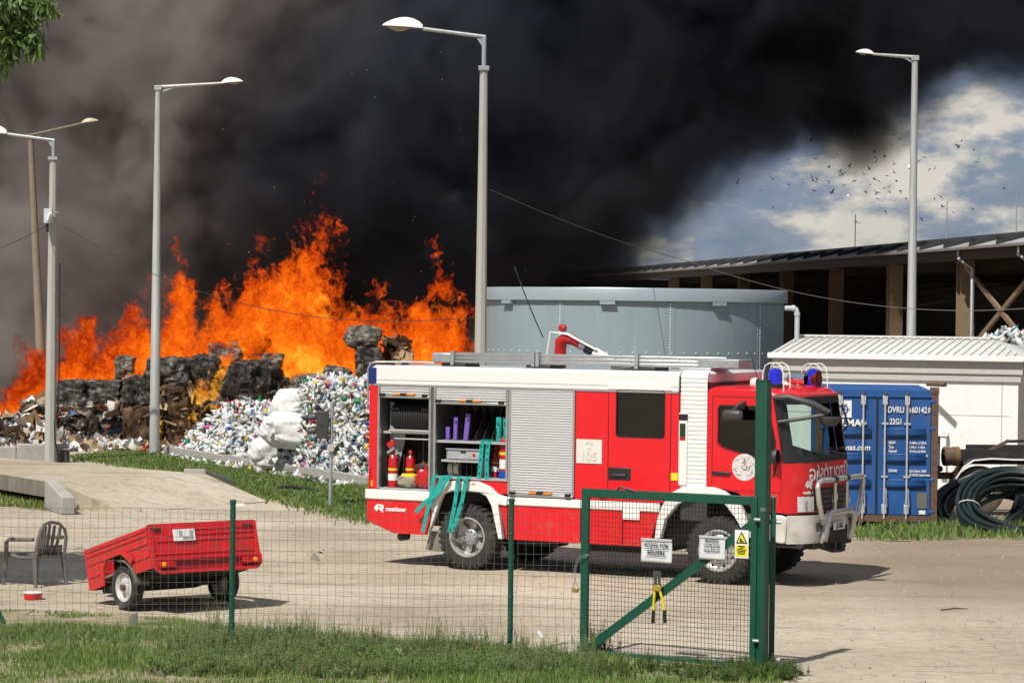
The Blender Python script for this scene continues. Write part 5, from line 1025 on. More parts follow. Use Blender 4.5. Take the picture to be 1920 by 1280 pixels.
# bolt cutter hanging on the brace
a = gl(1238, 1100); c = thing('bolt_cutter', 'yellow bolt cutter with black grips hung on the gate brace', 'bolt cutter', G0 + gdv.normalized() * a[0] + Vector((0, 0, a[1])), GY)
MB().box(-.055, .055, -.10, -.06, -.05, .04).build('joint', M('cutter_brass', (0.45, 0.33, 0.05), 0.5, .3), c, bevel=0.015)
for s_, q in ((-1, (-.05, -.30)), (1, (.10, -.29))):
    MB().tube([(s_ * .035, -.08, -.04), (q[0] * .7 + s_ * .012, -.08, -.18), (q[0], -.08, q[1])], .017, 8).build('handle', YEL, c); MB().tube([(q[0], -.08, q[1] + .02), (q[0] * 1.12, -.08, q[1] - .14)], [.021, .024], 8).build('grip', BLACK, c)
MB().box(-.045, -.008, -.09, -.07, .03, .19).build('jaw', GALV, c, bevel=0.01); MB().box(.008, .045, -.09, -.07, .03, .19).build('jaw', GALV, c, bevel=0.01)
xf(MB().box(-.055, .055, -.097, -.094, .02, .21), Matrix.Rotation(.0, 4, 'Y')).build('plastic_sleeve', glassmat('clear_film', (.85, .87, .9), .12, .2), c)
# chain and padlock
a = gl(1085, 1100); cpos = G0 + gdv.normalized() * (a[0]) + Vector((0, -.03, 0)); c = thing('gate_chain', 'steel chain with a brass padlock hanging at the gate stile', 'chain', cpos + Vector((0, 0, a[1])), GY)
cpts = [(.15, -.03, .42), (.08, -.05, .40), (.01, -.05, .36), (-.02, -.05, .28), (-.03, -.05, .20), (-.03, -.05, .12), (-.02, -.05, .05)]
for k in range(len(cpts) - 1):
    for h_ in (0, .5):
        p0 = Vector(cpts[k]).lerp(Vector(cpts[k + 1]), h_); p1 = Vector(cpts[k]).lerp(Vector(cpts[k + 1]), h_ + .55); d = (p1 - p0).normalized(); u_ = d.cross(Vector((0, 1, 0) if (k * 2 + int(h_ * 2)) % 2 else (.3, .5, .8))).normalized() * .014
        MB().tube([p0 + u_, p1 + u_, p1 - u_, p0 - u_], .004, 4, closed=True).build('link', GALV, c)
MB().box(-.06, .02, -.07, -.03, -.06, .0).build('padlock', M('padlock_brass', (0.55, 0.38, 0.10), 0.35, 0.7), c, bevel=0.008); MB().tube([(-.045, -.05, 0), (-.045, -.05, .05), (-.02, -.05, .075), (.005, -.05, .05), (.005, -.05, 0)], .006, 6).build('shackle', GALV, c)
# ================================================================= blue container
CRr = gnd(1755, 990); CYW = math.radians(-5); cdv = Vector((math.cos(CYW), math.sin(CYW), 0)); CLp = CRr - cdv * 2.44
ct = thing('shipping_container', 'weathered blue shipping container with closed doors and silver lock rods', 'container', CLp, CYW)
CH = 2.80; z0c = .12
MB().box(.05, 2.39, .1, 6.0, z0c + .1, CH - .03).build('box_shell', CBLUE, ct)
sw = MB(); sw.grid(lambda u, v: (-.0 + .03 * (1 if math.sin(u * 2 * PI * 22) > 0 else 0), .1 + 5.9 * u, z0c + (CH - z0c) * v), 132, 1); sw.build('side_wall', CBLUE, ct)
for x0, x1 in ((-.02, .12), (2.32, 2.46)): MB().box(x0, x1, -.02, .14, z0c, CH).build('corner_post', RUST, ct, bevel=0.012)
MB().box(.12, 2.32, -.01, .12, CH - .14, CH).build('header', CBLUE, ct); MB().box(.12, 2.32, -.01, .12, z0c, z0c + .13).build('sill', RUST, ct)
for x0 in (-.03, 2.29):
    for z_ in (z0c - .1, CH - .06): MB().box(x0, x0 + .18, -.03, .16, z_, z_ + .13).build('corner_casting', RUST, ct, bevel=0.01)
for k, (x0, x1) in enumerate(((.13, 1.205), (1.235, 2.31))):
    d_ = MB().box(x0, x1, .02, .07, z0c + .14, CH - .15).build('door', CBLUE, ct, bevel=0.006)
    for zc in (1.98, 1.46, .94):
        pr_ = MB(); pr_.add([(x0 + .1, .02, zc + .05), (x1 - .1, .02, zc + .05), (x1 - .1, .055, zc + .02), (x0 + .1, .055, zc + .02), (x0 + .1, .055, zc - .05), (x1 - .1, .055, zc - .05), (x1 - .1, .02, zc - .12), (x0 + .1, .02, zc - .12)], [(0, 1, 2, 3), (3, 2, 5, 4), (4, 5, 6, 7)])
        pr_.v = [(a_, b_ - .041, c_) if i in (0, 1, 6, 7) else (a_, b_ - .066, c_) for i, (a_, b_, c_) in enumerate(pr_.v)]
        pr_.build('pressed_band', CBLUE, d_, solid=0.006)
    for zc in (2.55, 2.0, .95, .3): MB().box((x1 - .02 if k else x0 - .07), (x1 + .09 if k else x0 + .02), -.03, .02, zc, zc + .06).build('hinge', CBLUE, d_, bevel=0.01)
    for xr in ((.47, .94) if k == 0 else (1.38, 1.83)):
        rd_ = MB().cyl((xr, -.045, z0c - .02), (xr, -.045, CH - .06), .021, 10).build('lock_rod', ROD, d_)
        for zc in (CH - .30, z0c + .16): MB().box(xr - .05, xr + .05, -.055, .02, zc, zc + .19).build('keeper', ROD, rd_, bevel=0.01)
        for zc in (2.10, 1.02): MB().box(xr - .065, xr + .065, -.05, .02, zc, zc + .04).build('guide', ROD, rd_)
        for zc in (CH - .10, z0c + .0): MB().cyl((xr, -.045, zc), (xr, -.045, zc + .06), .036, 8).build('cam', RUST, rd_)
        MB().beam((xr + .03, -.06, .80), (xr + .05, -.06, .42), .03, .015, (0, 1, 0)).build('handle', GALV, rd_)
MB().box(1.20, 1.24, .0, .03, z0c + .14, CH - .15).build('door_seal', BLACK, ct)
for tx, x, z_, sz in (('DVRU', 1.60, 2.40, .175), ('160142', 2.04, 2.40, .175), ('22G1', 1.60, 2.16, .165)): text(tx, sz, LET, ct, face_side(x, -.006, z_), ax=.72, bold=.015)
text('0', .15, LET, ct, face_side(2.27, -.006, 2.40), ax=.6, bold=.02)
for k, (a_, b_) in enumerate((('MGW', '30 480 kg  67 200 lb'), ('Tare', '2 340 kg   5 160 lb'), ('Payload', '28 140 kg 62 040 lb'), ('Cu. Capacity', '33.2 CuM 1 172 Cu.Ft.'))):
    text(a_, .085, LET, ct, face_side(1.46, -.006, 1.73 - k * .085), ax=.62, bold=.02, align='LEFT'); text(b_, .075, LET, ct, face_side(1.88, -.006, 1.73 - k * .085), ax=.55, bold=.02, align='LEFT')
text('DELMAS', .08, LET, ct, face_side(1.46, -.006, 1.16), ax=.62, bold=.02, align='LEFT')
for k, q in enumerate(('Quai Colbert, 76080', 'LE HAVRE Cedex France')): text(q, .075, LET, ct, face_side(1.88, -.006, 1.16 - k * .08), ax=.55, bold=.02, align='LEFT')
text('DELMAS', .20, LET, ct, face_side(.62, -.006, 2.0 + .12), ax=1.0, bold=.03); text('delmas.com', .17, LET, ct, face_side(.72, -.006, 1.62), ax=.9, bold=.015, shear=.2)
lgp = MB().box(.36, .70, -.004, .02, 2.23, 2.58).build('logo_plate', LET, ct)
MB().tube([(.53 + .09 * math.cos(q), -.01, 2.40 + .09 * math.sin(q)) for q in np.linspace(0, 2 * PI, 17)[:-1]], .012, 5, closed=True).build('wheel_logo', CBLUE, lgp)
for k in range(3): q = k * PI / 3; MB().beam((.53 - .13 * math.cos(q), -.01, 2.40 - .13 * math.sin(q)), (.53 + .13 * math.cos(q), -.01, 2.40 + .13 * math.sin(q)), .012, .012).build('wheel_logo', CBLUE, lgp)
MB().box(2.05, 2.25, -.0, .02, .40, .72).build('data_plate', M('plate_olive', (0.14, 0.14, 0.11), .6), ct); MB().box(2.09, 2.22, -.0, .02, .28, .36).build('white_tag', LET, ct)
# ================================================================= pipe coils
def coil(label, px, py, dep, R_, nrm, n, r, mat, ties=()):
    q = at(px, py, dep); c = thing('pipe_coil', label, 'pipe coil', q, 0, 'coils of plastic pipe')
    n_ = Vector(nrm).normalized(); u_ = n_.orthogonal().normalized(); v_ = n_.cross(u_)
    for k in range(n):
        row, colm = k % 4, k // 4; rr = R_ - row * r * 1.9 + random.uniform(-.02, .02); off = n_ * (colm * r * 1.95 - n / 8 * r * 1.9 + random.uniform(-.015, .015)); ph = random.uniform(0, 6)
        MB().tube([off + (u_ * math.cos(a_) + v_ * math.sin(a_)) * (rr + .03 * math.sin(2 * a_ + ph)) + n_ * .04 * math.sin(3 * a_ + ph) for a_ in np.linspace(0, 2 * PI, 57)[:-1]], r, 8, closed=True).build('strand', mat, c)
    for ang in ties:
        e = (u_ * math.cos(ang) + v_ * math.sin(ang)); cc = e * (R_ - 3 * r); t_ = []
        for a_ in np.linspace(0, 2 * PI, 13)[:-1]: t_.append(cc + e * math.cos(a_) * r * 5.2 + n_ * math.sin(a_) * r * 4.4)
        MB().tube(t_, .010, 5, closed=True).build('tie', LET, c)
    return c
coil('green-black pipe coil lying nearest, tied with white straps', 1915, 950, 55.6, 1.22, (-.10, -.50, .86), 20, .05, HOSEG, (2.2, 3.6, 5.0))
coil('black pipe coil leaning between the container and the nearest coil', 1842, 952, 57.4, 1.05, (-.28, -.52, .80), 20, .048, HOSE, (2.6,))
coil('black pipe coil partly inside the nearest coil at the right edge', 1995, 938, 56.6, 1.12, (-.55, -.38, .75), 16, .05, HOSE, ())
# ================================================================= black lorry chassis behind the coils
q = gnd(1840, 968); q.y = 60.5; q.x = (1840 - 960) / F * 60.5
lc = thing('trailer_chassis', 'black twin-axle lorry chassis behind the pipe coils', 'trailer', (q.x, q.y, 0), math.radians(6))
for x in (0, 1.35):
    o = MB().lathe([(.28, -.14), (.46, -.16), (.53, -.12), (.535, 0), (.53, .12), (.46, .16), (.28, .14)], (x, 0, .54), 'y', 32).build('tyre', M('dusty_tyre', (0.13, 0.105, 0.08), 0.95, dirt=(.05, .045, .04), dirt_amt=.4) if x == 0 else bpy.data.materials['dusty_tyre'], lc)
    MB().lathe([(.27, -.12), (.25, -.06), (.12, -.05), (.10, -.14), (.001, -.15)], (x, 0, .54), 'y', 20).build('rim', DIRTYWHITE, lc)
mg = [(-.62, .62), (-.58, .82), (-.42, 1.06), (-.2, 1.2), (.2, 1.24), (.7, 1.22), (1.2, 1.22), (1.7, 1.2), (2.2, 1.1)]
MB().grid(lambda u, v: (lambda i, f: (mg[i][0] + (mg[i + 1][0] - mg[i][0]) * f, -.24 + .5 * v, mg[i][1] + (mg[i + 1][1] - mg[i][1]) * f))(min(int(u * 8), 7), u * 8 - min(int(u * 8), 7)), 32, 1).build('mudguard', DGREY, lc, solid=-0.02)
MB().tube([(a_, -.26, b_ - .0) for a_, b_ in mg], .018, 6).build('mudguard_edge', LET, lc)
MB().box(-.6, 3.5, .1, .3, 1.1, 1.42).build('frame_beam', UNDER, lc); MB().box(-.1, 3.5, .6, .8, 1.25, 1.5).build('frame_beam', UNDER, lc)
MB().beam((.1, .2, 1.3), (.7, .2, 1.62), .1, .06).build('strut', RUST, lc); MB().beam((.7, .2, 1.60), (2.5, .2, 1.66), .1, .06).build('strut', UNDER, lc); MB().beam((1.5, .3, 1.45), (1.9, .3, 1.7), .1, .1).build('strut', RUST, lc)
dr_ = MB().lathe([(.04, -.22), (.10, -.2), (.13, -.22), (.20, -.22), (.21, -.20), (.20, .0)], (-.62, -.1, 1.28), 'x', 20).build('axle_drum', RUST, lc); MB().lathe([(.21, .0), (.21, .12)], (-.62, -.1, 1.28), 'x', 20).build('drum_band', M('ochre', (0.16, 0.09, 0.03), .8), dr_)
MB().box(-1.1, -.5, .0, .15, .78, .92).build('cross_beam', RUST, lc); MB().lathe([(.01, -.03), (.07, -.03), (.07, .03), (.01, .03)], (-.88, .05, 1.0), 'y', 12).build('pulley', RUST, lc); MB().box(-.62, -.48, -.1, .0, .86, .96).build('orange_lamp', ORANGE, lc, bevel=0.02)
# ================================================================= lamp posts
def head(par, x, z, sgn, Lh, mat=LUM):                           # luminaire whose bowl hangs under a white half shell; grows along sgn*x
    m = MB(); nL, nA = 12, 10; sec = []
    for i in range(nL + 1):
        u = i / nL; wv_ = .16 * Lh / .87 * (math.sin(PI * min(1, .13 + u * .87)) ** .6 if u < 1 else .05); hh = .26 * Lh / .87 * (math.sin(PI * (.10 + .88 * u ** .85)) ** .8)
        sec.append((x + sgn * Lh * u, max(wv_, .02), max(hh, .015), z + .06 * u))
    for X_, wv_, hh, zc in sec:
        for k in range(nA + 1):
            a_ = PI * k / nA; m.v.append((X_, wv_ * math.cos(a_), zc - .05 + hh * math.sin(a_) * .85))
    for i in range(nL):
        for k in range(nA): a_ = i * (nA + 1) + k; m.f.append((a_, a_ + 1, a_ + nA + 2, a_ + nA + 1))
    for e in (0, nL): m.f.append(tuple(e * (nA + 1) + k for k in range(nA + 1)))
    ho = m.build('luminaire', mat, par, solid=0.0)
    b_ = MB(); b_.grid(lambda u, v: (x + sgn * Lh * (.30 + .62 * u), .13 * Lh / .87 * math.cos(PI * v) * math.sin(PI * (.05 + .9 * u)), z - .03 + .035 * u - .10 * Lh / .87 * math.sin(PI * v) * math.sin(PI * (.03 + .94 * u))), 8, 8); b_.build('bowl', AMBGL, ho)
    MB().grid(lambda u, v: (x + sgn * Lh * u, (-.14 + .28 * v) * Lh / .87 * math.sin(PI * min(.97, .13 + u * .87)) ** .6, z - .055 + .06 * u), 8, 2).build('underside', DGREY, ho)
def concrete_lamp(label, base, H, r0, r1, riser, arm, sgn, armrise, Lh):
    c = thing('street_lamp', label, 'street lamp', base)
    MB().tube([(0, 0, -.3), (0, 0, H)], [r0, r1], 8).build('pole', CONCP, c, ang=.3); MB().box(-r1 - .03, r1 + .03, -r1 - .03, r1 + .03, H, H + .09).build('collar', GALV, c)
    MB().tube([(0, 0, H + .05), (0, 0, H + riser)], .05, 10).build('riser', GALV, c); MB().tube([(0 - sgn * .03, 0, H + riser), (sgn * arm, 0, H + riser + armrise)], .042, 10).build('arm', GALV, c)
    MB().panel([(sgn * .02, H + riser - .24), (sgn * .16, H + riser - .03), (sgn * .02, H + riser - .03)], d0=-.01, d1=.01).build('gusset', GALV, c)
    head(c, sgn * arm, H + riser + armrise + .05, sgn, Lh); return c
def steel_lamp(label, base, H, r0, r1, arm, sgn, armrise, Lh, mat=POLEST, lean_=0.0, hm=LUM):
    c = thing('street_lamp', label, 'street lamp', base); c.rotation_euler = (0, lean_, 0)
    MB().tube([(0, 0, -.3), (0, 0, H * .33), (0, 0, H * .331), (0, 0, H)], [r0, r0 * .93, r0 * .9, r1], 12).build('pole', mat, c); MB().box(-r1 - .02, r1 + .02, -r1 - .02, r1 + .02, H - .12, H + .02).build('cap', mat, c, bevel=0.01)
    MB().tube([(0, 0, H - .02), (sgn * arm, 0, H + armrise)], [.05, .035], 8).build('arm', mat, c); MB().tube([(sgn * .05, 0, H - .18), (sgn * arm * .25, 0, H - .05 + armrise * .2), (sgn * arm * .6, 0, H + armrise * .55 - .03)], .025, 6).build('brace', mat, c)
    head(c, sgn * arm * .97, H + armrise + .04, sgn, Lh, hm); return c
def base_at(px, y): q = at(px, 600, y); return Vector((q.x, y, 0))
def px_at(px, py, y): return at(px, py, y)
c1 = base_at(902, 60.0); c1.x = at(904, 400, 60).x; H1 = at(908, 132, 60).z
concrete_lamp('concrete street lamp rising behind the fire engine, white lamp pointing left', c1, H1, .155, .085, .72, 1.33, -1, .16, .87)
c2 = base_at(97, 76.4); H2 = at(100, 300, 76.4).z
lp2 = concrete_lamp('leftmost concrete street lamp carrying a grey box and cables', c2, H2, .175, .10, .54, 1.28, -1, .16, .9)
c3 = base_at(292, 81.3); steel_lamp('tall round steel street lamp left of the fire, lamp pointing right', c3, at(296, 162, 81.3).z, .15, .085, 1.92, 1, .12, .62)
c4 = base_at(1709, 78); steel_lamp('steel street lamp in front of the open hall, lamp pointing left', c4, at(1713, 106, 78).z, .15, .085, 1.2, -1, .05, .5)
c5 = base_at(85, 93.0); steel_lamp('leaning street lamp tinted brown as if through smoke at the far left', c5, at(58, 252, 93).z, .16, .1, 1.8, 1, .32, .55, POLEHAZE, -.056, M('lamp_haze_tan', (0.5, 0.42, 0.32), 0.5))  # lamp head coloured tan for the smoke haze too
pb = at(90, 405, 76.1); c = thing('pole_box', 'small grey equipment box with a camera high on the leftmost concrete pole', 'equipment box', pb)
MB().box(-.10, .12, -.1, .08, -.2, .2).build('box', M('box_grey', (0.55, 0.57, 0.6), 0.4), c, bevel=0.01); MB().cyl((.02, -.12, -.12), (.1, -.2, .08), .045, 10).build('camera', LET, c); MB().tube([(.1, 0, .1), (.3, 0, .1)], .012, 6).build('bracket', GALV, c); MB().box(-.05, .02, -.03, .05, -.45, -.2).build('cable_loop', BLACK, c)
def cable(label, a_, b_, sag, r=.009, n=24):
    c = thing('overhead_cable', label, 'cable', a_); p_ = [a_.lerp(b_, i / n) + Vector((0, 0, -sag * 4 * (i / n) * (1 - i / n))) - a_ for i in range(n + 1)]
    MB().tube(p_, r, 5).build('wire', BLACK, c)
cable('thin black cable sagging in front of the flames between two concrete poles', at(112, 420, 76.2), at(893, 594, 60.0), .95)
cable('thin pale cable running from the leftmost pole out of the left edge', at(86, 425, 76.2), at(-120, 515, 66), .05)
cable('thin black cable running from the middle pole towards the hall', at(918, 355, 60.0), at(1292, 490, 76.0), .12)
cable('long thin black cable passing in front of the hall columns', at(1292, 490, 76.0), at(1960, 575, 74.0), .55)
cable('thin black cable rising steeply behind the roof monitor', at(1018, 632, 58.0), at(965, 500, 62.0), .05, .014)
bx = at(915, 356, 59.8); MB
# cable running down the left pole
c = thing('drop_cable', 'black cable hanging loosely down the foot of the leftmost concrete pole', 'cable', c2); MB().tube([(.22, -.1, 5.5), (.24, -.1, 3), (.22, -.1, 1.6), (.14, -.2, 1.1), (.16, -.25, .6), (.26, -.2, .2), (.36, -.1, .05)], .022, 6).build('wire', BLACK, c); MB().tube([(.2, -.1, 1.5), (.36, -.12, 1.2), (.4, -.12, .8), (.3, -.12, .6)], .02, 6).build('loop', BLACK, c)
# ================================================================= traffic signal
q = gnd(619, 951); c = thing('traffic_signal', 'two-lamp traffic signal on a grey post, seen from the side', 'traffic light', q)
MB().cyl((0, 0, -.1), (.015, 0, 2.28), .042, 12).build('post', GALV, c)
hd_ = MB().box(-.31, -.05, -.14, .14, 1.50, 2.10).build('signal_head', DGREY, c, bevel=0.015); MB().box(-.312, -.048, -.142, .142, 1.79, 1.80).build('seam', BLACK, hd_)
for z_ in (1.66, 1.96):
    MB().grid(lambda u, v: (-.31 - .20 * u, .115 * math.cos(PI * 1.25 * v - .39), z_ + .115 * math.sin(PI * 1.25 * v - .39) - .03 * u), 4, 10).build('visor', DGREY, hd_, solid=.008)
    MB().lathe([(.001, -.02), (.09, .0)], (-.312, 0, z_), 'x', 14).build('lens', REDLENS if z_ > 1.8 else M('green_lens', (.01, .2, .08), .2), hd_)
MB().box(-.06, .08, -.09, -.03, 1.22, 1.38).build('junction_box', M('box_cream', (0.48, 0.46, 0.38), .6), c, bevel=0.01); MB().tube([(-.1, 0, 1.5), (-.06, -.03, 1.4), (-.02, -.05, 1.35)], .012, 6).build('lead', BLACK, c)
# ================================================================= bales
def burnt_mat(name, cols, zs=9.0, dirt=None):
    m = bpy.data.materials.new(name); m.use_nodes = True; t = m.node_tree; p = t.nodes['Principled BSDF']; l = t.links.new; p.inputs['Roughness'].default_value = 0.9
    g = N(t, 'ShaderNodeTexCoord'); mpn = N(t, 'ShaderNodeMapping'); mpn.inputs['Scale'].default_value = (1.6, 1.6, zs); l(g.outputs['Object'], mpn.inputs[0])
    a_ = N(t, 'ShaderNodeTexNoise', i_Scale=2.6, i_Detail=9.0, i_Roughness=0.74); l(mpn.outputs[0], a_.inputs['Vector'])
    r = ramp(t, cols); l(a_.outputs[0], r.inputs[0])
    b_ = N(t, 'ShaderNodeTexNoise', i_Scale=1.7, i_Detail=4.0); l(g.outputs['Object'], b_.inputs['Vector']); rb_ = ramp(t, [(0.38, 0.35), (0.60, 1.0)]); l(b_.outputs[0], rb_.inputs[0])
    mx = N(t, 'ShaderNodeMix', data_type='RGBA', blend_type='MULTIPLY', i_Factor=1.0); l(r.outputs[0], mx.inputs['A']); l(rb_.outputs[0], mx.inputs['B']); l(mx.outputs['Result'], p.inputs['Base Color'])
    bp_ = N(t, 'ShaderNodeBump', i_Strength=0.9, i_Distance=0.06); l(a_.outputs[0], bp_.inputs['Height']); l(bp_.outputs[0], p.inputs['Normal']); return m
def patch_mat(name):
    m = burnt_mat(name, [(0.30, (0.25, 0.25, 0.25)), (0.55, (0.8, 0.8, 0.8)), (0.7, (1, 1, 1))], 2.5); t = m.node_tree; l = t.links.new
    g = [n_ for n_ in t.nodes if n_.bl_idname == 'ShaderNodeTexCoord'][0]; mxn = [n_ for n_ in t.nodes if n_.bl_idname == 'ShaderNodeMix'][0]; p = t.nodes['Principled BSDF']
    v = N(t, 'ShaderNodeTexVoronoi', i_Scale=6.5); mpv = N(t, 'ShaderNodeMapping'); mpv.inputs['Scale'].default_value = (1, 1, 1.7); l(g.outputs['Object'], mpv.inputs[0]); l(mpv.outputs[0], v.inputs['Vector'])
    s_ = N(t, 'ShaderNodeSeparateColor'); l(v.outputs['Color'], s_.inputs[0]); r = ramp(t, [(0.0, (0.03, 0.022, 0.018)), (0.22, (0.16, 0.09, 0.045)), (0.42, (0.32, 0.21, 0.11)), (0.62, (0.40, 0.29, 0.17)), (0.74, (0.62, 0.58, 0.52)), (0.86, (0.78, 0.77, 0.75)), (0.95, (0.05, 0.04, 0.035))], 'CONSTANT'); l(s_.outputs[0], r.inputs[0])
    m2 = N(t, 'ShaderNodeMix', data_type='RGBA', blend_type='MULTIPLY', i_Factor=1.0); l(r.outputs[0], m2.inputs['A']); l(mxn.outputs['Result'], m2.inputs['B']); l(m2.outputs['Result'], p.inputs['Base Color']); return m
BM = {'char': burnt_mat('charred', [(0.34, (0.008, 0.008, 0.009)), (0.47, (0.035, 0.032, 0.03)), (0.56, (0.20, 0.185, 0.165)), (0.68, (0.50, 0.47, 0.43))], 3.0),
      'black': burnt_mat('burnt_black', [(0.36, (0.006, 0.006, 0.007)), (0.50, (0.024, 0.021, 0.02)), (0.58, (0.14, 0.12, 0.10)), (0.68, (0.40, 0.36, 0.32))], 2.0),
      'grey': burnt_mat('ash_grey', [(0.36, (0.025, 0.02, 0.018)), (0.46, (0.14, 0.12, 0.10)), (0.56, (0.36, 0.31, 0.26)), (0.68, (0.62, 0.57, 0.50))], 6.0),
      'card': patch_mat('cardboard_scraps') if True else burnt_mat('cardboard', [(0.30, (0.04, 0.025, 0.015)), (0.45, (0.16, 0.095, 0.05)), (0.58, (0.30, 0.20, 0.11)), (0.72, (0.52, 0.46, 0.38)), (0.8, (0.7, 0.68, 0.64))], 5.0),
      'brown': burnt_mat('brown_board', [(0.30, (0.02, 0.012, 0.008)), (0.5, (0.10, 0.05, 0.022)), (0.68, (0.22, 0.13, 0.06))], 1.2)}
def bale_mesh(seed, w_, d_, h_, mat, rnd=.2, amp=.07, n=16):
    m = MB()
    for ax_ in range(3):
        for sg_ in (-1, 1):
            def fn(u, v):
                q = [0, 0, 0]; q[ax_] = sg_; q[(ax_ + 1) % 3] = 2 * u - 1; q[(ax_ + 2) % 3] = 2 * v - 1; q = Vector(q)
                q = q.lerp(q.normalized() * 1.16, min(1, rnd * 1.0)); P_ = Vector((q.x * w_ / 2, q.y * d_ / 2, q.z * h_ / 2)); s0 = Vector((seed, seed * .3, seed * 2))
                k = amp * 1.5 * fbm(P_ * 1.9 + s0, 3) + amp * .75 * fbm(P_ * 6 + s0, 4) + amp * .45 * fbm(Vector((P_.x * 3 + seed, P_.y * 3, P_.z * 13 + 1.5 * fbm(P_ * 1.5))), 3)
                P_ += Vector((q.x, q.y, q.z * .7)) * k; return P_ + Vector((0, 0, h_ / 2))
            m.grid(fn, n, n)
    me = m.mesh('bale', mat, True, 1.2); bm = bmesh.new(); bm.from_mesh(me); bmesh.ops.remove_doubles(bm, verts=bm.verts, dist=.002); bmesh.ops.recalc_face_normals(bm, faces=bm.faces); bm.to_mesh(me); bm.free(); return me
def bits_np(P, Nrm, size, pal, flat=False, seed=0, squash=.45):
    """crumpled pieces scattered at points P: closed little lumps of 20 triangles, one tint each"""
    r_ = np.random.default_rng(seed); n = len(P)
    ang = np.linspace(0, 2 * PI, 6, endpoint=False)
    base = np.array([[0, 0, 1.0]] + [[.75 * math.cos(a_), .75 * math.sin(a_), .45] for a_ in ang] + [[.8 * math.cos(a_ + .5), .8 * math.sin(a_ + .5), -.4] for a_ in ang] + [[0, 0, -1.0]])
    tri = []
    for k in range(6):
        k2 = (k + 1) % 6; tri += [(0, 1 + k, 1 + k2), (1 + k, 7 + k, 1 + k2), (1 + k2, 7 + k, 7 + k2), (13, 7 + k2, 7 + k)]
    if flat:                                                      # a creased sheet
        base = np.array([[0, -1, -1], [.9, 0, -1], [0, 1, -1], [0, -1, 1], [.9, 0, 1], [0, 1, 1.0]]); tri = [(0, 1, 4), (0, 4, 3), (1, 2, 5), (1, 5, 4)]
    tri = np.array(tri); nv = len(base)
    V = base[None] * (1 + .55 * (r_.random((n, nv, 1)) - .5)); V += .25 * (r_.random((n, nv, 3)) - .5)
    sc_ = np.stack([r_.uniform(.35, .8, n), r_.uniform(.3, .7, n), r_.uniform(.8, 1.9, n)], 1)
    if flat: sc_ = np.stack([r_.uniform(-.5, .5, n), r_.uniform(.3, .9, n), r_.uniform(.4, 1.1, n)], 1)
    V *= (sc_ * (np.asarray(size) * r_.uniform(.6, 1.35, n))[:, None])[:, None, :]
    q = r_.normal(size=(n, 4)); q /= np.linalg.norm(q, axis=1, keepdims=True); w0, x0, y0, z0 = q.T
    Rm = np.stack([1 - 2 * (y0 ** 2 + z0 ** 2), 2 * (x0 * y0 - z0 * w0), 2 * (x0 * z0 + y0 * w0), 2 * (x0 * y0 + z0 * w0), 1 - 2 * (x0 ** 2 + z0 ** 2), 2 * (y0 * z0 - x0 * w0), 2 * (x0 * z0 - y0 * w0), 2 * (y0 * z0 + x0 * w0), 1 - 2 * (x0 ** 2 + y0 ** 2)], 1).reshape(n, 3, 3)
    V = np.einsum('nij,nkj->nki', Rm, V) + np.asarray(P)[:, None, :]
    T = (tri[None] + (np.arange(n) * nv)[:, None, None]).reshape(-1, 3)
    cols = np.array([c_ for c_, w_ in pal]); wt = np.array([w_ for c_, w_ in pal]); wt = wt / wt.sum()
    ci = r_.choice(len(pal), n, p=wt); tint = cols[ci] * r_.uniform(.75, 1.05, (n, 1)); tint = np.repeat(tint, nv, axis=0)
    return V.reshape(-1, 3), T, np.clip(tint, 0, 1)
BITS = MA('plastic_bits', 0.34, trans=.08)
PAPERB = MA('paper_bits', 0.75)
PET = [((.82, .83, .82), 62), ((.70, .73, .75), 16), ((.50, .55, .58), 8), ((.25, .28, .28), 6), ((.04, .04, .045), 10), ((.02, .30, .12), 2.5), ((.02, .12, .45), 2), ((.55, .02, .03), 2), ((.65, .05, .30), 2), ((.75, .55, .03), 2), ((.15, .35, .42), 1), ((.70, .30, .05), 1), ((.40, .35, .25), 3)]
CARDP = [((.42, .29, .16), 26), ((.30, .19, .10), 14), ((.72, .69, .64), 22), ((.80, .80, .79), 12), ((.10, .07, .05), 12), ((.55, .5, .42), 8), ((.5, .05, .05), 2), ((.1, .2, .45), 2), ((.55, .1, .45), 1)]
def box_pts(n, w_, d_, h_, r_):
    P = []
    for _ in range(n):
        f_ = r_.integers(0, 5); a_, b_ = r_.uniform(-.5, .5, 2)
        P.append({0: (a_ * w_, -d_ / 2, (b_ + .5) * h_), 1: (a_ * w_, d_ / 2, (b_ + .5) * h_), 2: (-w_ / 2, a_ * d_, (b_ + .5) * h_), 3: (w_ / 2, a_ * d_, (b_ + .5) * h_), 4: (a_ * w_, b_ * d_, h_)}[int(f_)])
    return np.array(P) + r_.normal(0, .05, (n, 3))
YB = 85.6
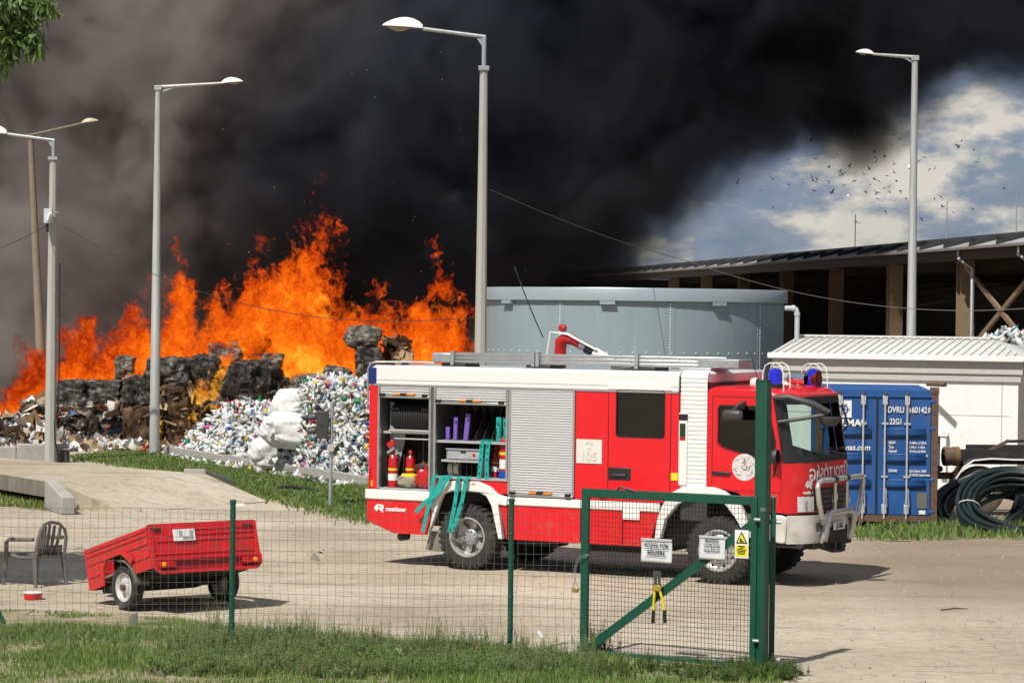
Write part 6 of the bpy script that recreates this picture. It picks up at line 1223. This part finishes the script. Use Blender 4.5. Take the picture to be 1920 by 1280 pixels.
def bale(label, x0, x1, y0, y1, kind, yd=YB, rnd=.22, rot=0.0, bits=False, roll=0.0, amp=.07):
    pl_, pr_ = at(x0, y1, yd), at(x1, y1, yd); tp_ = at(x0, y0, yd); w_ = pr_.x - pl_.x; h_ = tp_.z - pl_.z; zb = pl_.z
    if abs(zb) < .35: zb = 0.0; h_ = tp_.z
    nm = {'char': 'charred_bale', 'black': 'burnt_bale', 'grey': 'ashen_bale', 'card': 'cardboard_bale', 'brown': 'cardboard_bale'}[kind]
    c = thing(nm, label, 'bale', ((pl_.x + pr_.x) / 2, yd + .5, zb), rot, 'bales in the burning stack'); c.rotation_euler = (0, roll, rot)
    obj('bale', bale_mesh(random.uniform(0, 50), w_ * 1.04, 1.1, h_ * 1.03, BM[kind], rnd, amp), c)
    if kind in ('card', 'brown') or bits:
        r_ = np.random.default_rng(int(abs(x0 * 7 + y0))); n = 200 if kind == 'card' else 60
        V, T, ti = bits_np(box_pts(n, w_, 1.1, h_, r_), None, .2, CARDP if kind == 'card' else CARDP[:2] + CARDP[4:5], True, int(x0 + y0))
        tag(obj('loose_sheets', npmesh('loose_sheets', V, T, PAPERB, ti), c), kind='stuff')
    for k in range(3):                                            # baling wire
        x_ = w_ * (-.3 + .3 * k); MB().tube([(x_, -.56, .02), (x_, -.57, h_ * .5), (x_, -.56, h_ * 1.0)], .006, 4).build('baling_wire', RUST, c)
bale('lowest bale at the far left, brown scraps with a scorched top', 38, 92, 756, 840, 'card', 84.8, .2)
bale('bottom cardboard bale right of the leftmost concrete pole', 108, 162, 763, 838, 'card', 85.2)
bale('grey scorched bale in the second row, right of the leftmost concrete pole', 109, 157, 715, 763, 'char', 85.3)
bale('grey and black bale in the second row, left of the round black bale', 158, 224, 715, 762, 'char', 85.5)
bale('mixed cardboard bale in the bottom row with white scraps and a black hollow', 162, 232, 762, 838, 'card', 85.4)
bale('round black bale just left of the steel lamp post', 226, 288, 710, 766, 'black', 85.4, .6, amp=.1)
bale('brown bale of upright cardboard sheets left of the steel lamp post', 232, 290, 766, 840, 'brown', 84.9, .3)
bale('rounded sooty bale cut by the steel lamp post, third row', 274, 346, 673, 724, 'char', 85.6, .55, amp=.1)
bale('black and brown bale just right of the steel lamp post', 297, 352, 724, 790, 'brown', 85.4, .5)
bale('scorched bale at ground level behind the steel lamp post', 290, 352, 790, 842, 'brown', 85.5, .3)
bale('scorched brown bale at ground level right of the steel lamp post', 352, 410, 757, 845, 'brown', 85.8, .3)
bale('big sooty bale right of the steel lamp post with smoke marks', 340, 408, 670, 756, 'black', 86.0, .45, amp=.1)
bale('grey layered bale tilted on top, below the flames', 396, 452, 641, 690, 'grey', 86.6, .25, 0, False, -.12, .09)
bale('ochre bale glowing in the flames beside the tilted grey bale', 446, 500, 637, 692, 'brown', 87.2, .3)
bale('largest black bale with a hollow face above the white plastic', 416, 512, 682, 760, 'black', 85.6, .5, .2, False, .1, .13)
bale('slim grey bale leaning at the edge of the flames', 488, 524, 664, 715, 'grey', 86.6, .3, 0, False, .1)
bale('small black bale under the slim grey one', 500, 540, 708, 758, 'black', 86.0, .4)
bale('pale ashen lump between two black bales', 400, 432, 690, 726, 'grey', 86.2, .6)
bale('whitish bale surrounded by flames left of the steel lamp post', 216, 246, 672, 716, 'grey', 86.2, .2)
bale('round brown bale high in the flames, left of the fire engine roof', 650, 706, 613, 652, 'grey', 85.0, .6)
bale('dark layered bale below the round brown one', 668, 712, 652, 705, 'char', 84.8, .25, .1)
bale('grey slumped bale behind the plastic heap top', 604, 652, 690, 722, 'char', 84.6, .5, 0, False, .2)
bale('low ashen bale between the white bag and the flames', 556, 604, 704, 742, 'grey', 84.8, .5)
bale('scorched round bale in the flames just behind the fire engine rear', 722, 764, 638, 692, 'brown', 86.0, .6)
# burnt heap carrying the upper bales, and loose rubbish in front
hp = MB(); x0h, x1h = at(30, 800, 88).x, at(900, 800, 88).x
def hpf(u, v):
    x_ = x0h + (x1h - x0h) * u; y_ = 85.6 + 6.5 * v; top_ = min(1, u * 6) * min(1, (1 - u) * 5 + .1) * (1.5 + 1.0 * min(1, max(0, (u - .3) * 4))); z_ = top_ * math.sin(PI * min(1, .18 + v * .9)) ** .7 + .25 * fbm((x_ * 1.3, y_ * 1.3, 3)); return (x_, y_, max(-.05, z_))
hp.grid(hpf, 90, 20); tag(hp.build('burnt_heap', BM['char']), 'charred waste heap under the flames', 'waste heap', kind='stuff')
r_ = np.random.default_rng(3); Pl = []
for _ in range(1500):
    px = r_.uniform(-80, 310); t_ = r_.random(); q = gnd(px, 846 - r_.random() ** 1.6 * 26)
    hh = max(0, (1 - abs(px - 40) / 130)) * 1.0 * t_ + .12 * r_.random(); Pl.append((q.x, min(q.y, 84.9) - .0, hh if q.y > 83 else .05))
V, T, ti = bits_np(np.array(Pl), None, .2, CARDP, True, 5); V2, T2, ti2 = bits_np(np.array(Pl)[:500], None, .14, PET, False, 6)
lh = obj('loose_rubbish', npmesh('loose_rubbish', np.vstack([V, V2]), np.vstack([T, T2 + len(V)]), PAPERB, np.vstack([ti, ti2]))); tag(lh, 'loose paper and cardboard rubbish spilled before the scorched bales', 'rubbish', kind='stuff')
# ================================================================= plastic bottles
def kpt(t_, off): p_ = K0 + kd * (t_ * kl) - kn * 0 ; nb_ = Vector((-kd.y, kd.x, 0)); nb_ = nb_ if nb_.y > 0 else -nb_; return p_ + nb_ * off
def htop(t_, off):                                                # heap profile over the kerb line
    f_ = np.interp(t_, [0, .06, .14, .3, .5, .62, .75], [.2, 1.0, 1.45, 1.55, 1.5, 1.5, 1.3]); return f_ * min(1, .10 + off * 1.0) if off < .9 else f_
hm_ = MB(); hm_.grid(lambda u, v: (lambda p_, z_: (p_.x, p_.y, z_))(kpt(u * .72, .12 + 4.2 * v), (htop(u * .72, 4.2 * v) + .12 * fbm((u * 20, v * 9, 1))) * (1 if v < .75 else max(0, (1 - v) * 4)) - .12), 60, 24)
tag(hm_.build('plastic_heap_core', M('plastic_shadow', (0.03, 0.03, 0.032), .8)), 'packed mass inside the white plastic bottle heap, coloured dark as shade in its gaps', 'plastic waste', kind='stuff')  # core coloured near black to stand for shade between the bottles
Pp = []
for _ in range(8500):
    u, v = r_.random() * .74, r_.random() ** 1.5; p_ = kpt(u, .08 + 4.0 * v); z_ = htop(u, 4.2 * v)
    Pp.append((p_.x, p_.y, max(.05, z_ - .07 + r_.normal(0, .10))))
for _ in range(160): p_ = kpt(r_.random() * .98, -.25 - .5 * r_.random()); Pp.append((p_.x, p_.y, .03))
V, T, ti = bits_np(np.array(Pp), None, .118, PET, False, 8)
tag(obj('plastic_heap', npmesh('plastic_heap', V, T, BITS, ti)), 'sprawling heap of crushed white plastic bottles behind the block kerb', 'plastic waste', kind='stuff')
pet_v = []
for k in range(4):
    rr = np.random.default_rng(40 + k); V, T, ti = bits_np(box_pts(1500, 1.2, 1.2, 1.22, rr), None, .105, PET if k != 2 else PET[:1] * 1 + PET[1:], False, 20 + k); pet_v.append(npmesh('bottles', V, T, BITS, ti))
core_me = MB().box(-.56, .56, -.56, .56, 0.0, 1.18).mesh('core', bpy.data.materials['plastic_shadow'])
spec = [(.60, .75, 0, 'bottom bale of coloured plastic bottles behind the traffic signal'), (.685, .75, 0, 'bottom bale of plastic bottles second from the traffic signal'), (.77, .75, 0, 'bottom bale of plastic bottles third from the traffic signal'), (.86, .75, 0, 'bottom bale of colourful bottles next to the fire engine rear'), (.95, .75, 0, 'bottom bale of bottles mostly hidden by the fire engine'),
        (.70, .85, 1.2, 'upper bale of white plastic bottles nearest the white bags'), (.785, .85, 1.2, 'upper bale of plastic bottles above the traffic signal head'), (.87, .85, 1.2, 'upper bale of plastic bottles beside the fire engine rear corner'), (.96, .85, 1.2, 'upper bale of bottles mostly hidden by the fire engine'),
        (.74, 2.1, 1.2, 'rear upper bale of bottles touching the flames')]
ka = math.atan2(kd.y, kd.x)
for k, (t_, off, z_, lb) in enumerate(spec):
    p_ = kpt(t_, off); c = thing('plastic_bale', lb, 'bale', (p_.x, p_.y, z_), ka + random.uniform(-.05, .05), 'bales of crushed plastic bottles'); c.rotation_euler = (random.uniform(-.04, .04), random.uniform(-.04, .04), c.rotation_euler[2])
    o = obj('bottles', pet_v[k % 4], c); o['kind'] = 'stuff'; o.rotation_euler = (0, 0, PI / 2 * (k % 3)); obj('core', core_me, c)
for t_ in (.62, .70, .78, .86, .95): pass
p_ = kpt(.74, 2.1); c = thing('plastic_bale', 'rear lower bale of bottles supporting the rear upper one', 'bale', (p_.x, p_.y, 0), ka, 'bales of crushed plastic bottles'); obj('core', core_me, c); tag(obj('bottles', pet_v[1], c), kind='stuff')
def bag(label, px, py, dep, rx, ry, rz_, kn_dir, seed, roll=0.0):
    q = at(px, py, dep); c = thing('woven_sack', label, 'sack', q, 0, 'large white sacks'); c.rotation_euler = (0, roll, 0); kd_ = Vector(kn_dir).normalized(); m = MB()
    def fn(u, v):
        a_, b_ = u * 2 * PI, (v - .5) * PI; d = Vector((math.cos(a_) * math.cos(b_), math.sin(a_) * math.cos(b_), math.sin(b_)))
        k_ = 1 + .10 * fbm(d * 1.6 + Vector((seed, 0, 0)), 3); al = d.angle(kd_); az = math.atan2(d.cross(kd_).z, d.dot(kd_.orthogonal())); k_ += .05 * math.sin(az * 13 + seed) * math.exp(-(al / .9) ** 2) - .22 * math.exp(-(al / .3) ** 2) + .025 * fbm(d * 7 + Vector((0, seed, 0)), 3)
        q_ = Vector((math.copysign(abs(d.x) ** .75, d.x), math.copysign(abs(d.y) ** .75, d.y), math.copysign(abs(d.z) ** .75, d.z))); return Vector((q_.x * rx, q_.y * ry, q_.z * rz_)) * k_
    m.grid(fn, 72, 40); m.build('sack', BAG, c, ang=1.3); kp = Vector((kd_.x * rx, kd_.y * ry, kd_.z * rz_)) * .8
    MB().tube([kp, kp * 1.2, kp * 1.38], [.05, .035, .09], 10).build('knot', BAG, c)
bag('upper white woven sack lying against the bottle bales', 562, 760, 73.1, .74, .5, .46, (.2, -.9, .2), 2)
bag('middle white woven sack with taut ropes', 548, 806, 72.2, .80, .5, .48, (-.6, -.75, -.2), 5, .06)
bag('lowest white woven sack, its knot facing the kerb', 514, 848, 73.4, .70, .5, .46, (-.15, -.95, -.15), 9, -.15)
# waste heap behind the white building
q = at(1895, 668, 76); Pq = []
for _ in range(500): a_, b_ = r_.normal(0, .5), r_.random(); Pq.append((q.x + a_ * 1.0, q.y + r_.normal(0, .5), 3.15 + max(0, .85 - abs(a_) * .55) * b_))
hq = MB(); lump(hq, q.x, q.y, 1.9, 1.5, 1.2, 1.9, .1, 4).build('waste_mound_core', M('mound_brown', (.2, .17, .13), .9)); mo_ = bpy.data.objects['waste_mound_core']; tag(mo_, 'brown mound under the rubbish behind the white building', 'waste heap', kind='stuff')
V, T, ti = bits_np(np.array(Pq), None, .17, PET[:5] + CARDP[2:4] + [((.03, .25, .6), 4), ((.6, .5, .1), 2)], False, 31); tag(obj('waste_mound', npmesh('waste_mound', V, T, BITS, ti)), 'mixed rubbish heap showing above the white roof at the right edge', 'waste heap', kind='stuff')
# ================================================================= birds
def bird_mesh(fl, mat, k):
    m = MB(); m.tube([(-.19, 0, 0), (-.1, 0, 0), (.02, 0, .0), (.12, 0, .02), (.18, 0, .02)], [.02, .045, .055, .035, .008], 6)
    for s_ in (-1, 1): m.add([(-.07, s_ * .03, .02), (.07, s_ * .03, .02), (.08, s_ * .2, .02 + fl * .12), (-.05, s_ * .2, .02 + fl * .12), (-.08, s_ * .38, .02 + fl * .2), (-.0, s_ * .34, .02 + fl * .2)], [(0, 1, 2, 3), (3, 2, 5, 4)])
    m.add([(-.19, -.015, 0), (-.19, .015, 0), (-.28, .05, 0), (-.28, -.05, 0)], [(0, 1, 2, 3)]); return m.mesh('bird', mat, False)
bms = [bird_mesh(f_, BIRD, 0) for f_ in (-.9, -.2, .5, 1.3)]; bmw = bird_mesh(.8, BIRDW, 1)
rb_ = random.Random(11); spots = [(rb_.gauss(1635, 42), rb_.gauss(330, 44)) for _ in range(44)] + [(rb_.gauss(1525, 26), rb_.gauss(322, 26)) for _ in range(14)] + [(rb_.uniform(1720, 1905), rb_.uniform(260, 415)) for _ in range(16)] + [(rb_.uniform(1380, 1480), rb_.uniform(255, 395)) for _ in range(7)] + [(rb_.uniform(1560, 1720), rb_.uniform(225, 265)) for _ in range(5)]
for k, (px, py) in enumerate(spots):
    white = k % 13 == 5; o = obj('bird', bmw if white else bms[k % 4]); o.location = at(px, py, rb_.uniform(210, 300)); o.rotation_euler = (rb_.uniform(-.7, .7), rb_.uniform(-.5, .5), rb_.uniform(0, 6.28)); s_ = rb_.uniform(.75, 1.05); o.scale = (s_,) * 3
    tag(o, 'one of the pale birds wheeling under the smoke' if white else 'one of the dark birds wheeling under the smoke at the right', 'bird', 'flock of birds over the hall')
# ================================================================= trees
LEAF = MA('leaves', 0.55, trans=.35)
def tree(label, base, crown, R3, nleaf, lsize, seed, droop=False, twigs=()):
    c = thing('tree', label, 'tree', base); r2 = np.random.default_rng(seed); cr = Vector(crown) - Vector(base)
    tk = MB(); tk.tube([(0, 0, -.2), cr * .25 + Vector((.1, 0, 0)), cr * .6, cr], [.2, .16, .11, .05], 10); ends = []
    for k in range(16):
        d = Vector(r2.normal(size=3)); d.z = abs(d.z) * .5; d.normalize(); e = cr + Vector((d.x * R3[0], d.y * R3[1], d.z * R3[2])) * r2.uniform(.6, .95); tk.tube([cr * r2.uniform(.55, .95), (cr + e) / 2 + Vector((0, 0, .2)), e], [.06, .035, .012], 6); ends.append(e)
    C_ = []
    for k in range(int(nleaf / 60)):
        d = r2.normal(size=3); d /= np.linalg.norm(d); ctr = np.array(cr) + d * np.array(R3) * r2.uniform(.35, 1) ** .6; C_.append((ctr, r2.uniform(.25, .5)))
    P = np.concatenate([c0 + r2.normal(size=(60, 3)) * s0 * .6 for c0, s0 in C_])
    for tw in twigs:
        pts_ = [Vector(q_) - Vector(base) for q_ in tw]; tk.tube([cr] + pts_ if False else pts_, [.02] + [.008] * (len(pts_) - 1), 5)
        for p0, p1 in zip(pts_, pts_[1:]): P = np.concatenate([P, np.array([list(p0.lerp(p1, s0)) for s0 in r2.random(70)]) + r2.normal(size=(70, 3)) * .035])
    tk.build('trunk', BARK, c)
    n = len(P); d = r2.normal(size=(n, 3)); d[:, 2] = -abs(d[:, 2]) * (2.2 if droop else .6); d /= np.linalg.norm(d, axis=1, keepdims=True); sd_ = np.cross(d, r2.normal(size=(n, 3))); sd_ /= np.linalg.norm(sd_, axis=1, keepdims=True)
    ls = lsize * r2.uniform(.6, 1.3, (n, 1)); wv_ = .16 if droop else .42
    V = np.stack([P, P + d * ls * .5 + sd_ * ls * wv_, P + d * ls, P + d * ls * .5 - sd_ * ls * wv_], 1).reshape(-1, 3); b0 = np.arange(n) * 4; T = np.concatenate([np.stack([b0, b0 + 1, b0 + 2], 1), np.stack([b0, b0 + 2, b0 + 3], 1)])
    ti = np.repeat(np.array([.12, .19, .05]) * r2.uniform(.6, 1.5, (n, 1)), 4, 0); obj('crown', npmesh('crown', V, T, LEAF, ti), c)
TD = 22.0
tw = []
for px, y0, y1, ex in ((-20, -60, 120, 6), (8, -50, 100, 12), (20, -40, 60, 48), (24, -30, 95, 40), (-4, -40, 112, 20), (34, -40, 18, 66), (12, -10, 78, 30), (28, -30, 100, 46), (2, 30, 118, 4)):
    tw.append([at(px, y0, TD + random.uniform(-.3, .3)), at(px + ex * .35, y0 * .6 + y1 * .4, TD), at(px + ex * .75, y0 * .25 + y1 * .75, TD), at(px + ex * .9, y1, TD)])
tree('willow-like tree whose leafy twigs hang into the top left corner', (-6.9, TD, 0), (-6.7, TD, 8.4), (2.2, 2.2, 1.9), 9000, .10, 5, True, tw)
tree('dense leafy tree just outside the left edge, shading the chair', (-10.8, 42.4, 0), (-10.7, 42.3, 5.2), (2.3, 2.6, 2.2), 42000, .16, 8)
# ================================================================= grass and weeds
GRASS = MA('grass_blades', 0.6, trans=.3)
def blades(name, label, pts, hts, wd, seed, pal, leanv=.35):
    r2 = np.random.default_rng(seed); P = np.array(pts); n = len(P); h_ = np.array(hts)[:, None]; a_ = r2.uniform(0, 2 * PI, n); d = np.stack([np.cos(a_), np.sin(a_), np.zeros(n)], 1); b_ = r2.uniform(0, 2 * PI, n); ln = np.stack([np.cos(b_), np.sin(b_), np.zeros(n)], 1) * r2.uniform(0, leanv * 2, (n, 1)) * h_; upv = np.array([[0, 0, 1.0]])
    V = np.stack([P - d * wd, P + d * wd, P + upv * h_ * .55 + ln * .35 + d * wd * .8, P + upv * h_ * .55 + ln * .35 - d * wd * .8, P + upv * h_ + ln], 1).reshape(-1, 3); k = np.arange(n) * 5
    T = np.concatenate([np.stack([k, k + 1, k + 2], 1), np.stack([k, k + 2, k + 3], 1), np.stack([k + 3, k + 2, k + 4], 1)])
    cols = np.array(pal)[r2.integers(0, len(pal), n)] * r2.uniform(.7, 1.3, (n, 1)); o = obj(name, npmesh(name, V, T, GRASS, np.repeat(cols, 5, 0))); tag(o, label, 'grass', kind='stuff'); return o
GP = [(.16, .30, .045), (.14, .26, .04), (.21, .33, .065), (.24, .30, .09), (.30, .30, .13)]
r2 = np.random.default_rng(77); pts_, hts_ = [], []
while len(pts_) < 80000:
    x_, y_ = r2.uniform(-9.5, 3.2), r2.uniform(28.5, 40)
    if not in_bank(x_, y_): continue
    pt = .5 + .5 * fbm((x_ * .7, y_ * .7, 4), 4); sparse = 1 if y_ < 36.8 else max(.06, 1 - (y_ - 36.6) / 1.6)
    if y_ > 37.5: sparse = .8 * (pt > .47)
    if r2.random() > (-.02 + 1.35 * pt) * sparse: continue
    pts_.append((x_, y_, gz(x_, y_) + .01)); hts_.append(r2.uniform(.03, .105) * (.45 + 1.2 * pt) * (1 if y_ < 37 else .6))
blades('bank_grass', 'green grass growing along the foot of the wire fence', pts_, hts_, .006, 78, GP)
pts_, hts_ = [], []
vx = [P2(130, 858), P2(735, 985)]
while len(pts_) < 30000:
    x_, y_ = r2.uniform(-14, -2), r2.uniform(55, 84)
    if in_verge(x_ + .3 * r2.normal(), y_ + .3 * r2.normal()): pts_.append((x_, y_, gz(x_, y_) + .01)); hts_.append(r2.uniform(.04, .13))
blades('verge_grass', 'short grass on the verge in front of the plastic waste', pts_, hts_, .018, 79, [(.14, .25, .04), (.12, .21, .035), (.18, .26, .06), (.25, .27, .10)], .5)
pts_, hts_ = [], []
while len(pts_) < 5000:
    x_, y_ = r2.uniform(-15, -6), r2.uniform(52, 68)
    if in_strip(x_, y_): pts_.append((x_, y_, gz(x_, y_) + .01)); hts_.append(r2.uniform(.04, .16))
blades('strip_grass', 'patchy grass below the weighbridge edge', pts_, hts_, .014, 80, GP + [(.25, .12, .05)], .5)
pts_, hts_ = [], []
while len(pts_) < 5200:
    x_, y_ = r2.uniform(6, 12.5), r2.uniform(51, 58)
    if in_weedy(x_ + .2 * r2.normal(), y_ + .2 * r2.normal()): pts_.append((x_, y_, gz(x_, y_) + .01)); hts_.append(r2.uniform(.05, .30) * (.5 + abs(fbm((x_ * 2, y_, 2)))))
blades('weedy_grass', 'rough grass under the container and the pipe coils', pts_, hts_, .016, 81, GP + [(.12, .2, .06)], .5)
# weeds: stalks with small leaves
def weeds(name, label, spots_, seed, tint):
    r3 = np.random.default_rng(seed); Vv, Tt, Cc = [], [], []; n0 = 0
    for x_, y_, h_ in spots_:
        ns = r3.integers(2, 5); st_ = []
        for _ in range(ns):
            b_ = np.array([x_ + r3.normal(0, .04), y_ + r3.normal(0, .04), gz(x_, y_)]); tp_ = b_ + np.array([r3.normal(0, .14) * h_, r3.normal(0, .14) * h_, h_ * r3.uniform(.6, 1.1)]); sdv = np.array([.004, 0, 0]); m_ = 26
            Vv += [b_ - sdv, b_ + sdv, tp_]; Tt.append((n0, n0 + 1, n0 + 2)); Cc += [np.array(tint) * .8] * 3; n0 += 3
            for f_ in r3.random(m_) ** .8:
                p_ = b_ + (tp_ - b_) * f_; d = r3.normal(size=3); d[2] = abs(d[2]) * .4; d /= np.linalg.norm(d); ls = r3.uniform(.02, .055) * (1.25 - .8 * f_); sv = np.cross(d, (0, 0, 1)) * ls * .28
                Vv += [p_, p_ + d * ls * .5 + sv, p_ + d * ls, p_ + d * ls * .5 - sv]; Tt += [(n0, n0 + 1, n0 + 2), (n0, n0 + 2, n0 + 3)]; Cc += [np.array(tint) * r3.uniform(.7, 1.45)] * 4; n0 += 4
    tag(obj(name, npmesh(name, np.array(Vv), np.array(Tt), GRASS, np.array(Cc))), label, 'weeds', kind='stuff')
sp_w = []
while len(sp_w) < 1300:
    x_, y_ = r2.uniform(-4.2, 1.1), r2.uniform(32.3, 36.6)
    if in_bank(x_, y_ + .2) and r2.random() < .35 + .65 * (.5 + .6 * fbm((x_ * 1.1, y_ * 1.1, 8), 3)): sp_w.append((x_, y_, r2.uniform(.10, .36) + (.28 if r2.random() < .12 and y_ > 34 else 0)))
weeds('fence_weeds', 'leafy weeds crowding the fence between its two green posts', sp_w, 5, (.23, .30, .11))
sp_w = [(r2.uniform(1.1, 3.3), r2.uniform(32.4, 33.9), r2.uniform(.08, .24)) for _ in range(170)] + [(r2.uniform(2.7, 3.5), r2.uniform(32.6, 33.5), r2.uniform(.1, .22)) for _ in range(60)]
weeds('gate_weeds', 'low weeds at the foot of the gate', sp_w, 6, (.11, .17, .04))
sp_w = [(r2.uniform(-8.5, -4), r2.uniform(33, 37), r2.uniform(.08, .2)) for _ in range(160)]
weeds('corner_weeds', 'scattered weeds in the grass at the lower left', sp_w, 7, (.18, .28, .06))
sp_w = [(1.0 + r2.normal(0, .12) + .1, 35.1 + r2.normal(0, .1), r2.uniform(.2, .55)) for _ in range(26)]
weeds('dry_weeds', 'dry grey weeds tangled in the lower left corner of the gate', sp_w, 8, (.10, .085, .06))
# pebbles, twigs, litter
Ps = []
for _ in range(3200):
    x_, y_ = r2.uniform(-8, 9), r2.uniform(32, 62); Ps.append((x_, y_, gz(x_, y_)))
V, T, ti = bits_np(np.array(Ps), None, .017, [((.42, .38, .31), 4), ((.28, .23, .17), 3), ((.6, .57, .5), 1.5)], False, 90); tag(obj('pebbles', npmesh('pebbles', V, T, PAPERB, ti)), 'small stones and clods scattered over the dirt yard', 'stones', kind='stuff')
Ps = [tuple(gnd(px, py)) for px, py in ((598, 1036), (606, 1037), (130, 905), (540, 925), (570, 928), (595, 905), (640, 905), (470, 896), (505, 893), (60, 932), (70, 936), (85, 925), (195, 952), (150, 948), (170, 951), (1625, 995), (1632, 992), (1640, 997), (1735, 1003), (330, 905), (250, 1170), (480, 905), (420, 885), (590, 1052))] + [tuple(gnd(r2.uniform(150, 690), r2.uniform(870, 960))) for _ in range(40)] + [tuple(gnd(r2.uniform(-5, 1080), r2.uniform(1185, 1275))) for _ in range(30)]
V, T, ti = bits_np(np.array(Ps) + np.array([[0, 0, .03]]), None, .09, PET[:4] + CARDP[:3], True, 91); tag(obj('litter', npmesh('litter', V, T, PAPERB, ti)), 'scraps of litter lying about the verge and yard', 'litter', kind='stuff')
for lb, px, py, Lr in (('short brown stick lying on the dirt at the right', 1790, 1145, .22), ('thin dry stick lying below the fence mesh', 1075, 1018, .18)):
    q = gnd(px, py); c = thing('stick', lb, 'stick', (q.x, q.y, .02), .3); MB().tube([(-Lr, 0, 0), (0, .02, .02), (Lr, 0, .01)], [.012, .014, .006], 6).build('twig', BARK, c)
q = gnd(560, 924); c = thing('rubber_strip', 'black rubber strip half buried in the verge grass', 'rubber strip', (q.x, q.y, .05), -.5); MB().tube([(-.9, .4, 0), (-.4, .1, .08), (.2, 0, .06), (.6, -.1, 0)], .045, 8).build('strip', BLACK, c)
# ash drifting in the air
Pa = [tuple(at(rb_.uniform(60, 1050), rb_.uniform(60, 560), rb_.uniform(80, 91))) for _ in range(70)]
V, T, ti = bits_np(np.array(Pa), None, .012, [((.7, .68, .65), 1)], True, 95); tag(obj('drifting_ash', npmesh('drifting_ash', V, T, PAPERB, ti)), 'pale ash flakes drifting in front of the smoke', 'ash', kind='stuff')
